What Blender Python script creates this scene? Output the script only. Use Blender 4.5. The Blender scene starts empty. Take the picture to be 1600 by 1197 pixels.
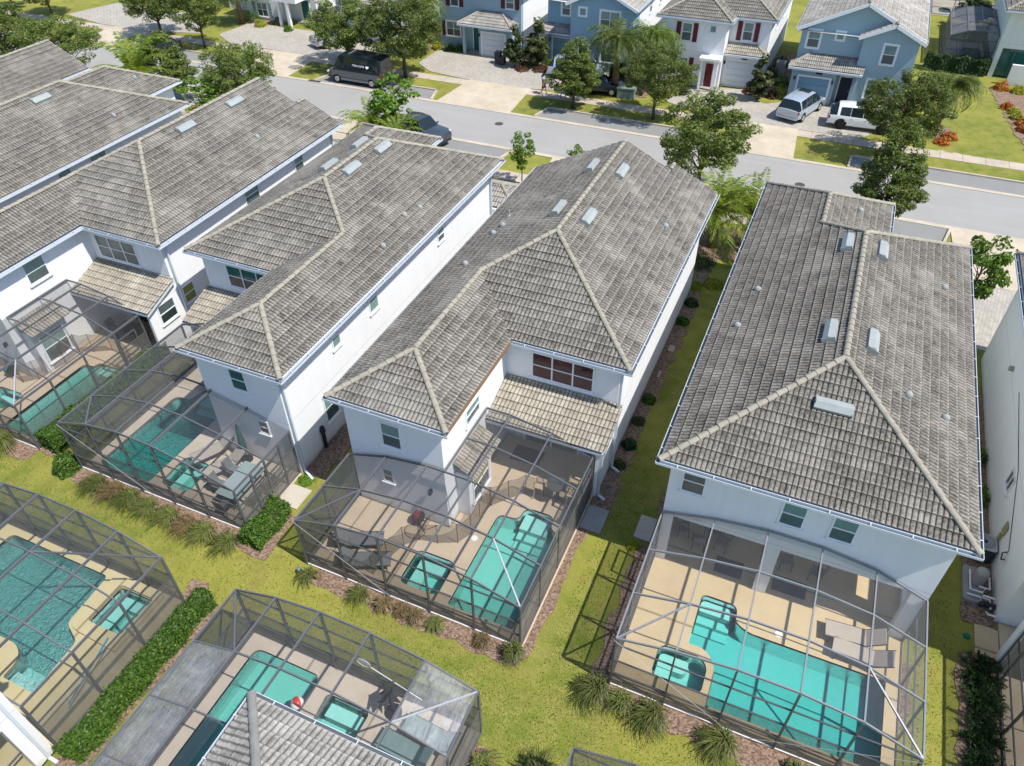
import bpy, bmesh, math, random
import numpy as np
from mathutils import Vector, Matrix, geometry
random.seed(7)
rnd = random.Random(11)
C = bpy.context.scene.collection
scene = bpy.context.scene
R = math.radians

# ---------------------------------------------------------------- camera
cam_d = bpy.data.cameras.new("camera")
cam = bpy.data.objects.new("camera", cam_d)
C.objects.link(cam)
scene.camera = cam
cam_d.sensor_width = 36.0
cam_d.lens = 1180.0 / 1600.0 * 36.0
cam_d.clip_start = 0.1
cam_d.clip_end = 2000
Rm = ((0.91671054, 0.25829328, -0.30483826),
      (0.399486, -0.60638101, 0.68754128),
      (-0.00726084, -0.75205495, -0.65906041))
_cx = Vector((Rm[0][0], Rm[1][0], Rm[2][0]))
_cy = Vector((Rm[0][1], Rm[1][1], Rm[2][1]))
_cz = Vector((Rm[0][2], Rm[1][2], Rm[2][2]))
M4 = Matrix(((_cx.x, -_cy.x, -_cz.x, 0), (_cx.y, -_cy.y, -_cz.y, 0), (_cx.z, -_cy.z, -_cz.z, 24.0), (0, 0, 0, 1)))
# the fitted axes are right / down / forward
_f = Vector((-0.30483826, 0.68754128, -0.65906041)).normalized()
_r = Vector((0.91671054, 0.399486, -0.00726084)); _r = (_r - _f * _r.dot(_f)).normalized()
_u = _r.cross(_f)
M4 = Matrix(((_r.x, _u.x, -_f.x, 0), (_r.y, _u.y, -_f.y, 0), (_r.z, _u.z, -_f.z, 24.0), (0, 0, 0, 1)))
cam.matrix_world = M4

# ---------------------------------------------------------------- light
SUN = Vector((1.0, -0.17, 1.6)).normalized()
world = bpy.data.worlds.new("World"); scene.world = world; world.use_nodes = True
wn = world.node_tree.nodes; wl = world.node_tree.links
bg = wn["Background"]; sky = wn.new("ShaderNodeTexSky"); sky.sky_type = 'NISHITA'
sky.sun_disc = False; sky.sun_elevation = math.asin(SUN.z); sky.sun_rotation = math.atan2(SUN.x, SUN.y)
sky.air_density = 1.0; sky.dust_density = 0.6; sky.ozone_density = 2.5
wl.new(sky.outputs[0], bg.inputs[0]); bg.inputs[1].default_value = 0.15
sun_d = bpy.data.lights.new("sun", 'SUN'); sun_d.energy = 4.6; sun_d.angle = R(0.5); sun_d.color = (1.0, 0.95, 0.88)
sun = bpy.data.objects.new("sun", sun_d); C.objects.link(sun)
sun.rotation_euler = SUN.to_track_quat('Z', 'Y').to_euler(); sun.location = (40, -5, 60)
scene.view_settings.view_transform = 'Standard'; scene.view_settings.look = 'None'
scene.view_settings.exposure = 0.35; scene.view_settings.gamma = 1.0
scene.render.engine = 'CYCLES'
scene.cycles.use_denoising = True
scene.cycles.max_bounces = 8; scene.cycles.diffuse_bounces = 3; scene.cycles.glossy_bounces = 3
scene.cycles.transmission_bounces = 4; scene.cycles.transparent_max_bounces = 40
scene.cycles.volume_bounces = 0
scene.cycles.use_adaptive_sampling = True; scene.cycles.adaptive_threshold = 0.02
scene.cycles.caustics_reflective = False; scene.cycles.caustics_refractive = False

# ---------------------------------------------------------------- materials
class N:
    """small node-tree helper"""
    def __init__(s, name, principled=True):
        s.m = bpy.data.materials.new(name); s.m.use_nodes = True
        s.t = s.m.node_tree; s.n = s.t.nodes; s.l = s.t.links
        s.b = s.n["Principled BSDF"]; s.out = s.n["Material Output"]
    def new(s, typ, **kw):
        nd = s.n.new(typ)
        for k, v in kw.items():
            if k.startswith("i_"):
                key = k[2:]
                key = int(key) if key.isdigit() else key.replace("_", " ")
                nd.inputs[key].default_value = v
            else: setattr(nd, k, v)
        return nd
    def lk(s, a, b): s.l.new(a, b)
    def coord(s, kind="Object"):
        if kind == "UV":
            return s.new("ShaderNodeTexCoord").outputs["UV"]
        if kind == "World":
            return s.new("ShaderNodeNewGeometry").outputs["Position"]
        return s.new("ShaderNodeTexCoord").outputs[kind]
    def mapv(s, v, scale=(1, 1, 1), loc=(0, 0, 0), rot=(0, 0, 0)):
        mp = s.new("ShaderNodeMapping"); mp.inputs["Scale"].default_value = scale
        mp.inputs["Location"].default_value = loc; mp.inputs["Rotation"].default_value = rot
        s.lk(v, mp.inputs[0]); return mp.outputs[0]
    def noise(s, v, scale, detail=3, rough=0.55, dist=0.0):
        nd = s.new("ShaderNodeTexNoise"); nd.inputs["Scale"].default_value = scale
        nd.inputs["Detail"].default_value = detail; nd.inputs["Roughness"].default_value = rough
        nd.inputs["Distortion"].default_value = dist
        s.lk(v, nd.inputs["Vector"]); return nd.outputs["Fac"]
    def ramp(s, f, stops, interp='LINEAR'):
        r = s.new("ShaderNodeValToRGB"); r.color_ramp.interpolation = interp
        e = r.color_ramp.elements
        while len(e) < len(stops): e.new(0.5)
        for i, (p, c) in enumerate(stops):
            e[i].position = p; e[i].color = (c[0], c[1], c[2], 1) if not isinstance(c, (int, float)) else (c, c, c, 1)
        s.lk(f, r.inputs[0]); return r.outputs[0]
    def mix(s, f, a, b, mode='MIX'):
        nd = s.new("ShaderNodeMix"); nd.data_type = 'RGBA'; nd.blend_type = mode
        for sock, v in ((nd.inputs[0], f), (nd.inputs[6], a), (nd.inputs[7], b)):
            if isinstance(v, (int, float)): sock.default_value = v if sock == nd.inputs[0] else (v, v, v, 1)
            elif isinstance(v, tuple): sock.default_value = (v[0], v[1], v[2], 1)
            else: s.lk(v, sock)
        return nd.outputs[2]
    def math(s, op, a, b=0.0):
        nd = s.new("ShaderNodeMath"); nd.operation = op
        for i, v in enumerate((a, b)):
            if isinstance(v, (int, float)): nd.inputs[i].default_value = v
            else: s.lk(v, nd.inputs[i])
        return nd.outputs[0]
    def bump(s, h, strength=0.3, dist=0.02):
        b = s.new("ShaderNodeBump"); b.inputs["Strength"].default_value = strength
        b.inputs["Distance"].default_value = dist; s.lk(h, b.inputs["Height"])
        s.lk(b.outputs[0], s.b.inputs["Normal"])
    def col(s, c):
        if isinstance(c, tuple): s.b.inputs["Base Color"].default_value = (c[0], c[1], c[2], 1)
        else: s.lk(c, s.b.inputs["Base Color"])
    def rough(s, r, spec=0.3, metal=0.0):
        s.b.inputs["Roughness"].default_value = r
        s.b.inputs["Specular IOR Level"].default_value = spec
        s.b.inputs["Metallic"].default_value = metal

def plain(name, c, r=0.6, spec=0.3, metal=0.0, var=0.12, scale=3.0, coat=0.0):
    k = N(name); v = k.coord("Object")
    n = k.noise(v, scale, 4)
    k.col(k.mix(n, tuple(x * (1 - var) for x in c), tuple(min(1, x * (1 + var)) for x in c)))
    k.rough(r, spec, metal)
    if coat: k.b.inputs["Coat Weight"].default_value = coat; k.b.inputs["Coat Roughness"].default_value = 0.05
    return k.m

def stucco(name, c, dirt=0.07):
    k = N(name); v = k.coord("World")
    big = k.noise(v, 0.5, 4); fine = k.noise(v, 22, 4, 0.7)
    streak = k.noise(k.mapv(v, (3.0, 3.0, 0.22)), 1.0, 5, 0.65)
    a = k.mix(k.ramp(streak, [(0.45, 0.0), (0.75, 1.0)]), c, tuple(x * (1 - dirt) for x in c))
    a = k.mix(k.ramp(big, [(0.35, 0), (0.7, 0.6)]), a, tuple(x * 0.93 for x in c))
    sp = k.new("ShaderNodeSeparateXYZ"); k.lk(v, sp.inputs[0])
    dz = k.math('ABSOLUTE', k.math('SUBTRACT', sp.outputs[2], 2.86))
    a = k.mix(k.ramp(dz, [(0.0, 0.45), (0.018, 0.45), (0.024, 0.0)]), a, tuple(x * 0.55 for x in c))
    splash = k.math('ADD', sp.outputs[2], k.math('MULTIPLY', k.noise(v, 3.0, 4), 0.5))
    a = k.mix(k.ramp(splash, [(0.2, 0.55), (0.62, 0.0)]), a, (0.36, 0.31, 0.25))
    k.col(a)
    k.rough(0.9, 0.15); k.bump(fine, 0.55, 0.02)
    return k.m

def tile_mat(name, dark, mid, light, wear=0.5):
    k = N(name); uv = k.coord("UV")
    sep = k.new("ShaderNodeSeparateXYZ"); k.lk(uv, sep.inputs[0])
    fu = k.math('FLOOR', k.math('DIVIDE', sep.outputs[0], 0.33)); fv = k.math('FLOOR', k.math('DIVIDE', sep.outputs[1], 0.341))
    cell = k.new("ShaderNodeCombineXYZ"); k.lk(fu, cell.inputs[0]); k.lk(fv, cell.inputs[1])
    wn_ = k.new("ShaderNodeTexWhiteNoise"); wn_.noise_dimensions = '2D'; k.lk(cell.outputs[0], wn_.inputs["Vector"])
    w = k.coord("World")
    streak = k.noise(k.mapv(uv, (7.0, 0.9, 1)), 1.0, 6, 0.8, 0.3)
    patch = k.noise(w, 0.45, 6, 0.7, 0.6)
    fine = k.noise(w, 9, 5, 0.75)
    frv = k.math('FRACT', k.math('DIVIDE', sep.outputs[1], 0.341))
    lip = k.ramp(frv, [(0.0, 1.0), (0.10, 0.85), (0.22, 0.15), (1.0, 0.0)])
    base = k.mix(k.ramp(streak, [(0.40, 0), (0.58, 1)]), dark, mid)
    base = k.mix(k.ramp(patch, [(0.48, 0.0), (0.62, 0.55)]), base, light)
    base = k.mix(k.ramp(k.noise(w, 0.7, 5, 0.7), [(0.50, 0.0), (0.66, 0.55)]), base, dark)
    base = k.mix(k.math('MULTIPLY', k.ramp(fine, [(0.44, 0), (0.62, 1)]), 0.55), base, light)
    base = k.mix(k.math('MULTIPLY', k.ramp(fine, [(0.25, 1), (0.43, 0)]), 0.5), base, tuple(x * 0.55 for x in dark))
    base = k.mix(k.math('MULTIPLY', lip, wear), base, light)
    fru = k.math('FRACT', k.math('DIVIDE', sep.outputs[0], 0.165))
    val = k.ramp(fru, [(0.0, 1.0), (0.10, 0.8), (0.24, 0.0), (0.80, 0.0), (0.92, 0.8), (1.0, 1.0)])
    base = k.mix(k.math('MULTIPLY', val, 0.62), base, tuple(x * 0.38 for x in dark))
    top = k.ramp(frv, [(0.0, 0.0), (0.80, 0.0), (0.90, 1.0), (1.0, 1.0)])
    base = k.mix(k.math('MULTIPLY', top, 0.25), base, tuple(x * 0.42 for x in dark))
    t = k.math('ADD', k.math('MULTIPLY', wn_.outputs[0], 0.26), 0.87)
    tt = k.new("ShaderNodeCombineColor");
    for i in range(3): k.lk(t, tt.inputs[i])
    k.col(k.mix(1.0, base, tt.outputs[0], 'MULTIPLY'))
    k.rough(0.88, 0.2); k.bump(fine, 0.5, 0.015)
    return k.m

def leaf_mat(name, c1, c2, c3, trans=0.35):
    k = N(name)
    g = k.new("ShaderNodeNewGeometry")
    col = k.ramp(g.outputs["Random Per Island"], [(0.0, c1), (0.5, c2), (1.0, c3)])
    oi = k.new("ShaderNodeObjectInfo")
    hs = k.new("ShaderNodeHueSaturation"); k.lk(col, hs.inputs["Color"])
    k.lk(k.math('ADD', k.math('MULTIPLY', oi.outputs["Random"], 0.4), 0.8), hs.inputs["Value"])
    k.lk(hs.outputs[0], k.b.inputs["Base Color"]); k.rough(0.5, 0.35)
    tr = k.new("ShaderNodeBsdfTranslucent")
    k.lk(k.mix(1.0, hs.outputs[0], (1.3, 1.25, 0.5), 'MULTIPLY'), tr.inputs[0])
    mx = k.new("ShaderNodeMixShader"); mx.inputs[0].default_value = trans
    k.lk(k.b.outputs[0], mx.inputs[1]); k.lk(tr.outputs[0], mx.inputs[2]); k.lk(mx.outputs[0], k.out.inputs[0])
    return k.m

M = {}
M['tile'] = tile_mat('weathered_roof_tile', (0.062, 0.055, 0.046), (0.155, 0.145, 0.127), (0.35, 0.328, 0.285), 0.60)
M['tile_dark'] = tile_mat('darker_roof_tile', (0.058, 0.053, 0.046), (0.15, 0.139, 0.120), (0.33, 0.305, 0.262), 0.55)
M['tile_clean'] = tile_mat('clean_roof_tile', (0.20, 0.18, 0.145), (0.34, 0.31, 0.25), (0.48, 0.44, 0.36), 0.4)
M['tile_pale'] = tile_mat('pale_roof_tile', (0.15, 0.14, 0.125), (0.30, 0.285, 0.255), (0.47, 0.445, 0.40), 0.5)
M['cap'] = plain('ridge_cap_tile', (0.31, 0.285, 0.23), 0.88, 0.2, var=0.38, scale=2.6)
M['stucco'] = stucco('white_stucco', (0.80, 0.81, 0.82))
M['stucco_cream'] = stucco('ivory_stucco', (0.70, 0.72, 0.69))
M['stucco_blue'] = stucco('blue_stucco', (0.27, 0.41, 0.50))
M['stucco_slate'] = stucco('pale_blue_stucco', (0.33, 0.45, 0.51))
M['trim'] = plain('white_trim', (0.78, 0.80, 0.81), 0.5, var=0.05)
M['gutter'] = plain('white_gutter', (0.55, 0.61, 0.66), 0.55, 0.3, var=0.06)
M['vent'] = plain('painted_vent_metal', (0.31, 0.34, 0.335), 0.75, 0.15, var=0.2)
M['soffit'] = plain('soffit', (0.6, 0.62, 0.63), 0.7)
M['brown'] = plain('brown_fascia', (0.22, 0.13, 0.07), 0.7, var=0.3)
M['bronze'] = plain('grey_bronze_aluminium', (0.10, 0.108, 0.12), 0.38, 0.6, 0.15, var=0.12)
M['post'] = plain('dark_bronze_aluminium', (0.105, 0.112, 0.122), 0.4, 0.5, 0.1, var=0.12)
M['silverbar'] = plain('silver_aluminium', (0.42, 0.43, 0.45), 0.35, 0.6, 0.2, var=0.1)
M['black'] = plain('black_plastic', (0.02, 0.021, 0.023), 0.45, 0.4)
M['dark'] = plain('charcoal_fabric', (0.055, 0.058, 0.062), 0.75, 0.2)
M['red'] = plain('dark_red_paint', (0.14, 0.022, 0.028), 0.6)
M['navy'] = plain('navy_door_paint', (0.008, 0.016, 0.04), 0.4)
M['teal_paint'] = plain('green_door_paint', (0.02, 0.12, 0.10), 0.5)
M['garage'] = plain('garage_panel_paint', (0.62, 0.66, 0.70), 0.5, var=0.06)
M['garage_blue'] = plain('blue_garage_paint', (0.20, 0.33, 0.42), 0.5, var=0.06)
M['concrete'] = None

def ground_mats():
    k = N('lawn'); w = k.coord("World")
    fine = k.noise(w, 16, 6, 0.8); med = k.noise(w, 1.3, 5, 0.65); big = k.noise(w, 0.16, 4, 0.6)
    blade = k.noise(k.mapv(w, (26, 9, 1)), 1.0, 5, 0.75)
    c = k.mix(k.ramp(fine, [(0.33, 0), (0.66, 1)]), (0.038, 0.070, 0.008), (0.265, 0.272, 0.050))
    c = k.mix(k.math('MULTIPLY', k.ramp(blade, [(0.42, 0), (0.68, 1)]), 0.7), c, (0.42, 0.36, 0.13))
    c = k.mix(k.ramp(med, [(0.42, 0.0), (0.60, 0.62)]), c, (0.085, 0.145, 0.013))
    c = k.mix(k.ramp(big, [(0.42, 0.0), (0.60, 0.6)]), c, (0.31, 0.29, 0.06))
    c = k.mix(k.ramp(k.noise(w, 0.55, 6, 0.75, 0.5), [(0.52, 0.0), (0.66, 0.5)]), c, (0.22, 0.175, 0.06))
    k.col(c); k.rough(0.85, 0.1); k.bump(fine, 0.6, 0.045); M['lawn'] = k.m

    k = N('mulch'); w = k.coord("World")
    vo = k.new("ShaderNodeTexVoronoi"); vo.inputs["Scale"].default_value = 13; k.lk(k.mapv(w, (1, 1.8, 1)), vo.inputs["Vector"])
    n = k.noise(w, 12, 5, 0.7)
    c = k.mix(k.ramp(n, [(0.3, 0), (0.7, 1)]), (0.075, 0.045, 0.028), (0.34, 0.235, 0.165))
    k.col(k.mix(0.55, c, k.ramp(vo.outputs["Color"], [(0.2, (0.09, 0.05, 0.035)), (0.8, (0.42, 0.31, 0.24))])))
    k.rough(0.9, 0.1); k.bump(n, 1.0, 0.05); M['mulch'] = k.m

    k = N('asphalt'); w = k.coord("World")
    n = k.noise(w, 30, 5, 0.8); b = k.noise(w, 0.25, 5, 0.6); st = k.noise(k.mapv(w, (0.12, 1.3, 1)), 1.0, 4)
    c = k.mix(n, (0.23, 0.226, 0.213), (0.42, 0.41, 0.39))
    c = k.mix(k.ramp(b, [(0.35, 0), (0.7, 0.5)]), c, (0.27, 0.265, 0.25))
    c = k.mix(k.ramp(st, [(0.5, 0), (0.8, 0.4)]), c, (0.38, 0.372, 0.355))
    k.col(c); k.rough(0.85, 0.2); k.bump(n, 0.4, 0.01); M['asphalt'] = k.m

    k = N('bay_asphalt'); w = k.coord("World")
    n = k.noise(w, 24, 5, 0.8); b = k.noise(w, 0.6, 5, 0.6)
    c = k.mix(n, (0.19, 0.19, 0.187), (0.30, 0.30, 0.29)); c = k.mix(k.ramp(b, [(0.35, 0), (0.7, 0.5)]), c, (0.19, 0.19, 0.185))
    k.col(c); k.rough(0.85, 0.2); M['bay'] = k.m

    def conc(name, c1, c2, seam=0.0, axis=0):
        k = N(name); w = k.coord("World")
        n = k.noise(w, 8, 5, 0.7); b = k.noise(w, 0.7, 5, 0.65); fn = k.noise(w, 40, 3, 0.7)
        c = k.mix(k.ramp(b, [(0.35, 0), (0.68, 1)]), c1, c2)
        c = k.mix(k.math('MULTIPLY', k.ramp(n, [(0.5, 0), (0.8, 1)]), 0.3), c, tuple(x * 0.7 for x in c1))
        if seam:
            sp = k.new("ShaderNodeSeparateXYZ"); k.lk(w, sp.inputs[0])
            f = k.math('FRACT', k.math('DIVIDE', sp.outputs[axis], seam))
            c = k.mix(k.ramp(f, [(0.0, 1.0), (0.02, 0.8), (0.035, 0.0)]), c, tuple(x * 0.5 for x in c1))
        k.col(c); k.rough(0.85, 0.2); k.bump(fn, 0.3, 0.01); return k.m
    M['concrete'] = conc('pale_concrete', (0.44, 0.375, 0.28), (0.55, 0.48, 0.375))
    M['walk'] = conc('sidewalk_concrete', (0.40, 0.34, 0.27), (0.52, 0.45, 0.36), 1.5, 0)
    M['curb'] = conc('curb_concrete', (0.42, 0.37, 0.29), (0.54, 0.47, 0.37))
    M['pad'] = conc('pad_concrete', (0.44, 0.40, 0.335), (0.52, 0.475, 0.40))
    M['pad_grey'] = conc('grey_pad_concrete', (0.27, 0.27, 0.27), (0.34, 0.34, 0.33))
    M['deck_tan'] = conc('tan_pool_deck', (0.50, 0.40, 0.28), (0.57, 0.46, 0.33), 2.7, 0)
    M['deck_yellow'] = conc('sand_yellow_pool_deck', (0.50, 0.395, 0.235), (0.56, 0.445, 0.27), 3.1, 1)
    M['deck_pale'] = conc('pale_pool_deck', (0.50, 0.43, 0.34), (0.58, 0.505, 0.41), 2.9, 0)
    M['deck_straw'] = conc('straw_pool_deck', (0.57, 0.49, 0.27), (0.63, 0.545, 0.315), 3.3, 0)

    k = N('block_paving'); w = k.coord("World")
    br = k.new("ShaderNodeTexBrick"); br.inputs["Scale"].default_value = 1.0
    br.inputs["Brick Width"].default_value = 0.22; br.inputs["Row Height"].default_value = 0.15; br.inputs["Mortar Size"].default_value = 0.012
    br.inputs["Color1"].default_value = (0.38, 0.35, 0.30, 1); br.inputs["Color2"].default_value = (0.50, 0.465, 0.405, 1); br.inputs["Mortar"].default_value = (0.2, 0.185, 0.16, 1)
    k.lk(k.mapv(w, (1, 1, 1), (0, 0, 0), (0, 0, 0.78)), br.inputs["Vector"])
    b = k.noise(w, 0.5, 5, 0.65)
    k.col(k.mix(k.ramp(b, [(0.4, 0), (0.72, 0.55)]), br.outputs[0], (0.27, 0.25, 0.22))); k.rough(0.9, 0.15); M['paver'] = k.m
ground_mats()

def pool_mats():
    k = N('pool_plaster'); w = k.coord("World")
    n = k.noise(w, 5, 4); k.col(k.mix(n, (0.36, 0.72, 0.68), (0.48, 0.84, 0.80))); k.rough(0.7, 0.2); M['plaster'] = k.m
    k = N('waterline_tile'); w = k.coord("World")
    n = k.noise(w, 9, 3); k.col(k.mix(n, (0.06, 0.11, 0.10), (0.22, 0.20, 0.14))); k.rough(0.3, 0.5); M['wtile'] = k.m
    for nm, colr, dens in (('water_bright', (0.02, 0.80, 0.78), 0.42), ('water', (0.05, 0.78, 0.67), 0.62), ('water_deep', (0.01, 0.76, 0.74), 1.1), ('water_spa', (0.08, 0.78, 0.70), 0.60)):
        k = N(nm); w = k.coord("World")
        n1 = k.noise(w, 5.5, 4, 0.6, 1.2); n2 = k.noise(w, 16, 3, 0.6, 0.6)
        h = k.math('ADD', n1, k.math('MULTIPLY', n2, 0.35))
        bp_ = k.new("ShaderNodeBump"); bp_.inputs["Strength"].default_value = 0.3; bp_.inputs["Distance"].default_value = 0.06; k.lk(h, bp_.inputs["Height"])
        tr = k.new("ShaderNodeBsdfTransparent"); tr.inputs[0].default_value = (1, 1, 1, 1)
        if nm == 'water_bright': bp_.inputs["Strength"].default_value = 0.8; bp_.inputs["Distance"].default_value = 0.1
        gl = k.new("ShaderNodeBsdfGlossy"); gl.inputs["Roughness"].default_value = 0.04; k.lk(bp_.outputs[0], gl.inputs["Normal"])
        fr = k.new("ShaderNodeFresnel"); fr.inputs["IOR"].default_value = 1.33; k.lk(bp_.outputs[0], fr.inputs["Normal"])
        mx = k.new("ShaderNodeMixShader"); k.lk(k.math('MULTIPLY', fr.outputs[0], 1.0), mx.inputs[0])
        k.lk(tr.outputs[0], mx.inputs[1]); k.lk(gl.outputs[0], mx.inputs[2]); k.lk(mx.outputs[0], k.out.inputs["Surface"])
        va = k.new("ShaderNodeVolumeAbsorption"); va.inputs["Color"].default_value = (*colr, 1); va.inputs["Density"].default_value = dens
        k.lk(va.outputs[0], k.out.inputs["Volume"]); M[nm] = k.m
pool_mats()

def screen_mat(name, c, op, edge=0.25, streak=0.0, rough=0.6):
    """fine insect screen: threads cover part of the light, more of it at a slant"""
    k = N(name); w = k.coord("World")
    lw = k.new("ShaderNodeLayerWeight"); lw.inputs["Blend"].default_value = 0.35
    n = k.noise(w, 0.8, 4)
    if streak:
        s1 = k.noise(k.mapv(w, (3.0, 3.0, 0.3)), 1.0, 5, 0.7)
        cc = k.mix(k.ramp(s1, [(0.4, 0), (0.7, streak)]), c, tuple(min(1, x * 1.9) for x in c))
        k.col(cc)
    else: k.col(k.mix(n, tuple(x * 0.85 for x in c), tuple(x * 1.15 for x in c)))
    k.rough(rough, 0.4)
    f = k.math('ADD', k.math('MULTIPLY', lw.outputs["Facing"], edge), op)
    f = k.math('ADD', f, k.math('MULTIPLY', k.math('SUBTRACT', n, 0.5), 0.10))
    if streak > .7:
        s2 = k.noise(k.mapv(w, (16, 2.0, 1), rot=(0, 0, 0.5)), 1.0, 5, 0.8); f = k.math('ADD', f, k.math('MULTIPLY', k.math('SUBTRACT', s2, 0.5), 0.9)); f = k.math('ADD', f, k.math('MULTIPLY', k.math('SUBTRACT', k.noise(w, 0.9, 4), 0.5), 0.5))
    tr = k.new("ShaderNodeBsdfTransparent")
    mx = k.new("ShaderNodeMixShader"); k.lk(f, mx.inputs[0]); k.lk(tr.outputs[0], mx.inputs[1]); k.lk(k.b.outputs[0], mx.inputs[2])
    k.lk(mx.outputs[0], k.out.inputs[0]); return k.m
M['screen'] = screen_mat('insect_screen', (0.08, 0.085, 0.093), 0.19, 0.36)
M['screen_light'] = screen_mat('pale_insect_screen', (0.19, 0.20, 0.22), 0.085, 0.34)
M['screen_wall'] = screen_mat('wall_insect_screen', (0.08, 0.085, 0.09), 0.25, 0.30)
M['screen_far'] = screen_mat('distant_screen', (0.16, 0.165, 0.175), 0.42, 0.35)
M['screen_streaky'] = screen_mat('streaky_insect_screen', (0.34, 0.35, 0.37), 0.26, 0.30, 0.8)  # lighter, more opaque screen with uneven streaks
M['screen_priv'] = screen_mat('privacy_screen', (0.125, 0.12, 0.108), 0.54, 0.26, 0.5)
M['fence_mesh'] = screen_mat('pool_fence_mesh', (0.12, 0.09, 0.06), 0.32, 0.3)

def glass_mat(name, c, r=0.08):
    k = N(name); w = k.coord("World"); n = k.noise(w, 1.4, 3)
    k.col(k.mix(n, tuple(x * 0.75 for x in c), tuple(x * 1.25 for x in c))); k.rough(r, 0.6); return k.m
M['pane_up'] = glass_mat('window_pane_with_blind', (0.17, 0.27, 0.25))
M['pane_low'] = glass_mat('screened_window_pane', (0.075, 0.105, 0.105), 0.2)
M['pane_dark'] = glass_mat('dark_window_pane', (0.02, 0.035, 0.035))
M['pane_red'] = glass_mat('window_pane_red_curtain', (0.055, 0.018, 0.025))
M['pane_teal'] = glass_mat('window_pane_teal', (0.015, 0.11, 0.10))
M['pane_yellow'] = glass_mat('window_pane_yellow_blind', (0.26, 0.24, 0.05))
M['car_glass'] = glass_mat('car_glass', (0.012, 0.02, 0.024), 0.04)

M['bark'] = plain('bark', (0.10, 0.075, 0.055), 0.95, 0.1, var=0.4, scale=8)
M['palm_bark'] = plain('palm_bark', (0.16, 0.11, 0.07), 0.95, 0.1, var=0.4, scale=10)
M['leaf_oak'] = leaf_mat('oak_leaf', (0.058, 0.095, 0.020), (0.125, 0.175, 0.040), (0.24, 0.29, 0.08), 0.45)
M['leaf_bright'] = leaf_mat('bright_leaf', (0.06, 0.13, 0.012), (0.105, 0.20, 0.018), (0.17, 0.28, 0.03))
M['leaf_hedge'] = leaf_mat('hedge_leaf', (0.022, 0.06, 0.008), (0.055, 0.125, 0.012), (0.13, 0.23, 0.025), 0.25)
M['leaf_magnolia'] = leaf_mat('magnolia_leaf', (0.022, 0.045, 0.014), (0.06, 0.10, 0.03), (0.17, 0.15, 0.05))
M['leaf_juniper'] = leaf_mat('juniper_leaf', (0.022, 0.05, 0.016), (0.04, 0.085, 0.025), (0.07, 0.125, 0.035))
M['leaf_yellow'] = leaf_mat('yellow_leaf', (0.12, 0.18, 0.01), (0.30, 0.32, 0.015), (0.40, 0.36, 0.03))
M['leaf_orange'] = leaf_mat('orange_leaf', (0.30, 0.05, 0.008), (0.50, 0.13, 0.012), (0.30, 0.22, 0.02))
M['leaf_russet'] = leaf_mat('russet_leaf', (0.08, 0.03, 0.02), (0.15, 0.05, 0.03), (0.10, 0.09, 0.02))
M['palm_leaf'] = leaf_mat('palm_frond', (0.055, 0.10, 0.022), (0.11, 0.165, 0.035), (0.20, 0.24, 0.06), 0.4)
M['palm_lime'] = leaf_mat('lime_palm_frond', (0.09, 0.15, 0.018), (0.18, 0.26, 0.03), (0.30, 0.36, 0.05), 0.45)
M['grass_blade'] = leaf_mat('ornamental_grass', (0.07, 0.11, 0.02), (0.13, 0.17, 0.04), (0.24, 0.22, 0.08), 0.35)
M['grass_rust'] = leaf_mat('rusty_grass', (0.12, 0.10, 0.04), (0.20, 0.15, 0.07), (0.26, 0.20, 0.11), 0.3)
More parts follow.
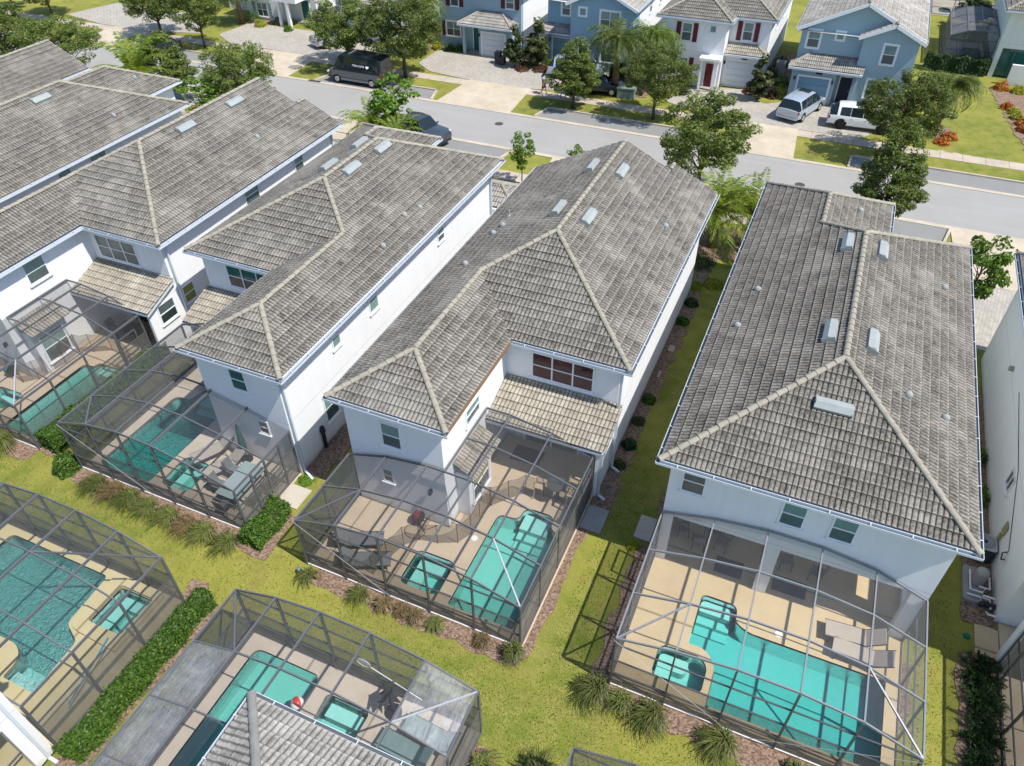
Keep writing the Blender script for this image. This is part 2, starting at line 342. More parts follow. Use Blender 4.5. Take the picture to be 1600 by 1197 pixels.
# ---------------------------------------------------------------- mesh helpers
class MB:
    def __init__(s): s.v = []; s.f = []; s.mi = []; s.cur = 0
    def face(s, pts):
        b = len(s.v); s.v.extend([tuple(p) for p in pts]); s.f.append(tuple(range(b, b + len(pts)))); s.mi.append(s.cur)
    def raw(s, vs, fs):
        b = len(s.v); s.v.extend([tuple(p) for p in vs])
        for f in fs: s.f.append(tuple(b + i for i in f)); s.mi.append(s.cur)
    def box(s, x0, x1, y0, y1, z0, z1):
        s.raw([(x0, y0, z0), (x1, y0, z0), (x1, y1, z0), (x0, y1, z0), (x0, y0, z1), (x1, y0, z1), (x1, y1, z1), (x0, y1, z1)],
              [(0, 3, 2, 1), (4, 5, 6, 7), (0, 1, 5, 4), (1, 2, 6, 5), (2, 3, 7, 6), (3, 0, 4, 7)])
    def obox(s, c, t, n, u, ht, hn, hu):
        c = Vector(c); t = Vector(t) * ht; n = Vector(n) * hn; u = Vector(u) * hu
        vs = [c + a * t + b * n + d * u for d in (-1, 1) for (a, b) in ((-1, -1), (1, -1), (1, 1), (-1, 1))]
        s.raw(vs, [(0, 3, 2, 1), (4, 5, 6, 7), (0, 1, 5, 4), (1, 2, 6, 5), (2, 3, 7, 6), (3, 0, 4, 7)])
    def bar(s, p, q, w, h=None, up=(0, 0, 1)):
        p = Vector(p); q = Vector(q); d = (q - p); L = d.length
        if L < 1e-5: return
        d /= L; h = w if h is None else h; up = Vector(up)
        t = d.cross(up)
        if t.length < 1e-3: t = d.cross(Vector((0, 1, 0)))
        t.normalize(); u = t.cross(d)
        s.obox((p + q) / 2, d, t, u, L / 2, w / 2, h / 2)
    def tube(s, pts, rads, n=8, caps=True):
        pts = [Vector(p) for p in pts]
        if isinstance(rads, (int, float)): rads = [rads] * len(pts)
        rings = []
        for i, p in enumerate(pts):
            d = (pts[min(i + 1, len(pts) - 1)] - pts[max(i - 1, 0)]).normalized()
            a = Vector((0, 0, 1)) if abs(d.z) < 0.9 else Vector((1, 0, 0))
            t = d.cross(a).normalized(); u = d.cross(t)
            rings.append([p + (t * math.cos(6.28318 * k / n) + u * math.sin(6.28318 * k / n)) * rads[i] for k in range(n)])
        vs = [v for r in rings for v in r]; fs = []
        for i in range(len(pts) - 1):
            for k in range(n): fs.append((i * n + k, i * n + (k + 1) % n, (i + 1) * n + (k + 1) % n, (i + 1) * n + k))
        if caps:
            fs.append(tuple(range(n))[::-1]); fs.append(tuple((len(pts) - 1) * n + k for k in range(n)))
        s.raw(vs, fs)
    def ellipsoid(s, c, r, nu=12, nv=8):
        vs = []; fs = []
        for j in range(nv + 1):
            th = math.pi * j / nv
            for i in range(nu):
                ph = 6.28318 * i / nu
                vs.append((c[0] + r[0] * math.sin(th) * math.cos(ph), c[1] + r[1] * math.sin(th) * math.sin(ph), c[2] + r[2] * math.cos(th)))
        for j in range(nv):
            for i in range(nu):
                fs.append((j * nu + i, (j + 1) * nu + i, (j + 1) * nu + (i + 1) % nu, j * nu + (i + 1) % nu))
        s.raw(vs, fs)
    def poly_prism(s, pts, z0, z1, holes=(), bottom=False):
        loops = [[Vector((p[0], p[1], 0)) for p in l] for l in ([pts] + list(holes))]
        flat = [v for l in loops for v in l]
        for t in geometry.tessellate_polygon(loops):
            a, b, c = (flat[i] for i in t)
            nz = (b - a).cross(c - a).z
            tri = (a, b, c) if nz > 0 else (a, c, b)
            s.face([(p.x, p.y, z1) for p in tri])
            if bottom: s.face([(p.x, p.y, z0) for p in tri[::-1]])
        for li, l in enumerate(loops):
            area = sum(l[i].x * l[(i + 1) % len(l)].y - l[(i + 1) % len(l)].x * l[i].y for i in range(len(l)))
            ccw = area > 0
            if li > 0: ccw = not ccw
            for i in range(len(l)):
                a = l[i]; b = l[(i + 1) % len(l)]
                if not ccw: a, b = b, a
                s.face([(a.x, a.y, z0), (b.x, b.y, z0), (b.x, b.y, z1), (a.x, a.y, z1)])
    def build(s, name, mats, parent=None, smooth=False, merge=False, **props):
        me = bpy.data.meshes.new(name)
        me.from_pydata(s.v, [], s.f); me.update()
        if not isinstance(mats, (list, tuple)): mats = [mats]
        for m in mats: me.materials.append(m)
        if len(mats) > 1: me.polygons.foreach_set("material_index", s.mi)
        if merge:
            bm = bmesh.new(); bm.from_mesh(me); bmesh.ops.remove_doubles(bm, verts=bm.verts, dist=1e-4); bm.to_mesh(me); bm.free()
        if smooth: me.polygons.foreach_set("use_smooth", [True] * len(me.polygons))
        return link(name, me, parent, **props)

def link(name, data, parent=None, **props):
    o = bpy.data.objects.new(name, data); C.objects.link(o)
    if parent is not None: o.parent = parent
    for k, v in props.items(): o[k] = v
    return o
def thing(name, label, cat, loc=(0, 0, 0), rz=0.0, group=None):
    o = link(name, None); o.location = loc; o.rotation_euler = (0, 0, rz); o.empty_display_size = 0.3
    o["label"] = label; o["category"] = cat
    if group: o["group"] = group
    return o
def tag(o, label, cat, group=None):
    o["label"] = label; o["category"] = cat
    if group: o["group"] = group
    return o
def struct(o): o["kind"] = "structure"; return o
def copy_tree(o, parent=None):
    c = o.copy(); C.objects.link(c); c.parent = parent
    for ch in list(o.children): copy_tree(ch, c)
    return c

def round_poly(pts, rads, n=6):
    out = []; m = len(pts)
    for i in range(m):
        p = Vector(pts[i]); a = Vector(pts[i - 1]); b = Vector(pts[(i + 1) % m]); r = rads[i] if isinstance(rads, (list, tuple)) else rads
        if r <= 0: out.append((p.x, p.y)); continue
        da = (a - p); db = (b - p); la = da.length; lb = db.length; da /= la; db /= lb
        r = min(r, la * 0.48, lb * 0.48)
        p0 = p + da * r; p1 = p + db * r
        for k in range(n + 1):
            t = k / n; q = p0 * (1 - t) ** 2 + p * 2 * t * (1 - t) + p1 * t * t
            out.append((q.x, q.y))
    return out
def offset_poly(pts, d):
    m = len(pts); out = []
    ar = sum(pts[i][0] * pts[(i + 1) % m][1] - pts[(i + 1) % m][0] * pts[i][1] for i in range(m))
    s = 1 if ar > 0 else -1
    for i in range(m):
        p = Vector(pts[i]); a = (p - Vector(pts[i - 1])).normalized(); b = (Vector(pts[(i + 1) % m]) - p).normalized()
        n = Vector((a.y + b.y, -a.x - b.x)) * s
        if n.length < 1e-6: n = Vector((a.y, -a.x)) * s
        n.normalize(); k = max(0.5, n.dot(Vector((a.y, -a.x)) * s)); out.append((p.x + n.x * d / k, p.y + n.y * d / k))
    return out

# ---------------------------------------------------------------- tiled roofs
TW = 0.165; TC = 0.341
PROF = [(0.0, 0.0), (0.2, 0.8), (0.5, 1.0), (0.8, 0.8)]
def clip_half(poly, n, d, keep_pos=True):
    out = []; m = len(poly)
    for i in range(m):
        a = poly[i]; b = poly[(i + 1) % m]
        fa = n[0] * a[0] + n[1] * a[1] - d; fb = n[0] * b[0] + n[1] * b[1] - d
        if not keep_pos: fa, fb = -fa, -fb
        if fa >= -1e-7: out.append(a)
        if (fa > 1e-7 and fb < -1e-7) or (fa < -1e-7 and fb > 1e-7):
            t = fa / (fa - fb); out.append((a[0] + t * (b[0] - a[0]), a[1] + t * (b[1] - a[1])))
    return out
def area(p): return abs(sum(p[i][0] * p[(i + 1) % len(p)][1] - p[(i + 1) % len(p)][0] * p[i][1] for i in range(len(p)))) / 2
def ccw(p):
    a = sum(p[i][0] * p[(i + 1) % len(p)][1] - p[(i + 1) % len(p)][0] * p[i][1] for i in range(len(p)))
    return p if a > 0 else p[::-1]
def rect_faces(r, ze, pitch):
    """r = (x0,x1,y0,y1,open sides) -> faces (polygon, plane a,b,c with z=a*x+b*y+c, axis)"""
    x0, x1, y0, y1 = r[:4]; g = r[4] if len(r) > 4 else ''
    w = x1 - x0; l = y1 - y0
    F = []
    if l >= w:
        h = w / 2; xm = (x0 + x1) / 2; ya = y0 + (0 if 's' in g else h); yb = y1 - (0 if 'n' in g else h)
        F.append(([(x0, y0), (xm, ya), (xm, yb), (x0, y1)], (pitch, 0, ze - pitch * x0), 'w'))
        F.append(([(x1, y0), (x1, y1), (xm, yb), (xm, ya)], (-pitch, 0, ze + pitch * x1), 'e'))
        if 's' not in g: F.append(([(x0, y0), (x1, y0), (xm, ya)], (0, pitch, ze - pitch * y0), 's'))
        if 'n' not in g: F.append(([(x0, y1), (xm, yb), (x1, y1)], (0, -pitch, ze + pitch * y1), 'n'))
        ridge = [((xm, ya), (xm, yb))]
        if 's' not in g: ridge += [((x0, y0), (xm, ya)), ((x1, y0), (xm, ya))]
        if 'n' not in g: ridge += [((x0, y1), (xm, yb)), ((x1, y1), (xm, yb))]
    else:
        h = l / 2; ym = (y0 + y1) / 2; xa = x0 + (0 if 'w' in g else h); xb = x1 - (0 if 'e' in g else h)
        F.append(([(x0, y0), (x1, y0), (xb, ym), (xa, ym)], (0, pitch, ze - pitch * y0), 's'))
        F.append(([(x0, y1), (xa, ym), (xb, ym), (x1, y1)], (0, -pitch, ze + pitch * y1), 'n'))
        if 'w' not in g: F.append(([(x0, y0), (xa, ym), (x0, y1)], (pitch, 0, ze - pitch * x0), 'w'))
        if 'e' not in g: F.append(([(x1, y0), (x1, y1), (xb, ym)], (-pitch, 0, ze + pitch * x1), 'e'))
        ridge = [((xa, ym), (xb, ym))]
        if 'w' not in g: ridge += [((x0, y0), (xa, ym)), ((x0, y1), (xa, ym))]
        if 'e' not in g: ridge += [((x1, y0), (xb, ym)), ((x1, y1), (xb, ym))]
    return F, ridge
def subtract(polys, conv):
    conv = ccw(conv); out = []
    for P in polys:
        rest = P
        for i in range(len(conv)):
            a = conv[i]; b = conv[(i + 1) % len(conv)]
            n = (-(b[1] - a[1]), b[0] - a[0]); d = n[0] * a[0] + n[1] * a[1]
            if len(rest) < 3: break
            o = clip_half(rest, n, d, False)
            if len(o) >= 3 and area(o) > 1e-3: out.append(o)
            rest = clip_half(rest, n, d, True)
    return out
def intersect(P, conv):
    conv = ccw(conv); r = P
    for i in range(len(conv)):
        a = conv[i]; b = conv[(i + 1) % len(conv)]
        n = (-(b[1] - a[1]), b[0] - a[0]); r = clip_half(r, n, n[0] * a[0] + n[1] * a[1], True)
        if len(r) < 3: return []
    return r
def tile_piece(bm_all, poly, plane, axis, ze, detail=True):
    a, b, c = plane
    xs = [p[0] for p in poly]; ys = [p[1] for p in poly]
    if axis in 'we': u0, u1 = min(ys), max(ys); d0, d1 = (min(xs), max(xs))
    else: u0, u1 = min(xs), max(xs); d0, d1 = (min(ys), max(ys))
    pitch = math.hypot(a, b)
    def vof(d): return ((a if axis in 'we' else b) * d + c - ze) / pitch      # plan distance from the eave
    v0, v1 = sorted((vof(d0), vof(d1)))
    k0 = math.floor(v0 / TC) ; k1 = math.ceil(v1 / TC)
    i0 = math.floor(u0 / TW); i1 = math.ceil(u1 / TW)
    us = []
    prof = PROF if detail else [(0.0, 0.0), (0.5, 1.0)]
    for i in range(i0, i1):
        for t, h in prof: us.append(((i + t) * TW, h * 0.042))
    us.append((i1 * TW, 0.0))
    sg = 1 if (a if axis in 'we' else b) > 0 else -1
    grad = a if axis in 'we' else b
    vs = []; rows = []
    for k in range(k0, k1):
        for (vv, dz) in ((k * TC, 0.05), ((k + 1) * TC, 0.0)):
            rows.append((vv, dz))
    for vv, dz in rows:
        d = (ze + vv * pitch - c) / grad
        z = ze + vv * pitch + dz
        for u, h in us:
            if axis in 'we': vs.append((d, u, z + h))
            else: vs.append((u, d, z + h))
    nu = len(us); fs = []
    flip = axis in 'wn'
    for r in range(len(rows) - 1):
        for i in range(nu - 1):
            q = (r * nu + i, r * nu + i + 1, (r + 1) * nu + i + 1, (r + 1) * nu + i)
            fs.append(q[::-1] if flip else q)
    bm = bmesh.new()
    bvs = [bm.verts.new(p) for p in vs]
    for f in fs: bm.faces.new([bvs[i] for i in f])
    P = ccw(poly)
    for i in range(len(P)):
        p = P[i]; q = P[(i + 1) % len(P)]
        e = (q[0] - p[0], q[1] - p[1]); L = math.hypot(*e)
        if L < 1e-4: continue
        n = Vector((e[1] / L, -e[0] / L, 0))
        bmesh.ops.bisect_plane(bm, geom=bm.verts[:] + bm.edges[:] + bm.faces[:], plane_co=(p[0], p[1], 0), plane_no=n, clear_outer=True)
    uvl = bm.loops.layers.uv.new("uv")
    for f in bm.faces:
        cen = f.calc_center_median(); vc = ((a * cen.x + b * cen.y) + c - ze) / pitch
        k = math.floor(vc / TC + 1e-6)
        if abs(f.normal.z) < 0.5: k = k
        for l in f.loops:
            co = l.vert.co; vv = ((a * co.x + b * co.y) + c - ze) / pitch
            l[uvl].uv = (co.y if axis in 'we' else co.x, min(max(vv, k * TC + 1e-4), (k + 1) * TC - 1e-4))
    me = bpy.data.meshes.new("t"); bm.to_mesh(me); bm.free()
    bm_all.from_mesh(me); bpy.data.meshes.remove(me)

def make_roof(name, rects, ze, pitch, mat, parent, caps=True, gutter=True, detail=True, capmat=None, ztop_clip=None):
    allF = [rect_faces(r, ze, pitch) for r in rects]
    bm = bmesh.new()
    bm.loops.layers.uv.new("uv")
    under = MB()
    def covered(x, y, z, skip):
        for j, (F, _) in enumerate(allF):
            if j == skip: continue
            for P, (a, b, c), ax in F:
                Q = ccw(P); ok = True
                for i in range(len(Q)):
                    p = Q[i]; q = Q[(i + 1) % len(Q)]
                    if (q[0] - p[0]) * (y - p[1]) - (q[1] - p[1]) * (x - p[0]) < -1e-5: ok = False; break
                if ok and a * x + b * y + c > z - 0.03: return True
        return False
    for i, (F, ridge) in enumerate(allF):
        for P, pl, ax in F:
            pieces = [P]
            for j, (G, _) in enumerate(allF):
                if j == i: continue
                for Q, pq, ax2 in G:
                    I = intersect(P, Q)
                    if not I: continue
                    n = (pq[0] - pl[0], pq[1] - pl[1]); d = pl[2] - pq[2]
                    if abs(n[0]) + abs(n[1]) < 1e-9:
                        if abs(d) < 1e-6: hi = I if j < i else []
                        else: hi = I if -d > 0 else []
                    else: hi = clip_half(I, n, d, True)
                    if len(hi) >= 3 and area(hi) > 1e-3: pieces = subtract(pieces, hi)
            for pc in pieces:
                tile_piece(bm, pc, pl, ax, ze, detail)
                under.face([(p[0], p[1], pl[0] * p[0] + pl[1] * p[1] + pl[2] - 0.10) for p in pc[::-1]])
    me = bpy.data.meshes.new(name); bm.to_mesh(me); bm.free(); me.materials.append(mat)
    roof = link(name, me, parent)
    if caps:
        cb = MB(); rr = random.Random(len(rects) * 7 + int(rects[0][0] * 10))
        for i, (F, ridge) in enumerate(allF):
            x0, x1, y0, y1 = rects[i][:4]
            for (p, q) in ridge:
                def zz(pt):
                    return ze + pitch * min(v for v, s in ((pt[0] - x0, 'w'), (x1 - pt[0], 'e'), (pt[1] - y0, 's'), (y1 - pt[1], 'n')) if s not in (rects[i][4] if len(rects[i]) > 4 else ''))
                A = Vector((p[0], p[1], zz(p))); B = Vector((q[0], q[1], zz(q)))
                L = (B - A).length; n = max(1, int(L / 0.36)); d = (B - A) / n
                sd = d.normalized().cross(Vector((0, 0, 1))).normalized(); upv = sd.cross(d.normalized())
                for k in range(n):
                    m = A + d * (k + 0.5)
                    if covered(m.x, m.y, m.z, i): continue
                    c0 = A + d * k - d.normalized() * 0.03; c1 = A + d * (k + 1)
                    j1 = rr.uniform(-0.008, 0.008)
                    pr = []
                    for cc, rad, lift in ((c0, 0.118, 0.055 + j1), (c1, 0.098, 0.038 + j1)):
                        pr.append([cc + sd * (rad * math.cos(t)) + upv * (rad * 0.85 * math.sin(t) + lift) for t in [math.pi * s / 6 for s in range(7)]])
                    vs = pr[0] + pr[1]; fs = [(s, s + 1, s + 8, s + 7) for s in range(6)] + [tuple(range(7))[::-1]]
                    cb.raw(vs, fs)
        if cb.f: cb.build("ridge_cap", capmat or M['cap'], roof)
    under.build("roof_underlay", M['soffit'], roof)
    return roof

def eave_trim(outline, ze, parent, gutter=True, mat=None, over=0.35, gaps=(), brown=()):
    """outline: eave polygon (plan). fascia + gutter run round it, soffit under it"""
    g = MB(); so = MB(); P = ccw(outline); fb = MB(); tb_ = MB()
    for i in range(len(P)):
        a = Vector((*P[i], 0)); b = Vector((*P[(i + 1) % len(P)], 0)); d = (b - a).normalized(); n = Vector((d.y, -d.x, 0))
        if i in gaps: continue
        if i in brown:
            fb.obox((a + b) / 2 + n * 0.005 + Vector((0, 0, ze - 0.05)), d, n, (0, 0, 1), (b - a).length / 2 - 0.02, 0.02, 0.08); continue
        c = (a + b) / 2; L = (b - a).length / 2
        z = ze - 0.03
        g.obox(c + n * 0.015 + Vector((0, 0, z - 0.06)), d, n, (0, 0, 1), L - 0.01, 0.012, 0.09)
        g.obox(c + n * 0.13 + Vector((0, 0, z - 0.05)), d, n, (0, 0, 1), L + 0.12, 0.008, 0.045)
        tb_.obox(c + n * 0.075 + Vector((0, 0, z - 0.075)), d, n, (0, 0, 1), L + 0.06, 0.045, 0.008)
        m = max(2, int(L * 2 / 1.1))
        for k in range(m):
            g.obox(a + d * (L * 2 * (k + 0.5) / m) + n * 0.075 + Vector((0, 0, z + 0.02)), d, n, (0, 0, 1), 0.015, 0.06, 0.006)
    out = []
    if g.f:
        out.append(g.build("gutter", mat or M['gutter'], parent)); tb_.build("shaded_gutter_bed", M['post'], out[-1])  # dark trough floor: the shade inside the gutter put into its colour
    if fb.f: out.append(fb.build("fascia_board", M['brown'], parent))
    so.poly_prism(P, ze - 0.17, ze - 0.15, bottom=True)
    so.build("soffit", M['soffit'], parent)

def wall_mesh(outline, z0, z1, mat, parent, gable=None, name="wall"):
    b = MB(); b.poly_prism(ccw(outline), z0, z1)
    if gable:
        for tri in gable: b.face(tri)
    return b.build(name, mat, parent)

def window(parent, c, t, n, w, z0, z1, up='pane_up', low='pane_low', cols=1, hung=True, frame=None, surround=None, sill=True):
    """c=(x,y) on the wall face, t = tangent, n = outward normal"""
    t = Vector((t[0], t[1], 0)); n = Vector((n[0], n[1], 0)); U = Vector((0, 0, 1)); c = Vector((c[0], c[1], 0))
    f = MB(); zc = (z0 + z1) / 2; h = z1 - z0
    fm = frame or M['trim']; k = 0.03
    if surround:
        s = MB(); W = 0.11
        for sx in (-1, 1): s.obox(c + t * sx * (w / 2 + W / 2) + n * 0.03 + U * zc, t, n, U, W / 2, 0.03, h / 2 + W)
        for zz in (z0 - W / 2, z1 + W / 2): s.obox(c + n * 0.03 + U * zz, t, n, U, w / 2, 0.03, W / 2)
    for sx in (-1, 1): f.obox(c + t * sx * (w / 2 - k) + n * 0.025 + U * zc, t, n, U, k, 0.025, h / 2)
    for zz in (z0 + k, z1 - k): f.obox(c + n * 0.025 + U * zz, t, n, U, w / 2 - 2 * k, 0.025, k)
    for i in range(1, cols):
        f.obox(c + t * (-w / 2 + w * i / cols) + n * 0.028 + U * zc, t, n, U, k, 0.022, h / 2 - 2 * k)
    if hung: f.obox(c + n * 0.022 + U * zc, t, n, U, w / 2 - 2 * k, 0.022, 0.022)
    if sill: f.obox(c + n * 0.05 + U * (z0 - 0.03), t, n, U, w / 2 + 0.05, 0.05, 0.03)
    wo = f.build("window", fm, parent)
    if surround: s.build("surround", surround, wo)
    p1 = MB(); p1.obox(c + n * 0.008 + U * ((zc + z1) / 2 if hung else zc), t, n, U, w / 2 - k, 0.008, (h / 4 if hung else h / 2) - k / 2)
    p1.build("pane", M[up], wo)
    if hung:
        p2 = MB(); p2.obox(c + n * 0.011 + U * ((zc + z0) / 2), t, n, U, w / 2 - k, 0.011, h / 4 - k / 2); p2.build("pane", M[low], wo)
    return wo

def downspout(parent, x, y, z1, dx=0.35, dy=0.0, n=(0, -1)):
    b = MB(); b.box(x - 0.05, x + 0.05, y - 0.04, y + 0.04, 0.15, z1)
    b.bar((x, y, 0.14), (x + dx, y + dy, 0.06), 0.1, 0.08)
    return b.build("downspout", M['gutter'], parent)

def box_vent(parent, x, y, ax, zf, L=1.15):
    """low ridge-side vent: half-barrel sheet metal box lying along the slope course"""
    b = MB(); sl = math.atan(0.48)
    if ax in 'we':
        sg = 1 if ax == 'w' else -1
        d = Vector((0, 1, 0)); s = Vector((sg * math.cos(sl), 0, math.sin(sl)))
    else:
        sg = 1 if ax == 's' else -1
        d = Vector((1, 0, 0)); s = Vector((0, sg * math.cos(sl), math.sin(sl)))
    u = d.cross(s); u = u if u.z > 0 else -u
    c = Vector((x, y, zf + 0.07))
    prof = [(-0.21, -0.05), (-0.21, 0.13), (0.0, 0.22), (0.21, 0.13), (0.21, -0.05)]
    vs = []
    for e in (-L / 2, L / 2):
        for (a, h) in prof: vs.append(c + d * e + s * a + u * h)
    m = len(prof); fs = [(i, i + 1, m + i + 1, m + i) for i in range(m - 1)] + [tuple(range(m)), tuple(range(2 * m - 1, m - 1, -1))]
    b.raw(vs, fs)
    for e in (-1, 1): b.obox(c + d * e * (L / 2 + .01) + u * 0.07, d, s, u, 0.012, 0.23, 0.10)
    return b.build("roof_vent", M['vent'], parent)
def pipe_vent(parent, x, y, zf, kind=0):
    b = MB()
    if kind == 0:
        b.ellipsoid((x, y, zf + 0.07), (0.15, 0.12, 0.16), 12, 8)
    else:
        b.tube([(x, y, zf - 0.05), (x, y, zf + 0.35)], [0.04, 0.04], 8); b.tube([(x, y, zf), (x, y, zf + 0.12)], [0.14, 0.05], 8)
    return b.build("vent_pipe", M['vent'], parent, smooth=False)
# ---------------------------------------------------------------- houses of the near row
ZE = 5.7; PT = 0.48
def zr(x, y, rects, ze=ZE, pt=PT):
    best = -1; side = 'w'
    for r in rects:
        x0, x1, y0, y1 = r[:4]; g = r[4] if len(r) > 4 else ''
        if not (x0 <= x <= x1 and y0 <= y <= y1): continue
        opts = [(v, s) for v, s in ((x - x0, 'w'), (x1 - x, 'e'), (y - y0, 's'), (y1 - y, 'n')) if s not in g]
        v, s = min(opts)
        if v > best: best, side = v, s
    return ze + pt * best, side
def vents(roof, rects, boxes, pipes, ze=ZE, pt=PT):
    for (x, y) in boxes:
        z, s = zr(x, y, rects, ze, pt); box_vent(roof, x, y, s, z)
    for (x, y, k) in pipes:
        z, s = zr(x, y, rects, ze, pt); pipe_vent(roof, x, y, z, k)
def lean_roof(parent, x0, x1, y0, y1, z0, z1, mat, name="porch_roof", hipw=False, hipe=False):
    bm = bmesh.new(); bm.loops.layers.uv.new("uv")
    p = (z1 - z0) / (y1 - y0); w = y1 - y0
    P = [(x0, y0), (x1, y0), (x1 - (w if hipe else 0), y1), (x0 + (w if hipw else 0), y1)]
    tile_piece(bm, P, (0, p, z0 - p * y0), 's', z0)
    if hipw: tile_piece(bm, [(x0, y0), (x0 + w, y1), (x0, y1)], (p, 0, z0 - p * x0), 'w', z0)
    if hipe: tile_piece(bm, [(x1, y0), (x1, y1), (x1 - w, y1)], (-p, 0, z0 + p * x1), 'e', z0)
    me = bpy.data.meshes.new(name); bm.to_mesh(me); bm.free(); me.materials.append(mat)
    o = link(name, me, parent)
    b = MB(); b.raw([(x0, y0, z0 - .02), (x1, y0, z0 - .02), (x1, y1, z1 - .02), (x0, y1, z1 - .02), (x0, y0, z0 - .16), (x1, y0, z0 - .16), (x1, y1, z1 - .16), (x0, y1, z1 - .16)],
                    [(0, 1, 5, 4), (1, 2, 6, 5), (3, 0, 4, 7), (4, 5, 6, 7)])
    if not (hipw or hipe): b.build("roof_edge", M['gutter'], o)
    if hipw or hipe:
        cb = MB()
        for (a, c) in ([((x0, y0, z0), (x0 + w, y1, z1))] if hipw else []) + ([((x1, y0, z0), (x1 - w, y1, z1))] if hipe else []):
            cb.tube([Vector(a) + Vector((0, 0, .04)), Vector(c) + Vector((0, 0, .04))], 0.11, 8)
        cb.build("ridge_cap", M['cap'], o)
        g = MB(); g.box(x0, x1, y0 - .1, y0, z0 - .16, z0); g.box(x0 + .03, x1 - .03, y0 + .03, y1, z0 - .18, z0 - .15)
        g.build("gutter", M['gutter'], o)
    return o

def wedge(b, x0, x1, y0, y1, za=2.72, zb=3.36):
    b.raw([(x0, y0, -.1), (x1, y0, -.1), (x1, y1, -.1), (x0, y1, -.1), (x0, y0, za), (x1, y0, za), (x1, y1, zb), (x0, y1, zb)], [(0, 3, 2, 1), (4, 5, 6, 7), (0, 1, 5, 4), (1, 2, 6, 5), (2, 3, 7, 6), (3, 0, 4, 7)])

def wing_house(label, ox, oy, kind, tilem, front):
    h = thing('house', label, 'house', (0, 0, 0), 0, 'two storey houses in the near row')
    X = lambda v: v + ox
    Y = lambda v: v + oy
    if kind == 'C':
        rects = [(X(-14.35), X(-4.66), Y(21.4), Y(35.95), 'n'), (X(-14.35), X(-9.5), Y(15.8), Y(30)), (X(-9.5), X(-4.66), Y(26), Y(36.75), 'n')]
        eave = [(X(-14.35), Y(15.8)), (X(-9.5), Y(15.8)), (X(-9.5), Y(21.4)), (X(-4.66), Y(21.4)), (X(-4.66), Y(36.7)), (X(-9.5), Y(36.7)), (X(-9.5), Y(35.95)), (X(-14.35), Y(35.95))]
        wall = [(X(-13.95), Y(16.1)), (X(-9.9), Y(16.1)), (X(-9.9), Y(21.8)), (X(-5.1), Y(21.8)), (X(-5.1), Y(36.3)), (X(-9.4), Y(36.3)), (X(-9.4), Y(35.6)), (X(-13.95), Y(35.6))]
        brown = (1,) if front == 'brown' else ()
        eave_trim(eave, ZE, h, gaps=(4, 5, 6), brown=brown)
        gb = [[(X(-13.95), Y(35.6), ZE - .16), (X(-9.5), Y(35.6), ZE - .16), (X(-9.5), Y(35.6), ZE + 2.1)][::-1], [(X(-9.5), Y(35.6), ZE - .16), (X(-5.1), Y(35.6), ZE - .16), (X(-9.5), Y(35.6), ZE + 2.1)][::-1],
              [(X(-9.2), Y(36.3), ZE - .16), (X(-5.1), Y(36.3), ZE - .16), (X(-7.1), Y(36.3), ZE + 1.0)][::-1]]
    else:
        rects = [(-26.1, -16.45, 21.75, 36.1), (-21.3, -16.45, 15.88, 30), (-26.1, -21.0, 28, 37.3)]
        eave = [(-26.1, 21.75), (-21.3, 21.75), (-21.3, 15.88), (-16.45, 15.88), (-16.45, 36.1), (-21.0, 36.1), (-21.0, 37.3), (-26.1, 37.3)]
        wall = [(-25.65, 22.1), (-20.95, 22.1), (-20.95, 16.2), (-16.98, 16.2), (-16.98, 35.7), (-21.4, 35.7), (-21.4, 36.9), (-25.65, 36.9)]
        eave_trim(eave, ZE, h); gb = None
    wall_mesh(wall, -0.1, ZE - 0.15, M['stucco'], h, gb)
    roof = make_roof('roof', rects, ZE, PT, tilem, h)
    return h, roof, rects

S = (0, -1)
# house behind the two-wing pool (middle of the picture)
hC, rC, rectC = wing_house('white house with L-shaped roof behind the cage with the curved pool fence', 0, 0, 'C', M['tile'], 'brown')
vents(rC, rectC, [(-10.3, 28.5), (-8.8, 28.2), (-10.3, 33.1), (-8.8, 33.0)], [(-6.0, 31.2, 0), (-12.95, 28.3, 0), (-13.1, 27.6, 0), (-13.15, 24.8, 0), (-13.1, 29.4, 1)])
window(hC, (-7.45, 21.8), (1, 0), S, 2.65, 3.82, 5.12, 'pane_red', 'pane_red', cols=3)
window(hC, (-12.0, 16.1), (1, 0), S, 0.86, 3.72, 4.95)
window(hC, (-12.42, 16.1), (1, 0), S, 0.5, 1.62, 2.4, 'pane_low', 'pane_dark')
window(hC, (-9.9, 18.55), (0, 1), (1, 0), 1.15, 3.85, 4.68)
window(hC, (-5.1, 30.6), (0, 1), (1, 0), 0.8, 3.9, 4.8); window(hC, (-5.1, 25.0), (0, 1), (1, 0), 0.7, 3.9, 4.8)
window(hC, (-7.4, 36.3), (-1, 0), (0, 1), 1.6, 3.7, 5.1, cols=2); window(hC, (-12.0, 35.6), (-1, 0), (0, 1), 1.3, 3.7, 5.1)
window(hC, (-13.95, 30.0), (0, -1), (-1, 0), 0.8, 3.7, 4.7)
lean_roof(hC, -9.86, -4.85, 19.62, 21.77, 2.85, 3.55, M['tile_clean'])
b = MB(); wedge(b, -5.25, -5.1, 19.85, 21.8); b.box(-9.86, -5.25, 19.85, 20.0, 2.62, 2.8); b.box(-9.9, -5.25, 19.85, 21.79, 2.58, 2.615); b.build("porch_wall", M['stucco'], hC)
b = MB(); b.box(-9.0, -6.6, 21.74, 21.77, 0.1, 2.3); sd = b.build("sliding_door", M['pane_dark'], hC)
b = MB()
for x in (-9.05, -7.8, -6.55): b.box(x - .04, x + .04, 21.70, 21.78, 0.1, 2.36)
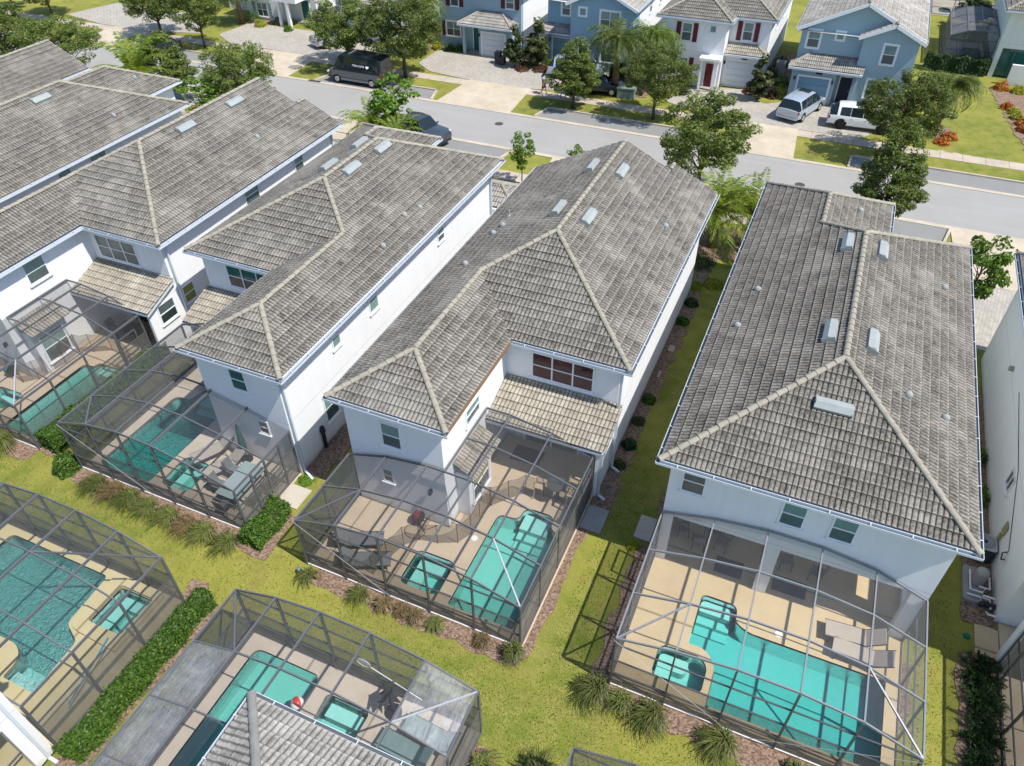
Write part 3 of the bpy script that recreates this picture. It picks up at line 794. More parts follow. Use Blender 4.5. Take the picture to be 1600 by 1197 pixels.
b.box(-9.05, -6.55, 21.70, 21.78, 2.28, 2.36); b.build("door_frame", M['trim'], sd)
downspout(hC, -9.82, 16.05, ZE - .2, 0.0, -.3) if False else None
downspout(hC, -4.98, 21.6, ZE - .2, 0.35, -0.1); downspout(hC, -14.02, 16.3, ZE - .2, -0.3, -0.2); downspout(hC, -5.02, 19.9, 2.8, 0.3, -0.1)
def bay(h, x, y0, y1, z=2.45):
    """shallow bump-out with a little tiled hood on the wing's side wall"""
    b = MB(); b.box(x - .02, x + .55, y0, y1, -0.05, z); b.build("bay", M['stucco'], h)
    bm = bmesh.new(); bm.loops.layers.uv.new("uv")
    tile_piece(bm, [(x, y0 - .15), (x + .95, y0 - .15), (x + .95, y1 + .15), (x, y1 + .15)], (-0.62, 0, z + .02 + 0.62 * (x + .95)), 'e', z + .02)
    me = bpy.data.meshes.new("bay_roof"); bm.to_mesh(me); bm.free(); me.materials.append(M['tile_clean']); o = link("bay_roof", me, h)
    window(h, (x + .55, (y0 + y1) / 2), (0, 1), (1, 0), (y1 - y0) * .72, 0.55, 2.1, 'pane_yellow' if x > -20 else 'pane_up', 'pane_low')
bay(hC, -9.9, 16.9, 18.9)
def wall_light(h, x, y, z, n=(0, -1)):
    b = MB(); b.box(x - .06, x + .06, y - .03 if n[1] < 0 else y, y, z - .1, z + .1); b.tube([(x, y - .12, z - .12), (x, y - .12, z + .12)], [.07, .05], 8); b.bar((x, y, z), (x, y - .12, z), .03)
    b.build("wall_light", M['black'], h)
wall_light(hC, -10.55, 16.1, 1.95)

# house B
hB, rB, rectB = wing_house('white house whose roof wing points at the dark cage with the dining table', 0, 0, 'B', M['tile'], '')
vents(rB, rectB, [(-20.7, 30.8), (-20.8, 28.1), (-22.4, 31.3), (-22.4, 28.5)], [(-17.5, 28.6, 0), (-17.7, 27.5, 0), (-17.35, 24.9, 0)])
window(hB, (-18.95, 16.2), (1, 0), S, 0.8, 4.05, 5.15, 'pane_teal', 'pane_teal')
window(hB, (-18.35, 16.2), (1, 0), S, 0.52, 1.85, 2.6, 'pane_low', 'pane_dark')
window(hB, (-23.0, 22.1), (1, 0), S, 2.6, 4.0, 5.2, 'pane_teal', 'pane_dark', cols=3)
window(hB, (-16.98, 18.85), (0, 1), (1, 0), 0.95, 1.0, 2.42); window(hB, (-16.98, 23.0), (0, 1), (1, 0), 0.75, 4.0, 4.75, hung=False); window(hB, (-16.98, 29.5), (0, 1), (1, 0), 0.7, 4.05, 4.8)
window(hB, (-16.98, 20.0), (0, 1), (1, 0), 0.6, 4.1, 4.7, hung=False)
lean_roof(hB, -25.85, -21.0, 20.0, 22.07, 2.85, 3.55, M['tile_clean'])
b = MB(); wedge(b, -25.65, -25.5, 20.2, 22.1); b.box(-25.5, -21.0, 20.2, 20.35, 2.62, 2.8); b.build("porch_wall", M['stucco'], hB)
b = MB(); b.box(-25.0, -22.2, 22.04, 22.07, 0.1, 2.3); b.build("sliding_door", M['pane_dark'], hB)
downspout(hB, -16.88, 16.3, ZE - .2, 0.55, -0.25); downspout(hB, -16.88, 35.4, ZE - .2, 0.2, 0.1)
# garage roof of B at the street side
lean = MB()
mk = [(-21.35, -16.6, 35.75, 38.6, 's')]
rg = make_roof('garage_roof', [(-21.35, -15.6, 35.9, 39.0, 's')], 2.8, 0.42, M['tile_pale'], hB)
b = MB(); b.poly_prism([(-21.35, 35.75), (-15.95, 35.75), (-15.95, 38.65), (-21.35, 38.65)], -0.1, 2.75); b.build("garage_wall", M['stucco'], hB)

# house A
hA, rA, rectA = wing_house('white two-storey house with L-shaped tile roof between the leftmost roofs and the round bush cage', -22.85, 0.1, 'C', M['tile'], '')
vents(rA, rectA, [(-31.75, 29.0), (-31.7, 32.9)], [(-29.4, 31.6, 0)])
window(hA, (-31.0, 21.9), (1, 0), S, 2.6, 3.82, 5.12, 'pane_low', 'pane_low', cols=3)
window(hA, (-32.75, 18.7), (0, 1), (1, 0), 1.15, 4.2, 5.35)
window(hA, (-27.95, 22.65), (0, 1), (1, 0), 0.8, 1.8, 2.8, 'pane_yellow', 'pane_yellow')
window(hA, (-27.95, 28.6), (0, 1), (1, 0), 1.2, 4.45, 5.4); window(hA, (-27.95, 32.85), (0, 1), (1, 0), 0.85, 4.4, 5.35)
window(hA, (-36.0, 16.2), (1, 0), S, 0.86, 3.72, 4.95)
lean_roof(hA, -32.7, -27.72, 19.75, 21.87, 2.85, 3.6, M['tile_clean'])
b = MB(); wedge(b, -28.1, -27.95, 19.95, 21.9); b.box(-32.7, -28.1, 19.95, 20.1, 2.62, 2.8); b.build("porch_wall", M['stucco'], hA)
window(hA, (-27.95, 21.05), (0, 1), (1, 0), 1.1, 1.65, 2.75, 'pane_low', 'pane_dark')
b = MB(); b.box(-31.8, -29.4, 21.84, 21.87, 0.1, 2.3); b.build("sliding_door", M['pane_dark'], hA)
downspout(hA, -27.85, 22.1, ZE - .2, 0.3, -0.2); downspout(hA, -27.87, 36.2, ZE - .2, 0.3, 0.0)
bay(hA, -32.75, 16.7, 18.6); wall_light(hA, -33.4, 16.2, 1.95)

# house D (right) and its twin further left
def plain_house(label, ox, tilem, near):
    h = thing('house', label, 'house', (0, 0, 0), 0, 'two storey houses in the near row'); X = lambda v: v + ox
    rects = [(X(-2.45), X(7.05), 17.5, 35.85), (X(-2.45), X(3.65), 29, 38.85)]
    eave = [(X(-2.45), 17.5), (X(7.05), 17.5), (X(7.05), 35.85), (X(3.65), 35.85), (X(3.65), 38.85), (X(-2.45), 38.85)]
    eave_trim(eave, ZE, h)
    up = [(X(-2.1), 17.9), (X(6.7), 17.9), (X(6.7), 35.45), (X(3.25), 35.45), (X(3.25), 38.45), (X(-2.1), 38.45)]
    b = MB()
    if near:
        b.poly_prism(up, 2.68, ZE - .15, bottom=True)
        lo = [(X(-2.1), 21.3), (X(6.7), 21.3), (X(6.7), 35.45), (X(3.25), 35.45), (X(3.25), 38.45), (X(-2.1), 38.45)]
        b.poly_prism(lo, -0.1, 2.68)
        b.box(X(-2.1), X(-1.72), 17.9, 18.2, -0.1, 2.68); b.box(X(1.56), X(2.02), 17.9, 18.2, -0.1, 2.68); b.box(X(6.18), X(6.7), 17.9, 18.2, -0.1, 2.68)
        b.box(X(-2.1), X(-1.92), 18.2, 21.3, -0.1, 2.68)
        b.box(X(6.52), X(6.7), 20.8, 21.3, -0.1, 2.68); b.box(X(6.52), X(6.7), 18.2, 18.9, -0.1, 2.68); b.box(X(6.52), X(6.7), 18.9, 20.8, -0.1, 0.35)
    else: b.poly_prism(up, -0.1, ZE - .15)
    b.build("wall", M['stucco'], h)
    roof = make_roof('roof', rects, ZE, PT, tilem, h)
    return h, roof, rects
hD, rD, rectD = plain_house('white house with one big hipped roof above the sand yellow pool deck', 0.0, M['tile_dark'], True)
vents(rD, rectD, [(1.72, 30.3), (3.05, 30.3), (1.72, 23.8), (3.1, 23.9), (2.3, 20.5)], [(-1.2, 27.7, 0), (-1.5, 25.1, 0), (5.8, 30.8, 0), (4.55, 22.4, 0), (5.9, 22.5, 0), (2.1, 36.0, 0)])
for x in (2.0, 3.56): window(hD, (x, 17.9), (1, 0), S, 0.8, 4.02, 5.17)
window(hD, (-1.27, 17.9), (1, 0), S, 0.82, 4.16, 5.28, 'pane_low', 'pane_low')
b = MB(); b.box(-1.4, 1.2, 21.24, 21.27, 0.08, 2.3); b.box(3.0, 5.6, 21.24, 21.27, 0.08, 2.3); sd = b.build("sliding_door", M['pane_dark'], hD)
b = MB()
for x in (-1.45, -0.1, 1.25, 2.95, 4.3, 5.65): b.box(x - .04, x + .04, 21.2, 21.28, 0.08, 2.36)
b.build("door_frame", M['trim'], sd)
hA0, rA0, rectA0 = plain_house('white house, second roof from the left edge, with a low front wing', -45.5, M['tile'], False)
vents(rA0, rectA0, [(-42.55, 29.1)], [(-39.8, 31.3, 0), (-43.3, 36.6, 0)])
window(hA0, (-38.8, 28.5), (0, 1), (1, 0), 1.2, 4.5, 5.42); window(hA0, (-38.8, 26.1), (0, 1), (1, 0), 0.9, 4.5, 5.42)
# leftmost roof
hZ = thing('house', 'leftmost two-storey house, cut by the photo edge, with a gabled roof end towards the oaks', 'house', (0, 0, 0), 0, 'two storey houses in the near row')
rz_ = [(-55.8, -49.6, 19.0, 38.4, 'n')]; make_roof('roof', rz_, ZE, PT, M['tile'], hZ)
eave_trim([(-55.8, 19.0), (-49.6, 19.0), (-49.6, 38.4), (-55.8, 38.4)], ZE, hZ, gaps=(2,))
wall_mesh([(-55.4, 19.4), (-50.0, 19.4), (-50.0, 38.1), (-55.4, 38.1)], -.1, ZE - .15, M['stucco'], hZ, [[(-55.4, 38.1, ZE - .16), (-52.7, 38.1, ZE + 1.3), (-50.0, 38.1, ZE - .16)]])

# house E on the right edge
hE = thing('house', 'tall white house on the right edge, only its long blank side wall in view', 'house', (0, 0, 0), 0, 'two storey houses in the near row')
rE = [(9.1, 18.8, 17.6, 36.2)]; make_roof('roof', rE, ZE, PT, M['tile_dark'], hE)
eave_trim([(9.1, 17.6), (18.8, 17.6), (18.8, 36.2), (9.1, 36.2)], ZE, hE)
b = MB(); b.poly_prism([(9.62, 18.3), (18.4, 18.3), (18.4, 35.8), (9.62, 35.8)], 2.62, ZE - .15, bottom=True)
b.poly_prism([(9.62, 20.0), (18.4, 20.0), (18.4, 35.8), (9.62, 35.8)], -.1, 2.62); b.box(9.62, 9.8, 18.3, 18.6, -.1, 2.62); b.box(13.5, 14, 18.3, 18.6, -.1, 2.62); b.box(18.2, 18.4, 18.3, 20, -.1, 2.62)
b.build("wall", stucco('grey_white_stucco', (0.80, 0.84, 0.83)), hE)
window(hE, (9.62, 25.1), (0, -1), (-1, 0), 0.75, 1.7, 2.5, 'pane_low', 'pane_dark', cols=2, hung=False)
b = MB(); b.box(9.56, 9.6, 23.0, 23.35, 1.2, 1.7); b.box(9.5, 9.6, 23.1, 23.2, 0.3, 1.2); b.build("meter_box", plain('yellowed_meter_box', (0.35, 0.32, 0.18), 0.5), hE)
b = MB(); b.tube([(9.58, 22.0, 1.5), (9.50, 22.1, 1.3), (9.5, 21.9, 1.15), (9.55, 21.8, 1.3)], 0.03, 6); b.tube([(9.6, 29, 3.4), (9.6, 25, 2.75), (9.6, 22.0, 1.55)], 0.012, 5); b.build("cable", M['dark'], hE)
b = MB(); b.tube([(9.45, 31.0, 3.1), (9.62, 31.0, 3.1)], [.12, .12], 10); b.build("exhaust_vent", M['vent'], hE)
# ---------------------------------------------------------------- houses across the street
def garage_door(h, x0, x1, y, z1, mat, surround=M['trim']):
    b = MB()
    n = 4; hh = (z1 - 0.02) / n
    for i in range(n):
        b.box(x0, x1, y - .05, y - .01, 0.03 + i * hh, 0.03 + (i + 1) * hh - .02)
        m = 4
        for j in range(m):
            w = (x1 - x0) / m; b.box(x0 + j * w + .08, x0 + (j + 1) * w - .08, y - .065, y - .051, 0.03 + i * hh + .09, 0.03 + (i + 1) * hh - .11)
    g = b.build("garage_door", mat, h)
    if surround:
        s = MB(); s.box(x0 - .16, x0 - .003, y - .07, y, 0, z1 + .16); s.box(x1 + .003, x1 + .16, y - .07, y, 0, z1 + .16); s.box(x0 - .003, x1 + .003, y - .07, y, z1 + .01, z1 + .16)
        s.build("frame", surround, g)
def front_door(h, x0, x1, y, z1, mat):
    b = MB(); b.box(x0, x1, y - .05, y - .005, 0.12, z1)
    for i in range(2):
        w = (x1 - x0) / 2
        for (za, zb) in ((.25, .95), (1.1, z1 - .15)): b.box(x0 + i * w + .07, x0 + (i + 1) * w - .07, y - .065, y - .051, za, zb)
    d = b.build("door", mat, h)
    k = MB(); k.ellipsoid((x1 - .1, y - .1, 1.05), (.035, .035, .09), 8, 6); k.build("handle", M['silverbar'], d)
    f = MB(); f.box(x0 - .1, x0 - .002, y - .06, y, .0, z1 + .1); f.box(x1 + .002, x1 + .1, y - .06, y, 0, z1 + .1); f.box(x0, x1, y - .06, y, z1 + .004, z1 + .1); f.build("frame", M['trim'], d)
    s = MB(); s.box(x0 - .3, x1 + .3, y - .9, y - .06, 0, .12); s.build("doorstep", M['paver'], d)
def shutters(h, x, y, w, z0, z1):
    for sx in (-1, 1):
        b = MB(); cx_ = x + sx * (w / 2 + .24); b.box(cx_ - .19, cx_ + .19, y - .06, y - .005, z0, z1)
        for k in range(9): b.box(cx_ - .15, cx_ + .15, y - .075, y - .061, z0 + .08 + k * (z1 - z0 - .14) / 9, z0 + .12 + k * (z1 - z0 - .14) / 9)
        b.build("shutter", M['red'], h)
def number_plate(h, x, y, z, w=.5):
    b = MB(); b.box(x - w / 2, x + w / 2, y - .04, y - .005, z - .09, z + .09); b.build("house_number_plate", M['black'], h)
GR = 'two storey houses across the street'
def far_house(label, walls, rects, mat, tilem=None, ze=5.5, gable=None, trims=None, detail=False):
    h = thing('house', label, 'house', (0, 0, 0), 0, GR)
    for w in walls: wall_mesh(w[0], 0, w[1], w[2] if len(w) > 2 else mat, h, w[3] if len(w) > 3 else None)
    make_roof('roof', rects, ze, PT, tilem or M['tile'], h, detail=detail)
    for t in (trims or []): eave_trim(t[0], ze, h, gaps=t[1])
    return h
def rake(h, x0, x1, xm, y, ze, zt):
    b = MB()
    for xe in (x0, x1):
        b.bar((xe, y, ze - .08), (xm, y, zt - .08), 0.06, 0.24)
    b.build("rake_board", M['trim'], h)
# M: pale blue gabled house
BL = M['stucco_slate']
hM = far_house('pale blue gabled house with a navy front door, silver minivan parked before its garage',
    [([(-4.4, 67.9), (0.3, 67.9), (0.3, 67.2), (4.3, 67.2), (4.3, 81.6), (-4.4, 81.6)], 5.4, BL,
      [[(-4.4, 67.9, 5.4), (4.3, 67.9, 5.4), (0.0, 67.9, 7.5)], [(0.3, 67.2, 5.4), (4.3, 67.2, 5.4), (2.3, 67.2, 6.35)]])],
    [(-4.75, 4.7, 67.5, 82, 's'), (-0.05, 4.7, 66.8, 72, 's')], BL, M['tile_pale'], trims=[([(-4.75, 67.5), (4.7, 67.5), (4.7, 82), (-4.75, 82)], (0,))])
rake(hM, -4.8, 4.75, -0.02, 67.46, 5.5, 7.75); rake(hM, -0.1, 4.75, 2.33, 66.76, 5.5, 6.63)
b = MB(); b.poly_prism([(-4.4, 66.95), (-0.95, 66.95), (-0.95, 67.89), (-4.4, 67.89)], 0, 2.78); b.box(0.5, 0.75, 66.75, 67.0, 0, 2.75); b.build("garage_wall", BL, hM)
lean_roof(hM, -4.75, 0.95, 66.5, 67.95, 2.85, 3.65, M['tile_pale'], hipw=True)
garage_door(hM, -3.75, -1.4, 66.95, 2.05, M['garage_blue']); front_door(hM, -.6, .3, 67.9, 2.1, M['navy']); number_plate(hM, -2.3, 66.95, 2.45)
for x, y, w, z0, z1 in ((-3.4, 67.9, .95, 4.05, 5.4), (2.37, 67.2, .95, 3.65, 5.1), (2.2, 67.2, 1.6, .95, 2.4)):
    window(hM, (x, y), (1, 0), S, w, z0, z1, surround=M['trim'], cols=2 if w > 1.2 else 1)
window(hM, (-1.47, 67.9), (1, 0), S, .6, 4.85, 5.45, surround=M['trim'], hung=False)
for x in (-4.1, -1.15): wall_light(hM, x, 66.95, 1.9)
# L: white house, red shutters
WH = M['stucco']
hL = far_house('white house with dark red shutters and a dark red front door beside its garage',
    [([(-15.6, 67.2), (-10.2, 67.2), (-10.2, 69.0), (-6.9, 69.0), (-6.9, 83), (-15.6, 83)], 5.4)],
    [(-16.0, -6.5, 68.6, 83.4), (-16.0, -9.8, 66.8, 78)], WH, M['tile'],
    trims=[([(-16.0, 66.8), (-9.8, 66.8), (-9.8, 68.6), (-6.5, 68.6), (-6.5, 83.4), (-16.0, 83.4)], ())])
lean_roof(hL, -10.15, -6.6, 67.75, 68.96, 2.8, 3.4, M['tile_clean'], hipe=True)
b = MB(); b.poly_prism([(-10.19, 68.2), (-6.95, 68.2), (-6.95, 68.99), (-10.19, 68.99)], 0, 2.78); b.build("garage_wall", WH, hL)
garage_door(hL, -9.85, -7.6, 68.2, 2.1, M['garage'], None); number_plate(hL, -8.5, 68.2, 2.45)
b = MB(); b.box(-11.75, -11.6, 66.2, 66.35, 0, 2.55); b.box(-10.65, -10.3, 66.2, 66.5, 0, 2.55); b.build("column", WH, hL)
b = MB(); b.box(-11.9, -10.15, 66.1, 67.2, 2.55, 2.75); b.build("porch_beam", WH, hL)
front_door(hL, -11.45, -10.7, 67.2, 2.05, M['red'])
b = MB(); b.poly_prism([(-11.9, 66.1), (-10.2, 66.1), (-10.2, 67.15), (-11.9, 67.15)], 0.0, 0.11); b.build("porch_step", M['paver'], hL)
for x, y, z0, z1, up in ((-13.45, 67.2, 3.62, 5.05, 0), (-8.72, 69.0, 3.65, 5.1, 0), (-13.45, 67.2, .9, 2.3, 0)):
    window(hL, (x, y), (1, 0), S, .85, z0, z1); shutters(hL, x, y, .95, z0 - .03, z1 + .03)
window(hL, (-11.3, 67.2), (1, 0), S, .55, 4.5, 5.05, hung=False); wall_light(hL, -10.08, 68.2, 2.0)
for y in (73, 77): window(hL, (-6.9, y), (0, 1), (1, 0), .7, 3.8, 5.0)
# K: deep blue gabled house
KB = M['stucco_blue']
hK = far_house('blue gabled house with white framed windows, half hidden by a tall palm',
    [([(-23.9, 67.5), (-18.2, 67.5), (-18.2, 68.6), (-23.9, 68.6)], 5.4, KB, [[(-23.9, 67.5, 5.4), (-18.2, 67.5, 5.4), (-21.05, 67.5, 6.75)]]),
     ([(-26.5, 68.61), (-18.2, 68.61), (-18.2, 69.4), (-26.5, 69.4)], 5.4, KB), ([(-26.5, 69.41), (-18.2, 69.41), (-18.2, 83), (-26.5, 83)], 5.4, WH)],
    [(-26.9, -17.85, 68.3, 83.4), (-24.25, -17.85, 67.1, 76, 's')], KB, M['tile_pale'], trims=[([(-17.85, 67.1), (-17.85, 83.4), (-26.9, 83.4), (-26.9, 68.3)], (3,))])
rake(hK, -24.3, -17.8, -21.05, 67.06, 5.5, 7.05)
lean_roof(hK, -26.95, -23.92, 67.6, 68.6, 2.8, 3.35, M['tile_pale'])
garage_door(hK, -25.9, -24.2, 68.61, 2.1, M['garage_blue'])
window(hK, (-20.3, 67.5), (1, 0), S, 1.75, 3.75, 5.15, surround=M['trim'], cols=2); window(hK, (-22.8, 67.5), (1, 0), S, .65, 4.55, 5.2, surround=M['trim'], hung=False)
window(hK, (-24.75, 68.61), (1, 0), S, .8, 4.1, 5.3, surround=M['trim']); window(hK, (-20.2, 67.5), (1, 0), S, 1.5, .9, 2.3, surround=M['trim'])
front_door(hK, -23.0, -22.2, 67.5, 2.1, M['black'])
for y in (73, 76.5): window(hK, (-18.2, y), (0, 1), (1, 0), .7, 3.9, 5.1)
wall_light(hK, -26.2, 68.61, 1.9)
# J: pale blue with tiled porch hip
hJ = far_house('pale blue house with dark red shutters and a low hipped roof over its garage',
    [([(-37.6, 68.5), (-29.1, 68.5), (-29.1, 69.0), (-37.6, 69.0)], 5.4, BL), ([(-37.6, 69.01), (-29.1, 69.01), (-29.1, 83), (-37.6, 83)], 5.4, WH)],
    [(-38.0, -28.7, 68.1, 83.4)], BL, M['tile_pale'], trims=[([(-38.0, 68.1), (-28.7, 68.1), (-28.7, 83.4), (-38.0, 83.4)], ())])
b = MB(); b.poly_prism([(-32.95, 67.35), (-29.5, 67.35), (-29.5, 68.49), (-32.95, 68.49)], 0, 2.8); b.box(-34.5, -34.25, 67.05, 67.3, 0, 2.75); b.build("garage_wall", BL, hJ)
lean_roof(hJ, -34.85, -29.3, 66.7, 68.55, 2.85, 3.75, M['tile_pale'], hipw=True, hipe=True)
garage_door(hJ, -32.55, -30.25, 67.35, 2.1, M['garage']); number_plate(hJ, -31.4, 67.35, 2.5); front_door(hJ, -34.0, -33.25, 68.5, 2.1, M['teal_paint'])
window(hJ, (-36.15, 68.5), (1, 0), S, 1.5, 1.1, 2.42, cols=2, surround=M['trim']); shutters(hJ, -36.15, 68.5, 1.6, 1.1, 2.42)
window(hJ, (-35.9, 68.5), (1, 0), S, .85, 3.8, 5.1); shutters(hJ, -35.9, 68.5, .95, 3.8, 5.1); window(hJ, (-30.2, 68.5), (1, 0), S, .85, 4.1, 5.2); shutters(hJ, -30.2, 68.5, .95, 4.1, 5.2)
wall_light(hJ, -32.85, 67.35, 1.9)
# I and its neighbours, top left
hI = far_house('white house with grey-green shutters and a green front door, top left',
    [([(-61.1, 69.0), (-56.6, 69.0), (-56.6, 70.2), (-53.2, 70.2), (-53.2, 83), (-65.8, 83), (-65.8, 71.2), (-61.1, 71.2)], 5.4)],
    [(-66.2, -52.8, 70.8, 83.4), (-61.5, -56.2, 68.6, 78)], WH, M['tile_pale'], trims=[([(-66.2, 70.8), (-61.5, 70.8), (-61.5, 68.6), (-56.2, 68.6), (-56.2, 70.8), (-52.8, 70.8), (-52.8, 83.4), (-66.2, 83.4)], ())])
window(hI, (-59.3, 69.0), (1, 0), S, 1.35, .35, 1.75, cols=2)
for sx in (-60.35, -58.25):
    b = MB(); b.box(sx - .18, sx + .18, 68.93, 68.99, .33, 1.78); b.build("shutter", plain('grey_green_shutter', (.22, .32, .30), .6), hI)
window(hI, (-63.6, 71.2), (1, 0), S, 1.3, .9, 2.2, cols=2)
b = MB(); b.box(-56.2, -55.95, 67.6, 67.85, 0, 2.5); b.box(-54.95, -54.65, 67.4, 67.7, 0, 2.5); b.build("column", WH, hI)
b = MB(); b.box(-56.6, -53.6, 67.4, 70.2, 2.5, 2.9); b.build("porch_beam", WH, hI)
front_door(hI, -55.0, -54.1, 70.2, 2.1, M['teal_paint'])
hI2 = far_house('house with a grey garage roof behind the black van and its oaks', [([(-49.8, 69.0), (-41.2, 69.0), (-41.2, 83), (-49.8, 83)], 5.4)],
    [(-50.2, -40.8, 68.6, 83.4)], WH, M['tile_pale'], trims=[([(-50.2, 68.6), (-40.8, 68.6), (-40.8, 83.4), (-50.2, 83.4)], ())])
lean_roof(hI2, -47.6, -42.2, 66.2, 68.96, 2.85, 4.1, M['tile_pale'], hipe=True)
b = MB(); b.poly_prism([(-47.2, 66.9), (-42.6, 66.9), (-42.6, 68.98), (-47.2, 68.98)], 0, 2.78); b.build("garage_wall", M['stucco_slate'], hI2)
garage_door(hI2, -46.6, -43.6, 66.9, 2.1, M['garage']); window(hI2, (-45, 69.0), (1, 0), S, 1.4, 4.1, 5.1, cols=2)
# N far right modern white
hN = thing('house', 'white house in the top right corner with a dark glazed corner', 'house', (0, 0, 0), 0, GR)
b = MB(); b.poly_prism([(11.15, 79.4), (20, 79.4), (20, 92), (11.15, 92)], 2.45, 5.4, bottom=True); b.box(11.15, 11.55, 79.4, 79.8, 0, 2.45); b.poly_prism([(11.6, 82), (20, 82), (20, 92), (11.6, 92)], 0, 2.45); b.box(12.5, 20, 77.6, 77.9, 0, 1.7); b.build("wall", M['stucco_cream'], hN)
b = MB(); b.box(11.6, 20, 79.7, 79.74, 0.1, 2.4); g = b.build("glazing", M['pane_teal'], hN)
b = MB()
for x in (12.6, 13.8, 15.0, 16.2): b.box(x - .05, x + .05, 79.62, 79.78, 0, 2.45)
b.build("mullion", M['post'], g)
make_roof('roof', [(10.7, 20.4, 79.0, 92.5)], 5.5, PT, M['tile_dark'], hN, detail=False); eave_trim([(10.7, 79.0), (20.4, 79.0), (20.4, 92.5), (10.7, 92.5)], 5.5, hN)
# ---------------------------------------------------------------- ground, street, beds
M['beam_light'] = plain('pale_grey_aluminium', (0.24, 0.25, 0.27), 0.35, 0.6, 0.1, var=0.12)
M['beam'] = plain('sunlit_grey_aluminium', (0.13, 0.135, 0.15), 0.35, 0.6, 0.1, var=0.12)
def slab(name, pts, z0, z1, mat, holes=(), **kw):
    b = MB(); b.poly_prism(ccw([tuple(p) for p in pts]), z0, z1, holes); return struct(b.build(name, mat, None, **kw))
def rectp(x0, x1, y0, y1): return [(x0, y0), (x1, y0), (x1, y1), (x0, y1)]
DECKS = dict(
    A=[(-37.0, 12.8), (-28.4, 12.8), (-28.4, 21.85), (-32.7, 21.85), (-32.7, 16.25), (-37.0, 16.25)],
    B=[(-25.95, 12.72), (-16.97, 12.72), (-16.97, 16.15), (-20.9, 16.15), (-20.9, 22.05), (-25.95, 22.05)],
    C=[(-14.15, 12.42), (-5.22, 12.42), (-5.22, 21.75), (-9.85, 21.75), (-9.85, 16.05), (-14.15, 16.05)],
    D=[(-2.12, 12.42), (6.72, 12.42), (6.72, 21.24), (-2.12, 21.24)],
    E=[(9.75, 12.0), (18.5, 12.0), (18.5, 19.95), (9.75, 19.95)],
    F=[(-26.3, 3.62), (-17.28, 3.62), (-17.28, 9.38), (-26.3, 9.38)],
    G=[(-14.15, 1.0), (-9.35, 1.0), (-9.35, 5.25), (-5.28, 5.25), (-5.28, 9.38), (-14.15, 9.38)],
    H=[(-2.22, 4.0), (6.6, 4.0), (6.6, 8.9), (-2.22, 8.9)],
    N=[(7.3, 80.6), (11.05, 80.6), (11.05, 89), (7.3, 89)], P=[(5.2, 97.5), (14.0, 97.5), (14.0, 104.5), (5.2, 104.5)])
POOLS = dict(
    A=(round_poly([(-31.25, 13.2), (-28.85, 13.2), (-28.85, 18.3), (-30.6, 18.3), (-30.7, 17.95), (-31.25, 17.95)], [.3, .1, .1, .2, .1, .3]), 'water'),
    B=(round_poly([(-25.4, 13.2), (-22.6, 13.2), (-22.5, 18.8), (-24.4, 18.8), (-24.55, 17.9), (-25.35, 17.9)], [.3, .1, .4, .4, .2, .4]), 'water_deep'),
    C=(round_poly([(-8.38, 12.95), (-5.8, 12.95), (-5.82, 17.4), (-6.2, 17.6), (-6.28, 18.2), (-7.5, 18.2), (-7.55, 17.5), (-8.38, 17.45)], [.1, .1, .3, .2, .35, .35, .25, .3]), 'water'),
    D=(round_poly([(-.05, 14.88), (.55, 14.9), (1.0, 14.35), (1.0, 12.95), (6.25, 12.95), (6.25, 16.1), (1.75, 16.1), (1.28, 16.35), (1.25, 17.02), (-.05, 17.02)], [.05, .3, .4, .05, .1, .1, .4, .2, .4, .25]), 'water_deep'),
    E=(round_poly([(12, 13), (16, 13), (16, 17), (12, 17)], .3), 'water'),
    F=(round_poly([(-25.6, 5.65), (-21.35, 5.65), (-20.85, 5.3), (-20.8, 4.6), (-19.4, 4.6), (-19.55, 6.55), (-20.42, 6.95), (-20.6, 9.0), (-25.6, 9.0)], [.3, .4, .3, .1, .1, .2, .2, .2, .3]), 'water_bright'),
    G=(round_poly([(-13.65, 1.6), (-11.3, 1.6), (-11.0, 8.85), (-13.65, 8.85)], [.3, .3, .3, .35]), 'water'),
    H=(round_poly([(1, 5), (5, 5), (5, 8), (1, 8)], .3), 'water'),
    N=(round_poly([(9.2, 82), (10.8, 82), (10.8, 87), (9.2, 87)], .3), 'water'),
    P=(round_poly([(8.6, 98.5), (12.8, 98.5), (12.8, 102.0), (8.6, 102.0)], .6), 'water'))
SPAS = dict(
    A=round_poly([(-33.75, 14.0), (-32.0, 14.0), (-32.15, 15.12), (-33.75, 15.1)], .25), B=round_poly([(-22.15, 13.35), (-20.65, 13.4), (-20.75, 15.0), (-22.2, 15.0)], .35),
    C=round_poly([(-10.5, 13.1), (-8.92, 13.1), (-8.9, 14.68), (-10.5, 14.68)], .3), D=round_poly([(-.95, 13.3), (.75, 13.3), (.75, 14.25), (.45, 14.55), (-.95, 14.5)], [.2, .15, .25, .25, .35]),
    F=round_poly([(-19.75, 7.3), (-18.25, 7.3), (-18.2, 8.85), (-19.75, 8.85)], .15), G=round_poly([(-10.35, 6.9), (-8.85, 6.9), (-8.84, 8.45), (-10.48, 8.45)], .2),
    P=round_poly([(7.0, 98.7), (8.2, 98.7), (8.2, 100.6), (7.0, 100.6)], .5))
def inset_rect_hole(P): return offset_poly(P, -0.12)
holes = [inset_rect_hole(ccw(DECKS[k])) for k in DECKS]
g = MB(); g.poly_prism([(-260, -60), (160, -60), (160, 420), (-260, 420)], -0.02, 0.0, holes)
lawn = struct(g.build('lawn_ground', M['lawn']))
DM = dict(A='deck_tan', B='deck_pale', C='deck_tan', D='deck_yellow', E='deck_tan', F='deck_straw', G='deck_pale', H='deck_tan', N='deck_pale', P='deck_pale')
DT = 0.07
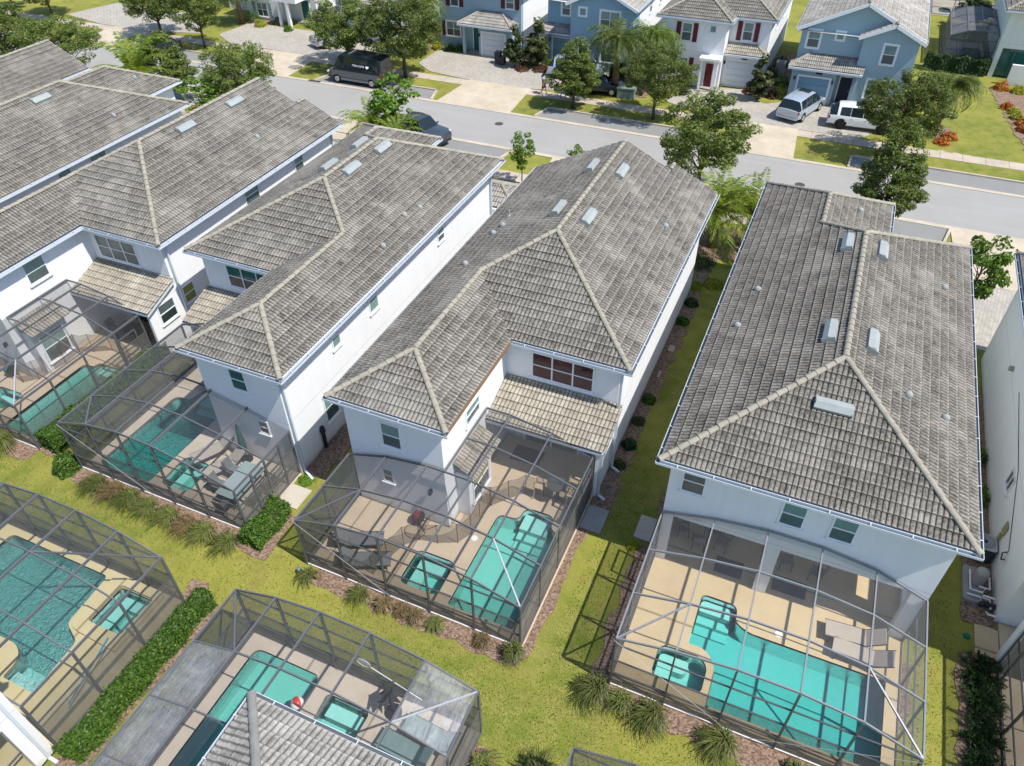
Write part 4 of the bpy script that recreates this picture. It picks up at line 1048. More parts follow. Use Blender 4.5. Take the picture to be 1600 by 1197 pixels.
for k_, P in DECKS.items():
    hs = [POOLS[k_][0]] + ([SPAS[k_]] if k_ in SPAS else [])
    slab('pool_deck', P, -0.1, DT, M[DM[k_]], hs)
WHO = dict(A='turquoise pool along the privacy screen under the leftmost cage', B='deep turquoise pool beside the dining set, white house wing to its right',
           C='pale turquoise pool with entry steps inside the middle cage, ringed by a curved mesh fence', D='wide turquoise pool set in the sand yellow deck on the right',
           E='pool at the right edge behind the grey screen', F='large pool with straw coloured deck in the bottom left corner', G='long pool with a beach ball floating in it, bottom centre',
           H='pool under the cage corner at the bottom edge', N='pool by the white house in the top right corner', P='small far pool at the very top right')
SWHO = dict(A='square spa next to the leftmost turquoise pool', B='square spa by the dining set in front of the white wing', C='square green spa left of the middle cage pool',
            D='spa with rounded bench at the left end of the yellow deck pool', F='spa with raised rim in the bottom left cage', G='spa beside the pool with the beach ball', P='round spa at the far top right pool')
def basin(nm, label, cat, P, wmat, depth, steps=None, rim=None, grp=None):
    t = thing(nm, label, cat, (0, 0, 0), 0, grp)
    top = DT if rim is None else rim
    s = MB(); Q = ccw(P); n = len(Q)
    for i in range(n):
        a = Q[i]; b = Q[(i + 1) % n]
        s.face([(b[0], b[1], -depth), (a[0], a[1], -depth), (a[0], a[1], top - .16), (b[0], b[1], top - .16)])
    fl = [Vector((p[0], p[1], 0)) for p in Q]
    for tr in geometry.tessellate_polygon([fl]):
        a, b, c = (fl[i] for i in tr)
        if (b - a).cross(c - a).z < 0: b, c = c, b
        s.face([(a.x, a.y, -depth), (b.x, b.y, -depth), (c.x, c.y, -depth)])
    s.build("basin", M['plaster'], t)
    w = MB()
    for i in range(n):
        a = Q[i]; b = Q[(i + 1) % n]; w.face([(b[0], b[1], top - .16), (a[0], a[1], top - .16), (a[0], a[1], top - .001), (b[0], b[1], top - .001)])
    w.build("waterline_tile", M['wtile'], t)
    if steps:
        st = MB()
        for (pp, z) in steps: st.poly_prism(ccw(pp), -depth + .001, z)
        st.build("steps", M['plaster'], t)
    W = MB(); W.poly_prism(offset_poly(Q, -0.012), -depth + .012, top - .09, bottom=True)
    W.build("water", M[wmat], t)
    return t
STEPS = dict(
    C=[(rectp(-7.45, -6.32, 17.35, 18.12), -.28), (rectp(-7.45, -6.32, 17.0, 17.34), -.5), (rectp(-7.45, -6.32, 16.65, 16.99), -.66)],
    D=[(round_poly([(0.0, 16.5), (1.15, 16.5), (1.15, 16.97), (0.0, 16.97)], [0, .1, .3, .2]), -.25), (rectp(0.0, 1.15, 16.15, 16.49), -.5), (rectp(0.0, 1.15, 15.8, 16.14), -.66)],
    F=[(rectp(-20.75, -19.5, 4.64, 5.0), -.25), (rectp(-20.75, -19.5, 5.01, 5.3), -.5)], B=[(rectp(-24.3, -22.6, 18.1, 18.72), -.3), (rectp(-24.3, -22.6, 17.75, 18.09), -.55)],
    A=[(rectp(-30.5, -28.95, 17.9, 18.25), -.3)])
SST = dict(A=[(rectp(-33.6, -32.2, 14.7, 15.0), -.4)], B=[(rectp(-22.0, -20.85, 14.5, 14.9), -.4), (rectp(-22.0, -21.6, 13.5, 14.49), -.4)], C=[(rectp(-10.35, -9.15, 14.15, 14.58), -.35), (rectp(-10.35, -9.85, 13.2, 14.14), -.4)],
           D=[(round_poly([(-.85, 13.9), (.15, 13.9), (.15, 14.42), (-.85, 14.42)], [0, .25, .1, .2]), -.35), (rectp(-.85, -.35, 13.4, 13.89), -.4)], F=[(rectp(-19.6, -18.35, 8.35, 8.75), -.35), (rectp(-19.6, -19.2, 7.4, 8.34), -.35)],
           G=[(rectp(-10.3, -9.0, 7.9, 8.35), -.3)], P=None)
for k_, (P, wm) in POOLS.items(): basin('swimming_pool', WHO[k_], 'swimming pool', P, wm, .74, STEPS.get(k_), None, 'screened backyard pools')
SPAT = {}
for k_, P in SPAS.items(): SPAT[k_] = basin('spa', SWHO[k_], 'spa', P, 'water_spa', .7, SST.get(k_), None, 'spas beside the pools')
# raised coping in F, deck drain lids
b = MB(); b.poly_prism(round_poly([(-20.25, 6.85), (-17.95, 6.75), (-17.95, 9.15), (-20.25, 9.15)], [.5, .1, .1, .2]), DT + .001, DT + .14, [offset_poly(ccw(SPAS['F']), .02)]); b.build('rim', M['deck_straw'], SPAT['F'])
for (x, y, l) in ((-8.75, 15.98, 'round white skimmer lid in the tan deck beside the pool with steps'), (2.75, 16.45, 'round white skimmer lid at the edge of the sand yellow deck pool')):
    b = MB(); b.tube([(x, y, DT), (x, y, DT + .012)], .13, 16); tag(b.build('skimmer_lid', M['trim']), l, 'skimmer lid')

# street
slab('road', rectp(-200, 120, 49.4, 55.25), -.05, .012, M['asphalt'])
for nm, y0, y1 in (('far', 55.25, 55.62), ('near', 49.0, 49.4)):
    slab('kerb_strip', rectp(-200, 120, y0, y1), -.05, .05 if nm == 'far' else .05, M['curb'])
def kerb(pts, w=.16, h=.13):
    b = MB()
    for i in range(len(pts) - 1):
        p = Vector((*pts[i], h / 2)); q = Vector((*pts[i + 1], h / 2)); d = (q - p).normalized(); b.bar(p - d * w * .4, q + d * w * .4, w, h)
    return struct(b.build('kerb', M['curb']))
for (x0, x1, s0, s1) in ((-62.3, -52.6, 1.1, .6), (-43.6, -31.9, .5, .5), (-22.4, -7.6, .4, .6), (1.62, 60.0, .0, 0.0)):
    slab('parking_bay', [(x0, 55.62), (x1, 55.62), (x1 - s1, 57.6), (x0 + s0, 57.6)], -.05, .014, M['bay'])
    kerb([(x0 - .05, 55.65), (x0 + s0, 57.65), (x1 - s1, 57.65), (x1 + .05, 55.65)])
for (x0, x1) in ((-37.5, -21.5), (-60.0, -49), (1.0, 8.2)):
    slab('parking_bay', [(x0 + .4, 46.9), (x1 - .4, 46.9), (x1, 49.0), (x0, 49.0)], -.05, .014, M['bay']); kerb([(x0, 48.95), (x0 + .4, 46.85), (x1 - .4, 46.85), (x1, 48.95)])
slab('sidewalk', rectp(-200, 120, 59.75, 61.0), -.05, .035, M['walk']); slab('sidewalk', rectp(-200, 120, 44.5, 45.8), -.05, .035, M['walk'])
def apron(x0, x1, y0, y1, e=.6, m='concrete', z=.04):
    if y0 > 52: slab('driveway_apron', [(x0 - e, y0), (x1 + e, y0), (x1, y1), (x0, y1)], -.05, z, M[m])
    else: slab('driveway_apron', [(x0, y0), (x1, y0), (x1 + e, y1), (x0 - e, y1)], -.05, z, M[m])
for (x0, x1) in ((-72.6, -68.4), (-52.2, -46.9), (-30.9, -25.0), (-6.3, -2.6)): apron(x0, x1, 55.55, 61.05, .4, z=.052)
for (x0, x1) in ((-17.9, -13.9), (-35.5, -31.0), (-48.0, -43.5), (8.6, 12.2), (-9.5, -7.5)): apron(x0, x1, 43.0, 49.1, .4, z=.052)
PV = [[(-80.9, 62.3), (-74.7, 61.1), (-68.0, 61.1), (-62.5, 62.6), (-66.5, 67.8), (-79.2, 67.9)],
      [(-60.5, 63.0), (-57.6, 61.15), (-41.0, 61.05), (-41, 66.8), (-50.5, 67.6), (-60.0, 67.4)],
      [(-37.3, 63.2), (-35.2, 61.6), (-31, 61.05), (-25.0, 61.05), (-22.5, 61.9), (-19.2, 63.2), (-18.4, 67.4), (-25.2, 67.6), (-25.6, 66.4), (-29.0, 66.5), (-29.4, 67.5), (-37.3, 67.2)],
      [(-13.6, 62.8), (-10.0, 61.2), (-6.2, 61.05), (-2.6, 61.05), (1.9, 61.05), (3.2, 63.3), (2.6, 66.6), (-4.3, 66.6), (-5.9, 65.2), (-7.0, 66.5), (-7.0, 68.1), (-12.2, 67.1)]]
for P in PV: slab('driveway_paving', round_poly(P, .5), -.05, .045, M['paver'])
for P in ([(-18.2, 36.8), (-13.6, 36.8), (-13.6, 43.1), (-18.2, 43.1)], [(8.3, 36.6), (12.6, 36.6), (12.6, 43.1), (8.3, 43.1)], [(-35.5, 36.8), (-31.0, 36.8), (-31.0, 43.1), (-35.5, 43.1)], [(-48.1, 39.0), (-43.3, 39.0), (-43.3, 43.1), (-48.1, 43.1)]):
    slab('driveway_paving', P, -.05, .04, M['paver'])
slab('park_path', [(7.5, 42.5), (9.0, 43), (9.5, 44.4), (7.5, 44.4)], -.05, .03, M['walk'])

def wobble(P, amp=.12, step=.45, seed=1):
    rr = random.Random(seed); out = []
    for i in range(len(P)):
        a = Vector(P[i]); b = Vector(P[(i + 1) % len(P)]); n = max(1, int((b - a).length / step)); d = b - a; pn = Vector((d.y, -d.x)).normalized()
        for k in range(n):
            q = a + d * k / n + pn * rr.uniform(-amp, amp); out.append((q.x, q.y))
    return out
def bed(P, amp=.12, seed=1, z=.02): return slab('mulch_bed', wobble(P, amp, .4, seed), -.05, z + seed * .0008, M['mulch'])
bed(rectp(-13.6, -5.1, 11.75, 12.6), .16, 3); bed(rectp(-5.35, -4.85, 12.2, 18.2), .1, 4); bed(rectp(-5.2, -4.4, 19.3, 40.5), .14, 5)
bed(rectp(-2.8, -2.0, 11.9, 18.3), .16, 6); bed(rectp(-2.6, 7.0, 11.6, 12.6), .2, 7); bed(rectp(6.6, 7.05, 14.6, 17.0), .12, 8)
bed(rectp(8.4, 9.9, 11.0, 18.3), .12, 9); bed(rectp(8.6, 9.7, 19.6, 33.0), .12, 10); bed(rectp(-2.55, -2.0, 20, 36), .1, 11)
bed(rectp(-25.8, -16.9, 12.0, 12.9), .16, 12); bed(rectp(-16.9, -15.7, 11.9, 14.2), .1, 13); bed(rectp(-28.5, -27.5, 12.7, 20.5), .1, 14); bed(rectp(-36, -28.4, 12.1, 12.9), .15, 15)
bed(rectp(-17.0, -15.95, 2.2, 9.75), .1, 16); bed([(-17.4, 9.2), (-16.7, 9.2), (-16.9, 10.3), (-17.6, 10.2)], .1, 17); bed(rectp(-5.4, -4.6, 5.0, 8.9), .12, 18)
bed([(7.2, 62.4), (7.9, 62.0), (8.3, 65.8), (7.0, 66.0)], .2, 19); bed([(11.3, 76.8), (16, 75), (14.6, 62.0), (13.4, 62.5), (12.3, 69)], .2, 20)
bed(rectp(-38.6, -34.6, 67.0, 68.5), .15, 21); bed(rectp(-28.9, -26.0, 64.8, 68.6), .2, 22); bed(rectp(-8.2, -4.4, 66.8, 78.5), .2, 23); bed(rectp(-20.0, -15.4, 62.9, 66.8), .25, 24)
bed(rectp(-61.5, -56.6, 66.9, 69.0), .2, 25); bed(rectp(-13.3, -11.9, 66.9, 68.9), .15, 26); bed(rectp(-16.98, -15.9, 16.3, 22.0), .15, 27); bed([(-6.8, 40), (-3.0, 40), (-3.0, 43.8), (-6.8, 43.8)], .2, 28)

def pad(name, label, P, z, m):
    b = MB(); b.poly_prism(ccw(P), -.05, z); tag(b.build(name, M[m]), label, 'concrete pad')
pad('door_pad', 'tan concrete pad outside the screen door next to the short hedge', rectp(-16.96, -16.02, 14.45, 15.52), .06, 'pad')
pad('door_pad', 'grey concrete pad to the right of the middle cage, coiled hose behind it', rectp(-5.18, -4.33, 18.12, 19.32), .1, 'pad_grey')
pad('door_pad', 'beige concrete pad at the back left corner of the yellow deck cage', rectp(-3.1, -2.45, 18.5, 19.67), .08, 'pad')
pad('door_pad', 'sand coloured pad below the pool pumps at the right edge', rectp(8.98, 9.72, 18.4, 19.6), .06, 'deck_yellow')

# ---------------------------------------------------------------- screen enclosures
POSTS = []
def cage(label, xs, hs, ys, rows, walls, braces=(), cables=(), streaky=(), doors=(), edge='gutter', det=True, roofm='beam', scr=None):
    t = thing('screen_enclosure', label, 'pool cage', (0, 0, 0), 0, 'screened pool enclosures')
    def H(x): return float(np.interp(x, xs, hs))
    rs = MB(); rd = MB()
    for j, (xa, xb) in enumerate(rows):
        nx = [xa] + [x for x in xs if xa + .05 < x < xb - .05] + [xb]
        for i in range(len(nx) - 1):
            x0, x1 = nx[i], nx[i + 1]; z0, z1 = H(x0), H(x1)
            (rd if (i, j) in streaky else rs).face([(x0, ys[j], z0), (x1, ys[j], z1), (x1, ys[j + 1], z1), (x0, ys[j + 1], z0)])
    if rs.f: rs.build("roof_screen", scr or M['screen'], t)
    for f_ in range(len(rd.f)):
        b = MB(); b.face([rd.v[i] for i in rd.f[f_]]); b.build("streaky_roof_screen", M['screen_streaky'], t)
    # rafters along y
    cols = {}
    for j, (xa, xb) in enumerate(rows):
        for x in [xa] + [x for x in xs if xa + .05 < x < xb - .05] + [xb]: cols.setdefault(round(x, 3), []).append(j)
    for x, js in cols.items():
        runs = []; 
        for j in js:
            if runs and runs[-1][1] == j: runs[-1][1] = j + 1
            else: runs.append([j, j + 1])
        for a, b_ in runs:
            b = MB(); b.bar((x, ys[a], H(x)), (x, ys[b_], H(x)), .045, .10); b.build("rafter", M[roofm], t)
    for j in range(len(ys)):
        rr_ = [rows[k] for k in (j - 1, j) if 0 <= k < len(rows)]
        xa = min(r[0] for r in rr_); xb = max(r[1] for r in rr_)
        nx = [xa] + [x for x in xs if xa + .05 < x < xb - .05] + [xb]
        b = MB()
        for i in range(len(nx) - 1): b.bar((nx[i], ys[j], H(nx[i]) + .003), (nx[i + 1], ys[j], H(nx[i + 1]) + .003), .042, .08)
        b.build("purlin", M['gutter'] if (j == len(ys) - 1 and edge == 'w') else M[roofm], t)
    for (p, q) in braces:
        b = MB(); b.bar((p[0], p[1], H(p[0]) + .01), (q[0], q[1], H(q[0]) + .01), .05, .06); b.build("roof_brace", M['silverbar'] if len(p) > 2 else M[roofm], t)
    for wl_ in walls:
        kind, c0, a, b_, nodes = wl_[:5]; opt = wl_[5] if len(wl_) > 5 else ''
        pts = [a] + [n for n in nodes if a + .05 < n < b_ - .05] + [b_]
        P = (lambda u, z: (u, c0, z)) if kind == 'x' else (lambda u, z: (c0, u, z))
        top = (lambda u: H(u)) if kind == 'x' else (lambda u: H(c0))
        rl = 1.58
        up = MB(); lo = MB()
        for i in range(len(pts) - 1):
            u0, u1 = pts[i], pts[i + 1]
            up.face([P(u0, rl), P(u1, rl), P(u1, top(u1)), P(u0, top(u0))]); lo.face([P(u0, .08), P(u1, .08), P(u1, rl), P(u0, rl)])
        up.build("wall_screen", M['screen_wall'] if scr is None or 'w' in opt else scr, t); lo.build("privacy_screen" if 'c' not in opt else "wall_screen", M['screen_priv'] if 'c' not in opt else (scr or M['screen_wall']), t)
        for u in pts:
            pp_ = P(u, 0)
            if any(abs(pp_[0] - q_[0]) < .07 and abs(pp_[1] - q_[1]) < .07 for q_ in POSTS): continue
            POSTS.append(pp_)
            b = MB(); b.bar(P(u, 0.03), P(u, top(u) - .03), .055, .085); b.build("post", M['post'], t)
        for z in ((.80, rl, 2.5) if kind == 'x' else (.80, rl)):
            b = MB(); off = .004
            b.bar(P(pts[0], z), P(pts[-1], z), .04, .05); b.build("rail", M['post'] if kind == 'x' else M['bronze'], t)
        b = MB(); b.bar(P(pts[0], .05), P(pts[-1], .05), .05, .1); b.build("kick_plate", M['post'] if 'k' not in opt else M['trim'], t)
    for (p, q) in cables:
        b = MB(); b.tube([p, q], .008, 5); b.build("brace_cable", M['silverbar'], t)
    for (kind, c0, a, b_) in doors:
        P = (lambda u, z: (u, c0, z)) if kind == 'x' else (lambda u, z: (c0, u, z))
        b = MB(); s = .035
        for u in (a, b_): b.bar(P(u, .06), P(u, 2.1), .05, .07)
        for z in (2.1, 1.05, .14): b.bar(P(a, z), P(b_, z), .045, .07)
        d = b.build("screen_door", M['bronze'], t); k = MB(); k.ellipsoid(P(b_ - .1, 1.0), (.04, .04, .06), 8, 6); k.build("handle", M['silverbar'], d)
    return t
HS = [2.65, 3.24, 3.5, 3.5, 3.24, 2.62]
xs = [-14.05, -12.3, -10.55, -8.8, -7.05, -5.3]; ys = [12.45, 14.2, 15.98, 17.85, 19.68]
cage('grey screen cage over the pool with the curved mesh fence and two grey loungers', xs, [2.62, 3.2, 3.45, 3.42, 3.1, 2.5], ys,
     [(-14.05, -5.3), (-14.05, -5.3), (-9.82, -5.3), (-9.82, -5.3)],
     [('x', 12.45, -14.05, -5.3, xs, 'k'), ('y', -14.05, 12.45, 16.02, ys), ('y', -5.3, 12.45, 19.66, ys)],
     [((-14.05, 12.45), (-12.3, 14.2)), ((-8.8, 14.2, 1), (-5.3, 12.45))][:1] + [((-7.05, 14.2, 1), (-5.3, 12.45))],
     [((-14.1, 12.38, 2.6), (-10.2, 12.38, .05)), ((-14.08, 12.38, 2.6), (-10.3, 12.38, .05))], doors=[('y', -5.3, 18.5, 19.4)])
xs = [-25.85, -24.05, -22.4, -20.7, -18.95, -17.05]; ys = [12.75, 14.5, 16.3, 18.1, 19.95]
cage('dark grey screen cage over the deep turquoise pool and glass dining table', xs, [2.7, 3.28, 3.52, 3.45, 3.1, 2.5], ys,
     [(-25.85, -17.05), (-25.85, -17.05), (-25.85, -21.0), (-25.85, -21.0)],
     [('x', 12.75, -25.85, -17.05, xs, 'k'), ('y', -25.85, 12.75, 19.9, ys), ('y', -17.05, 12.75, 16.15, [13.7, 14.5, 15.4])],
     [((-25.85, 14.5), (-24.05, 12.75)), ((-25.85, 14.5), (-24.05, 16.3))][:1], [((-25.9, 12.68, 2.65), (-21.6, 12.68, .05))], doors=[('y', -17.05, 14.5, 15.4)])
xs = [-36.9, -35.2, -33.5, -31.8, -30.1, -28.45]; ys = [12.8, 14.6, 16.45, 18.2, 19.85]
cage('grey screen cage at the left edge with teal privacy panels and a tile awning inside', xs, HS, ys,
     [(-36.9, -28.45), (-36.9, -28.45), (-32.7, -28.45), (-32.7, -28.45)],
     [('x', 12.8, -36.9, -28.45, xs, 'k'), ('y', -28.45, 12.8, 19.8, ys), ('y', -36.9, 12.8, 16.2, ys)],
     [((-30.1, 14.6, 1), (-28.45, 12.8))], [], doors=[('y', -28.45, 18.3, 19.3)])
xs = [-2.1, -.3, 1.45, 3.2, 4.95, 6.68]; ys = [12.45, 14.2, 16.05, 17.82]
cage('light grey screen cage over the sand yellow deck and wide pool on the right', xs, [2.82, 3.3, 3.55, 3.55, 3.28, 2.55], ys,
     [(-2.1, 6.68)] * 3,
     [('x', 12.45, -2.1, 6.68, xs, 'k'), ('y', -2.1, 12.45, 17.85, ys, 'w'), ('y', 6.68, 12.45, 17.85, ys, 'c')],
     [((-2.1, 12.45), (-.3, 14.2)), ((6.68, 12.45), (4.95, 14.2)), ((4.95, 14.2), (6.68, 12.45))][:2], [((-2.15, 12.38, 2.8), (1.9, 12.38, .05)), ((2.2, 12.38, .05), (6.7, 12.38, 2.5))], doors=[('y', -2.1, 16.5, 17.5)], scr=M['screen_light'], roofm='beam_light')
xs = [9.7, 11.4, 13.1, 14.8, 16.5, 18.4]; ys = [12.1, 13.9, 15.7, 17.6]
cage('screen cage on the right edge beyond the dark green junipers', xs, HS, ys, [(9.7, 18.4)] * 3, [('x', 12.1, 9.7, 18.4, xs, 'k'), ('y', 9.7, 12.1, 18.3, ys)])
b = MB(); b.box(9.6, 18.4, 17.62, 17.9, 2.45, 2.7); b.build('porch_beam', M['trim'], hE)
xs = [-26.2, -24.4, -22.55, -20.75, -18.95, -17.25]; ys = [3.66, 5.5, 7.4, 9.3]
cage('screen cage with straw coloured deck in the bottom left corner', xs, [2.65, 3.24, 3.5, 3.5, 3.24, 2.68], ys, [(-26.2, -17.25)] * 3,
     [('x', 9.3, -26.2, -17.25, xs), ('y', -17.25, 3.66, 9.3, ys), ('y', -26.2, 3.66, 9.3, ys)], [((-20.75, 7.4), (-17.25, 9.3))], streaky=[(0, 2)])
xs = [-14.1, -12.35, -10.65, -8.85, -7.0, -5.3]; ys = [1.8, 3.6, 5.42, 7.3, 9.3]
cage('screen cage with silvery dusty panels over the pool with the beach ball, bottom centre', xs, [2.65, 3.24, 3.5, 3.5, 3.24, 2.68], ys, [(-14.1, -9.35), (-14.1, -9.35), (-14.1, -5.3), (-14.1, -5.3)],
     [('x', 9.3, -14.1, -5.3, xs), ('y', -14.1, 1.8, 9.3, ys), ('y', -5.3, 5.5, 9.3, ys)], [((-14.1, 9.3), (-12.35, 7.3)), ((-7.0, 7.3, 1), (-5.3, 9.3))], streaky=[(0, 0), (0, 1), (0, 2), (4, 3)])
xs = [-2.2, -.45, 1.3, 3.05, 4.8, 6.55]; ys = [4.2, 5.8, 7.3, 8.9]
cage('corner of another screen cage peeking in at the bottom edge', xs, HS, ys, [(-2.2, 6.55)] * 3, [('x', 8.9, -2.2, 6.55, xs), ('y', -2.2, 4.2, 8.9, ys)])
xs = [7.35, 8.6, 9.8, 11.1]; ys = [80.8, 83.5, 86.2, 88.9]
cage('distant dark screen cage beside the white house, top right', xs, [2.65, 3.15, 3.3, 3.1], ys, [(7.35, 11.1)] * 3, [('x', 80.8, 7.35, 11.1, xs), ('y', 7.35, 80.8, 88.9, ys), ('x', 88.9, 7.35, 11.1, xs)], [((8.6, 83.5), (7.35, 80.8))], scr=M['screen_far'])
xs = [5.4, 8.2, 11.0, 13.8]; ys = [97.7, 100, 102.2, 104.3]
cage('very distant cage over the far pool at the top edge', xs, [2.6, 3.1, 3.1, 2.6], ys, [(5.4, 13.8)] * 3, [('x', 97.7, 5.4, 13.8, xs, 'c'), ('y', 5.4, 97.7, 104.3, ys, 'c')])

# ---------------------------------------------------------------- houses cut by the bottom edge
hF = thing('house', 'white house corner at the bottom left edge with a dark screened side opening', 'house', (0, 0, 0), 0, 'houses cut by the bottom edge')
b = MB(); b.poly_prism([(-26.5, -12), (-17.22, -12), (-17.22, 3.55), (-26.5, 3.55)], 2.6, 5.55, bottom=True); b.poly_prism([(-26.5, -12), (-17.22, -12), (-17.22, .3), (-26.5, .3)], -.1, 2.6)
b.box(-17.6, -17.22, 2.95, 3.55, -.1, 2.6); b.build("wall", M['stucco'], hF); b = MB(); b.box(-26.5, -17.22, .3, 3.55, -.05, .06); b.build("porch_floor", M['deck_straw'], hF)
b = MB(); b.face([(-17.3, .3, .1), (-17.3, 2.95, .1), (-17.3, 2.95, 2.6), (-17.3, .3, 2.6)]); b.build("screen", M['screen'], hF)
b = MB(); b.bar((-17.28, 1.6, .1), (-17.28, 1.6, 2.6), .05); b.bar((-17.28, .3, 1.2), (-17.28, 2.95, 1.2), .05); b.build("screen_frame", M['bronze'], hF)
downspout(hF, -17.15, 3.3, 5.4, .3, 0)
make_roof('roof', [(-26.9, -16.85, -12.4, 3.85)], ZE, PT, M['tile_pale'], hF)
hG = thing('house', 'white house showing one pale tiled roof corner at the bottom centre', 'house', (0, 0, 0), 0, 'houses cut by the bottom edge')
rG = [(-9.7, -4.85, -10, 5.65)]; make_roof('roof', rG, ZE, PT, M['tile_pale'], hG, capmat=plain('grey_ridge_cap', (.24, .235, .22), .85, var=.3))
eave_trim([(-9.7, -10), (-4.85, -10), (-4.85, 5.65), (-9.7, 5.65)], ZE, hG); wall_mesh([(-9.3, -9.6), (-5.25, -9.6), (-5.25, 5.25), (-9.3, 5.25)], -.1, ZE - .15, M['stucco'], hG)
# ---------------------------------------------------------------- vegetation
def np_mesh(name, V, F, mats, mi=None, smooth=False):
    me = bpy.data.meshes.new(name)
    V = np.asarray(V, dtype=np.float32); F = np.asarray(F, dtype=np.int32)
    nf, k = F.shape
    me.vertices.add(len(V)); me.vertices.foreach_set("co", V.ravel())
    me.loops.add(nf * k); me.loops.foreach_set("vertex_index", F.ravel())
    me.polygons.add(nf); me.polygons.foreach_set("loop_start", np.arange(0, nf * k, k, dtype=np.int32))
    me.polygons.foreach_set("loop_total", np.full(nf, k, dtype=np.int32))
    for m in mats: me.materials.append(m)
    if mi is not None: me.polygons.foreach_set("material_index", np.asarray(mi, dtype=np.int32))
    me.update(calc_edges=True); me.validate(); return me
def leaf_quads(P, size, rs, updir=0.35, outward=None, aspect=1.7):
    n = len(P); nrm = rs.normal(size=(n, 3)); nrm[:, 2] = np.abs(nrm[:, 2]) + updir
    if outward is not None: nrm = nrm * 0.6 + outward
    nrm /= np.linalg.norm(nrm, axis=1)[:, None]
    t = np.cross(nrm, rs.normal(size=(n, 3))); t /= np.linalg.norm(t, axis=1)[:, None]; b = np.cross(nrm, t)
    s = size * rs.uniform(.6, 1.3, size=(n, 1))
    V = np.stack([P - t * s * aspect / 2, P - b * s / 2 + nrm * s * .12, P + t * s * aspect / 2, P + b * s / 2 + nrm * s * .12], axis=1).reshape(-1, 3)
    F = np.arange(n * 4).reshape(n, 4); return V, F

def crown_points(rs, rx, rz, nclump, per, csize, shape='oak'):
    cl = []
    while len(cl) < nclump:
        p = rs.uniform(-1, 1, 3); r = np.linalg.norm(p)
        if r > 1 or r < .35: continue
        if shape == 'oak' and p[2] < -.55 and math.hypot(p[0], p[1]) > .8: continue
        if shape == 'cone' and math.hypot(p[0], p[1]) > (1.05 - (p[2] + 1) * .42): continue
        cl.append(p * (rx, rx, rz))
    cl = np.array(cl)
    pts = []; out = []
    for c in cl:
        k = int(per * rs.uniform(.6, 1.4)); sz = csize * rs.uniform(.65, 1.25)
        q = rs.normal(size=(k, 3)); q /= np.linalg.norm(q, axis=1)[:, None]
        rad = rs.uniform(.35, 1, size=(k, 1)) ** .5
        pts.append(c + q * rad * (sz, sz, sz * .62)); out.append(q)
    return cl, np.concatenate(pts), np.concatenate(out)

def tree_proto(kind, seed, r, h0, h1, leafm, lsize, nclump, per, csize, trunk_r=.11, shape='oak'):
    """returns (trunk mesh, crown mesh) with the base at the origin"""
    rs = np.random.RandomState(seed); zc = (h0 + h1) / 2; rz = (h1 - h0) / 2
    cl, P, Q = crown_points(rs, r, rz, nclump, per, csize, shape); P[:, 2] += zc; cl[:, 2] += zc
    V, F = leaf_quads(P, lsize, rs, .3, Q * .7)
    crown = np_mesh(kind + "_crown", V, F, [leafm])
    b = MB(); top = Vector((rs.uniform(-.2, .2), rs.uniform(-.2, .2), h0 + (h1 - h0) * .75))
    pts = [Vector((0, 0, -.05)), Vector((.03, .02, h0 * .5)), Vector((top.x * .3, top.y * .3, h0 + .2)), Vector((top.x * .7, top.y * .7, zc)), top]
    b.tube(pts, [trunk_r * 1.3, trunk_r, trunk_r * .85, trunk_r * .5, trunk_r * .15], 8)
    for c in cl[::max(1, len(cl) // 26)]:
        z = max(h0 * .8, c[2] - math.hypot(c[0], c[1]) * .8); s = Vector((top.x * z / h1 * .6, top.y * z / h1 * .6, z)); e = Vector(c)
        mid = (s + e) / 2 + Vector((0, 0, .12)); b.tube([s, mid, e], [trunk_r * .4, trunk_r * .25, trunk_r * .08], 5, caps=False)
    me = bpy.data.meshes.new(kind + "_trunk"); me.from_pydata(b.v, [], b.f); me.materials.append(M['bark']); me.polygons.foreach_set("use_smooth", [True] * len(me.polygons))
    return me, crown
def place_tree(proto, name, label, cat, x, y, rz=0, s=1.0, sz=None, group=None):
    t = thing(name, label, cat, (x, y, 0), rz, group); t.scale = (s, s, sz or s)
    link("trunk", proto[0], t); link("crown", proto[1], t); return t

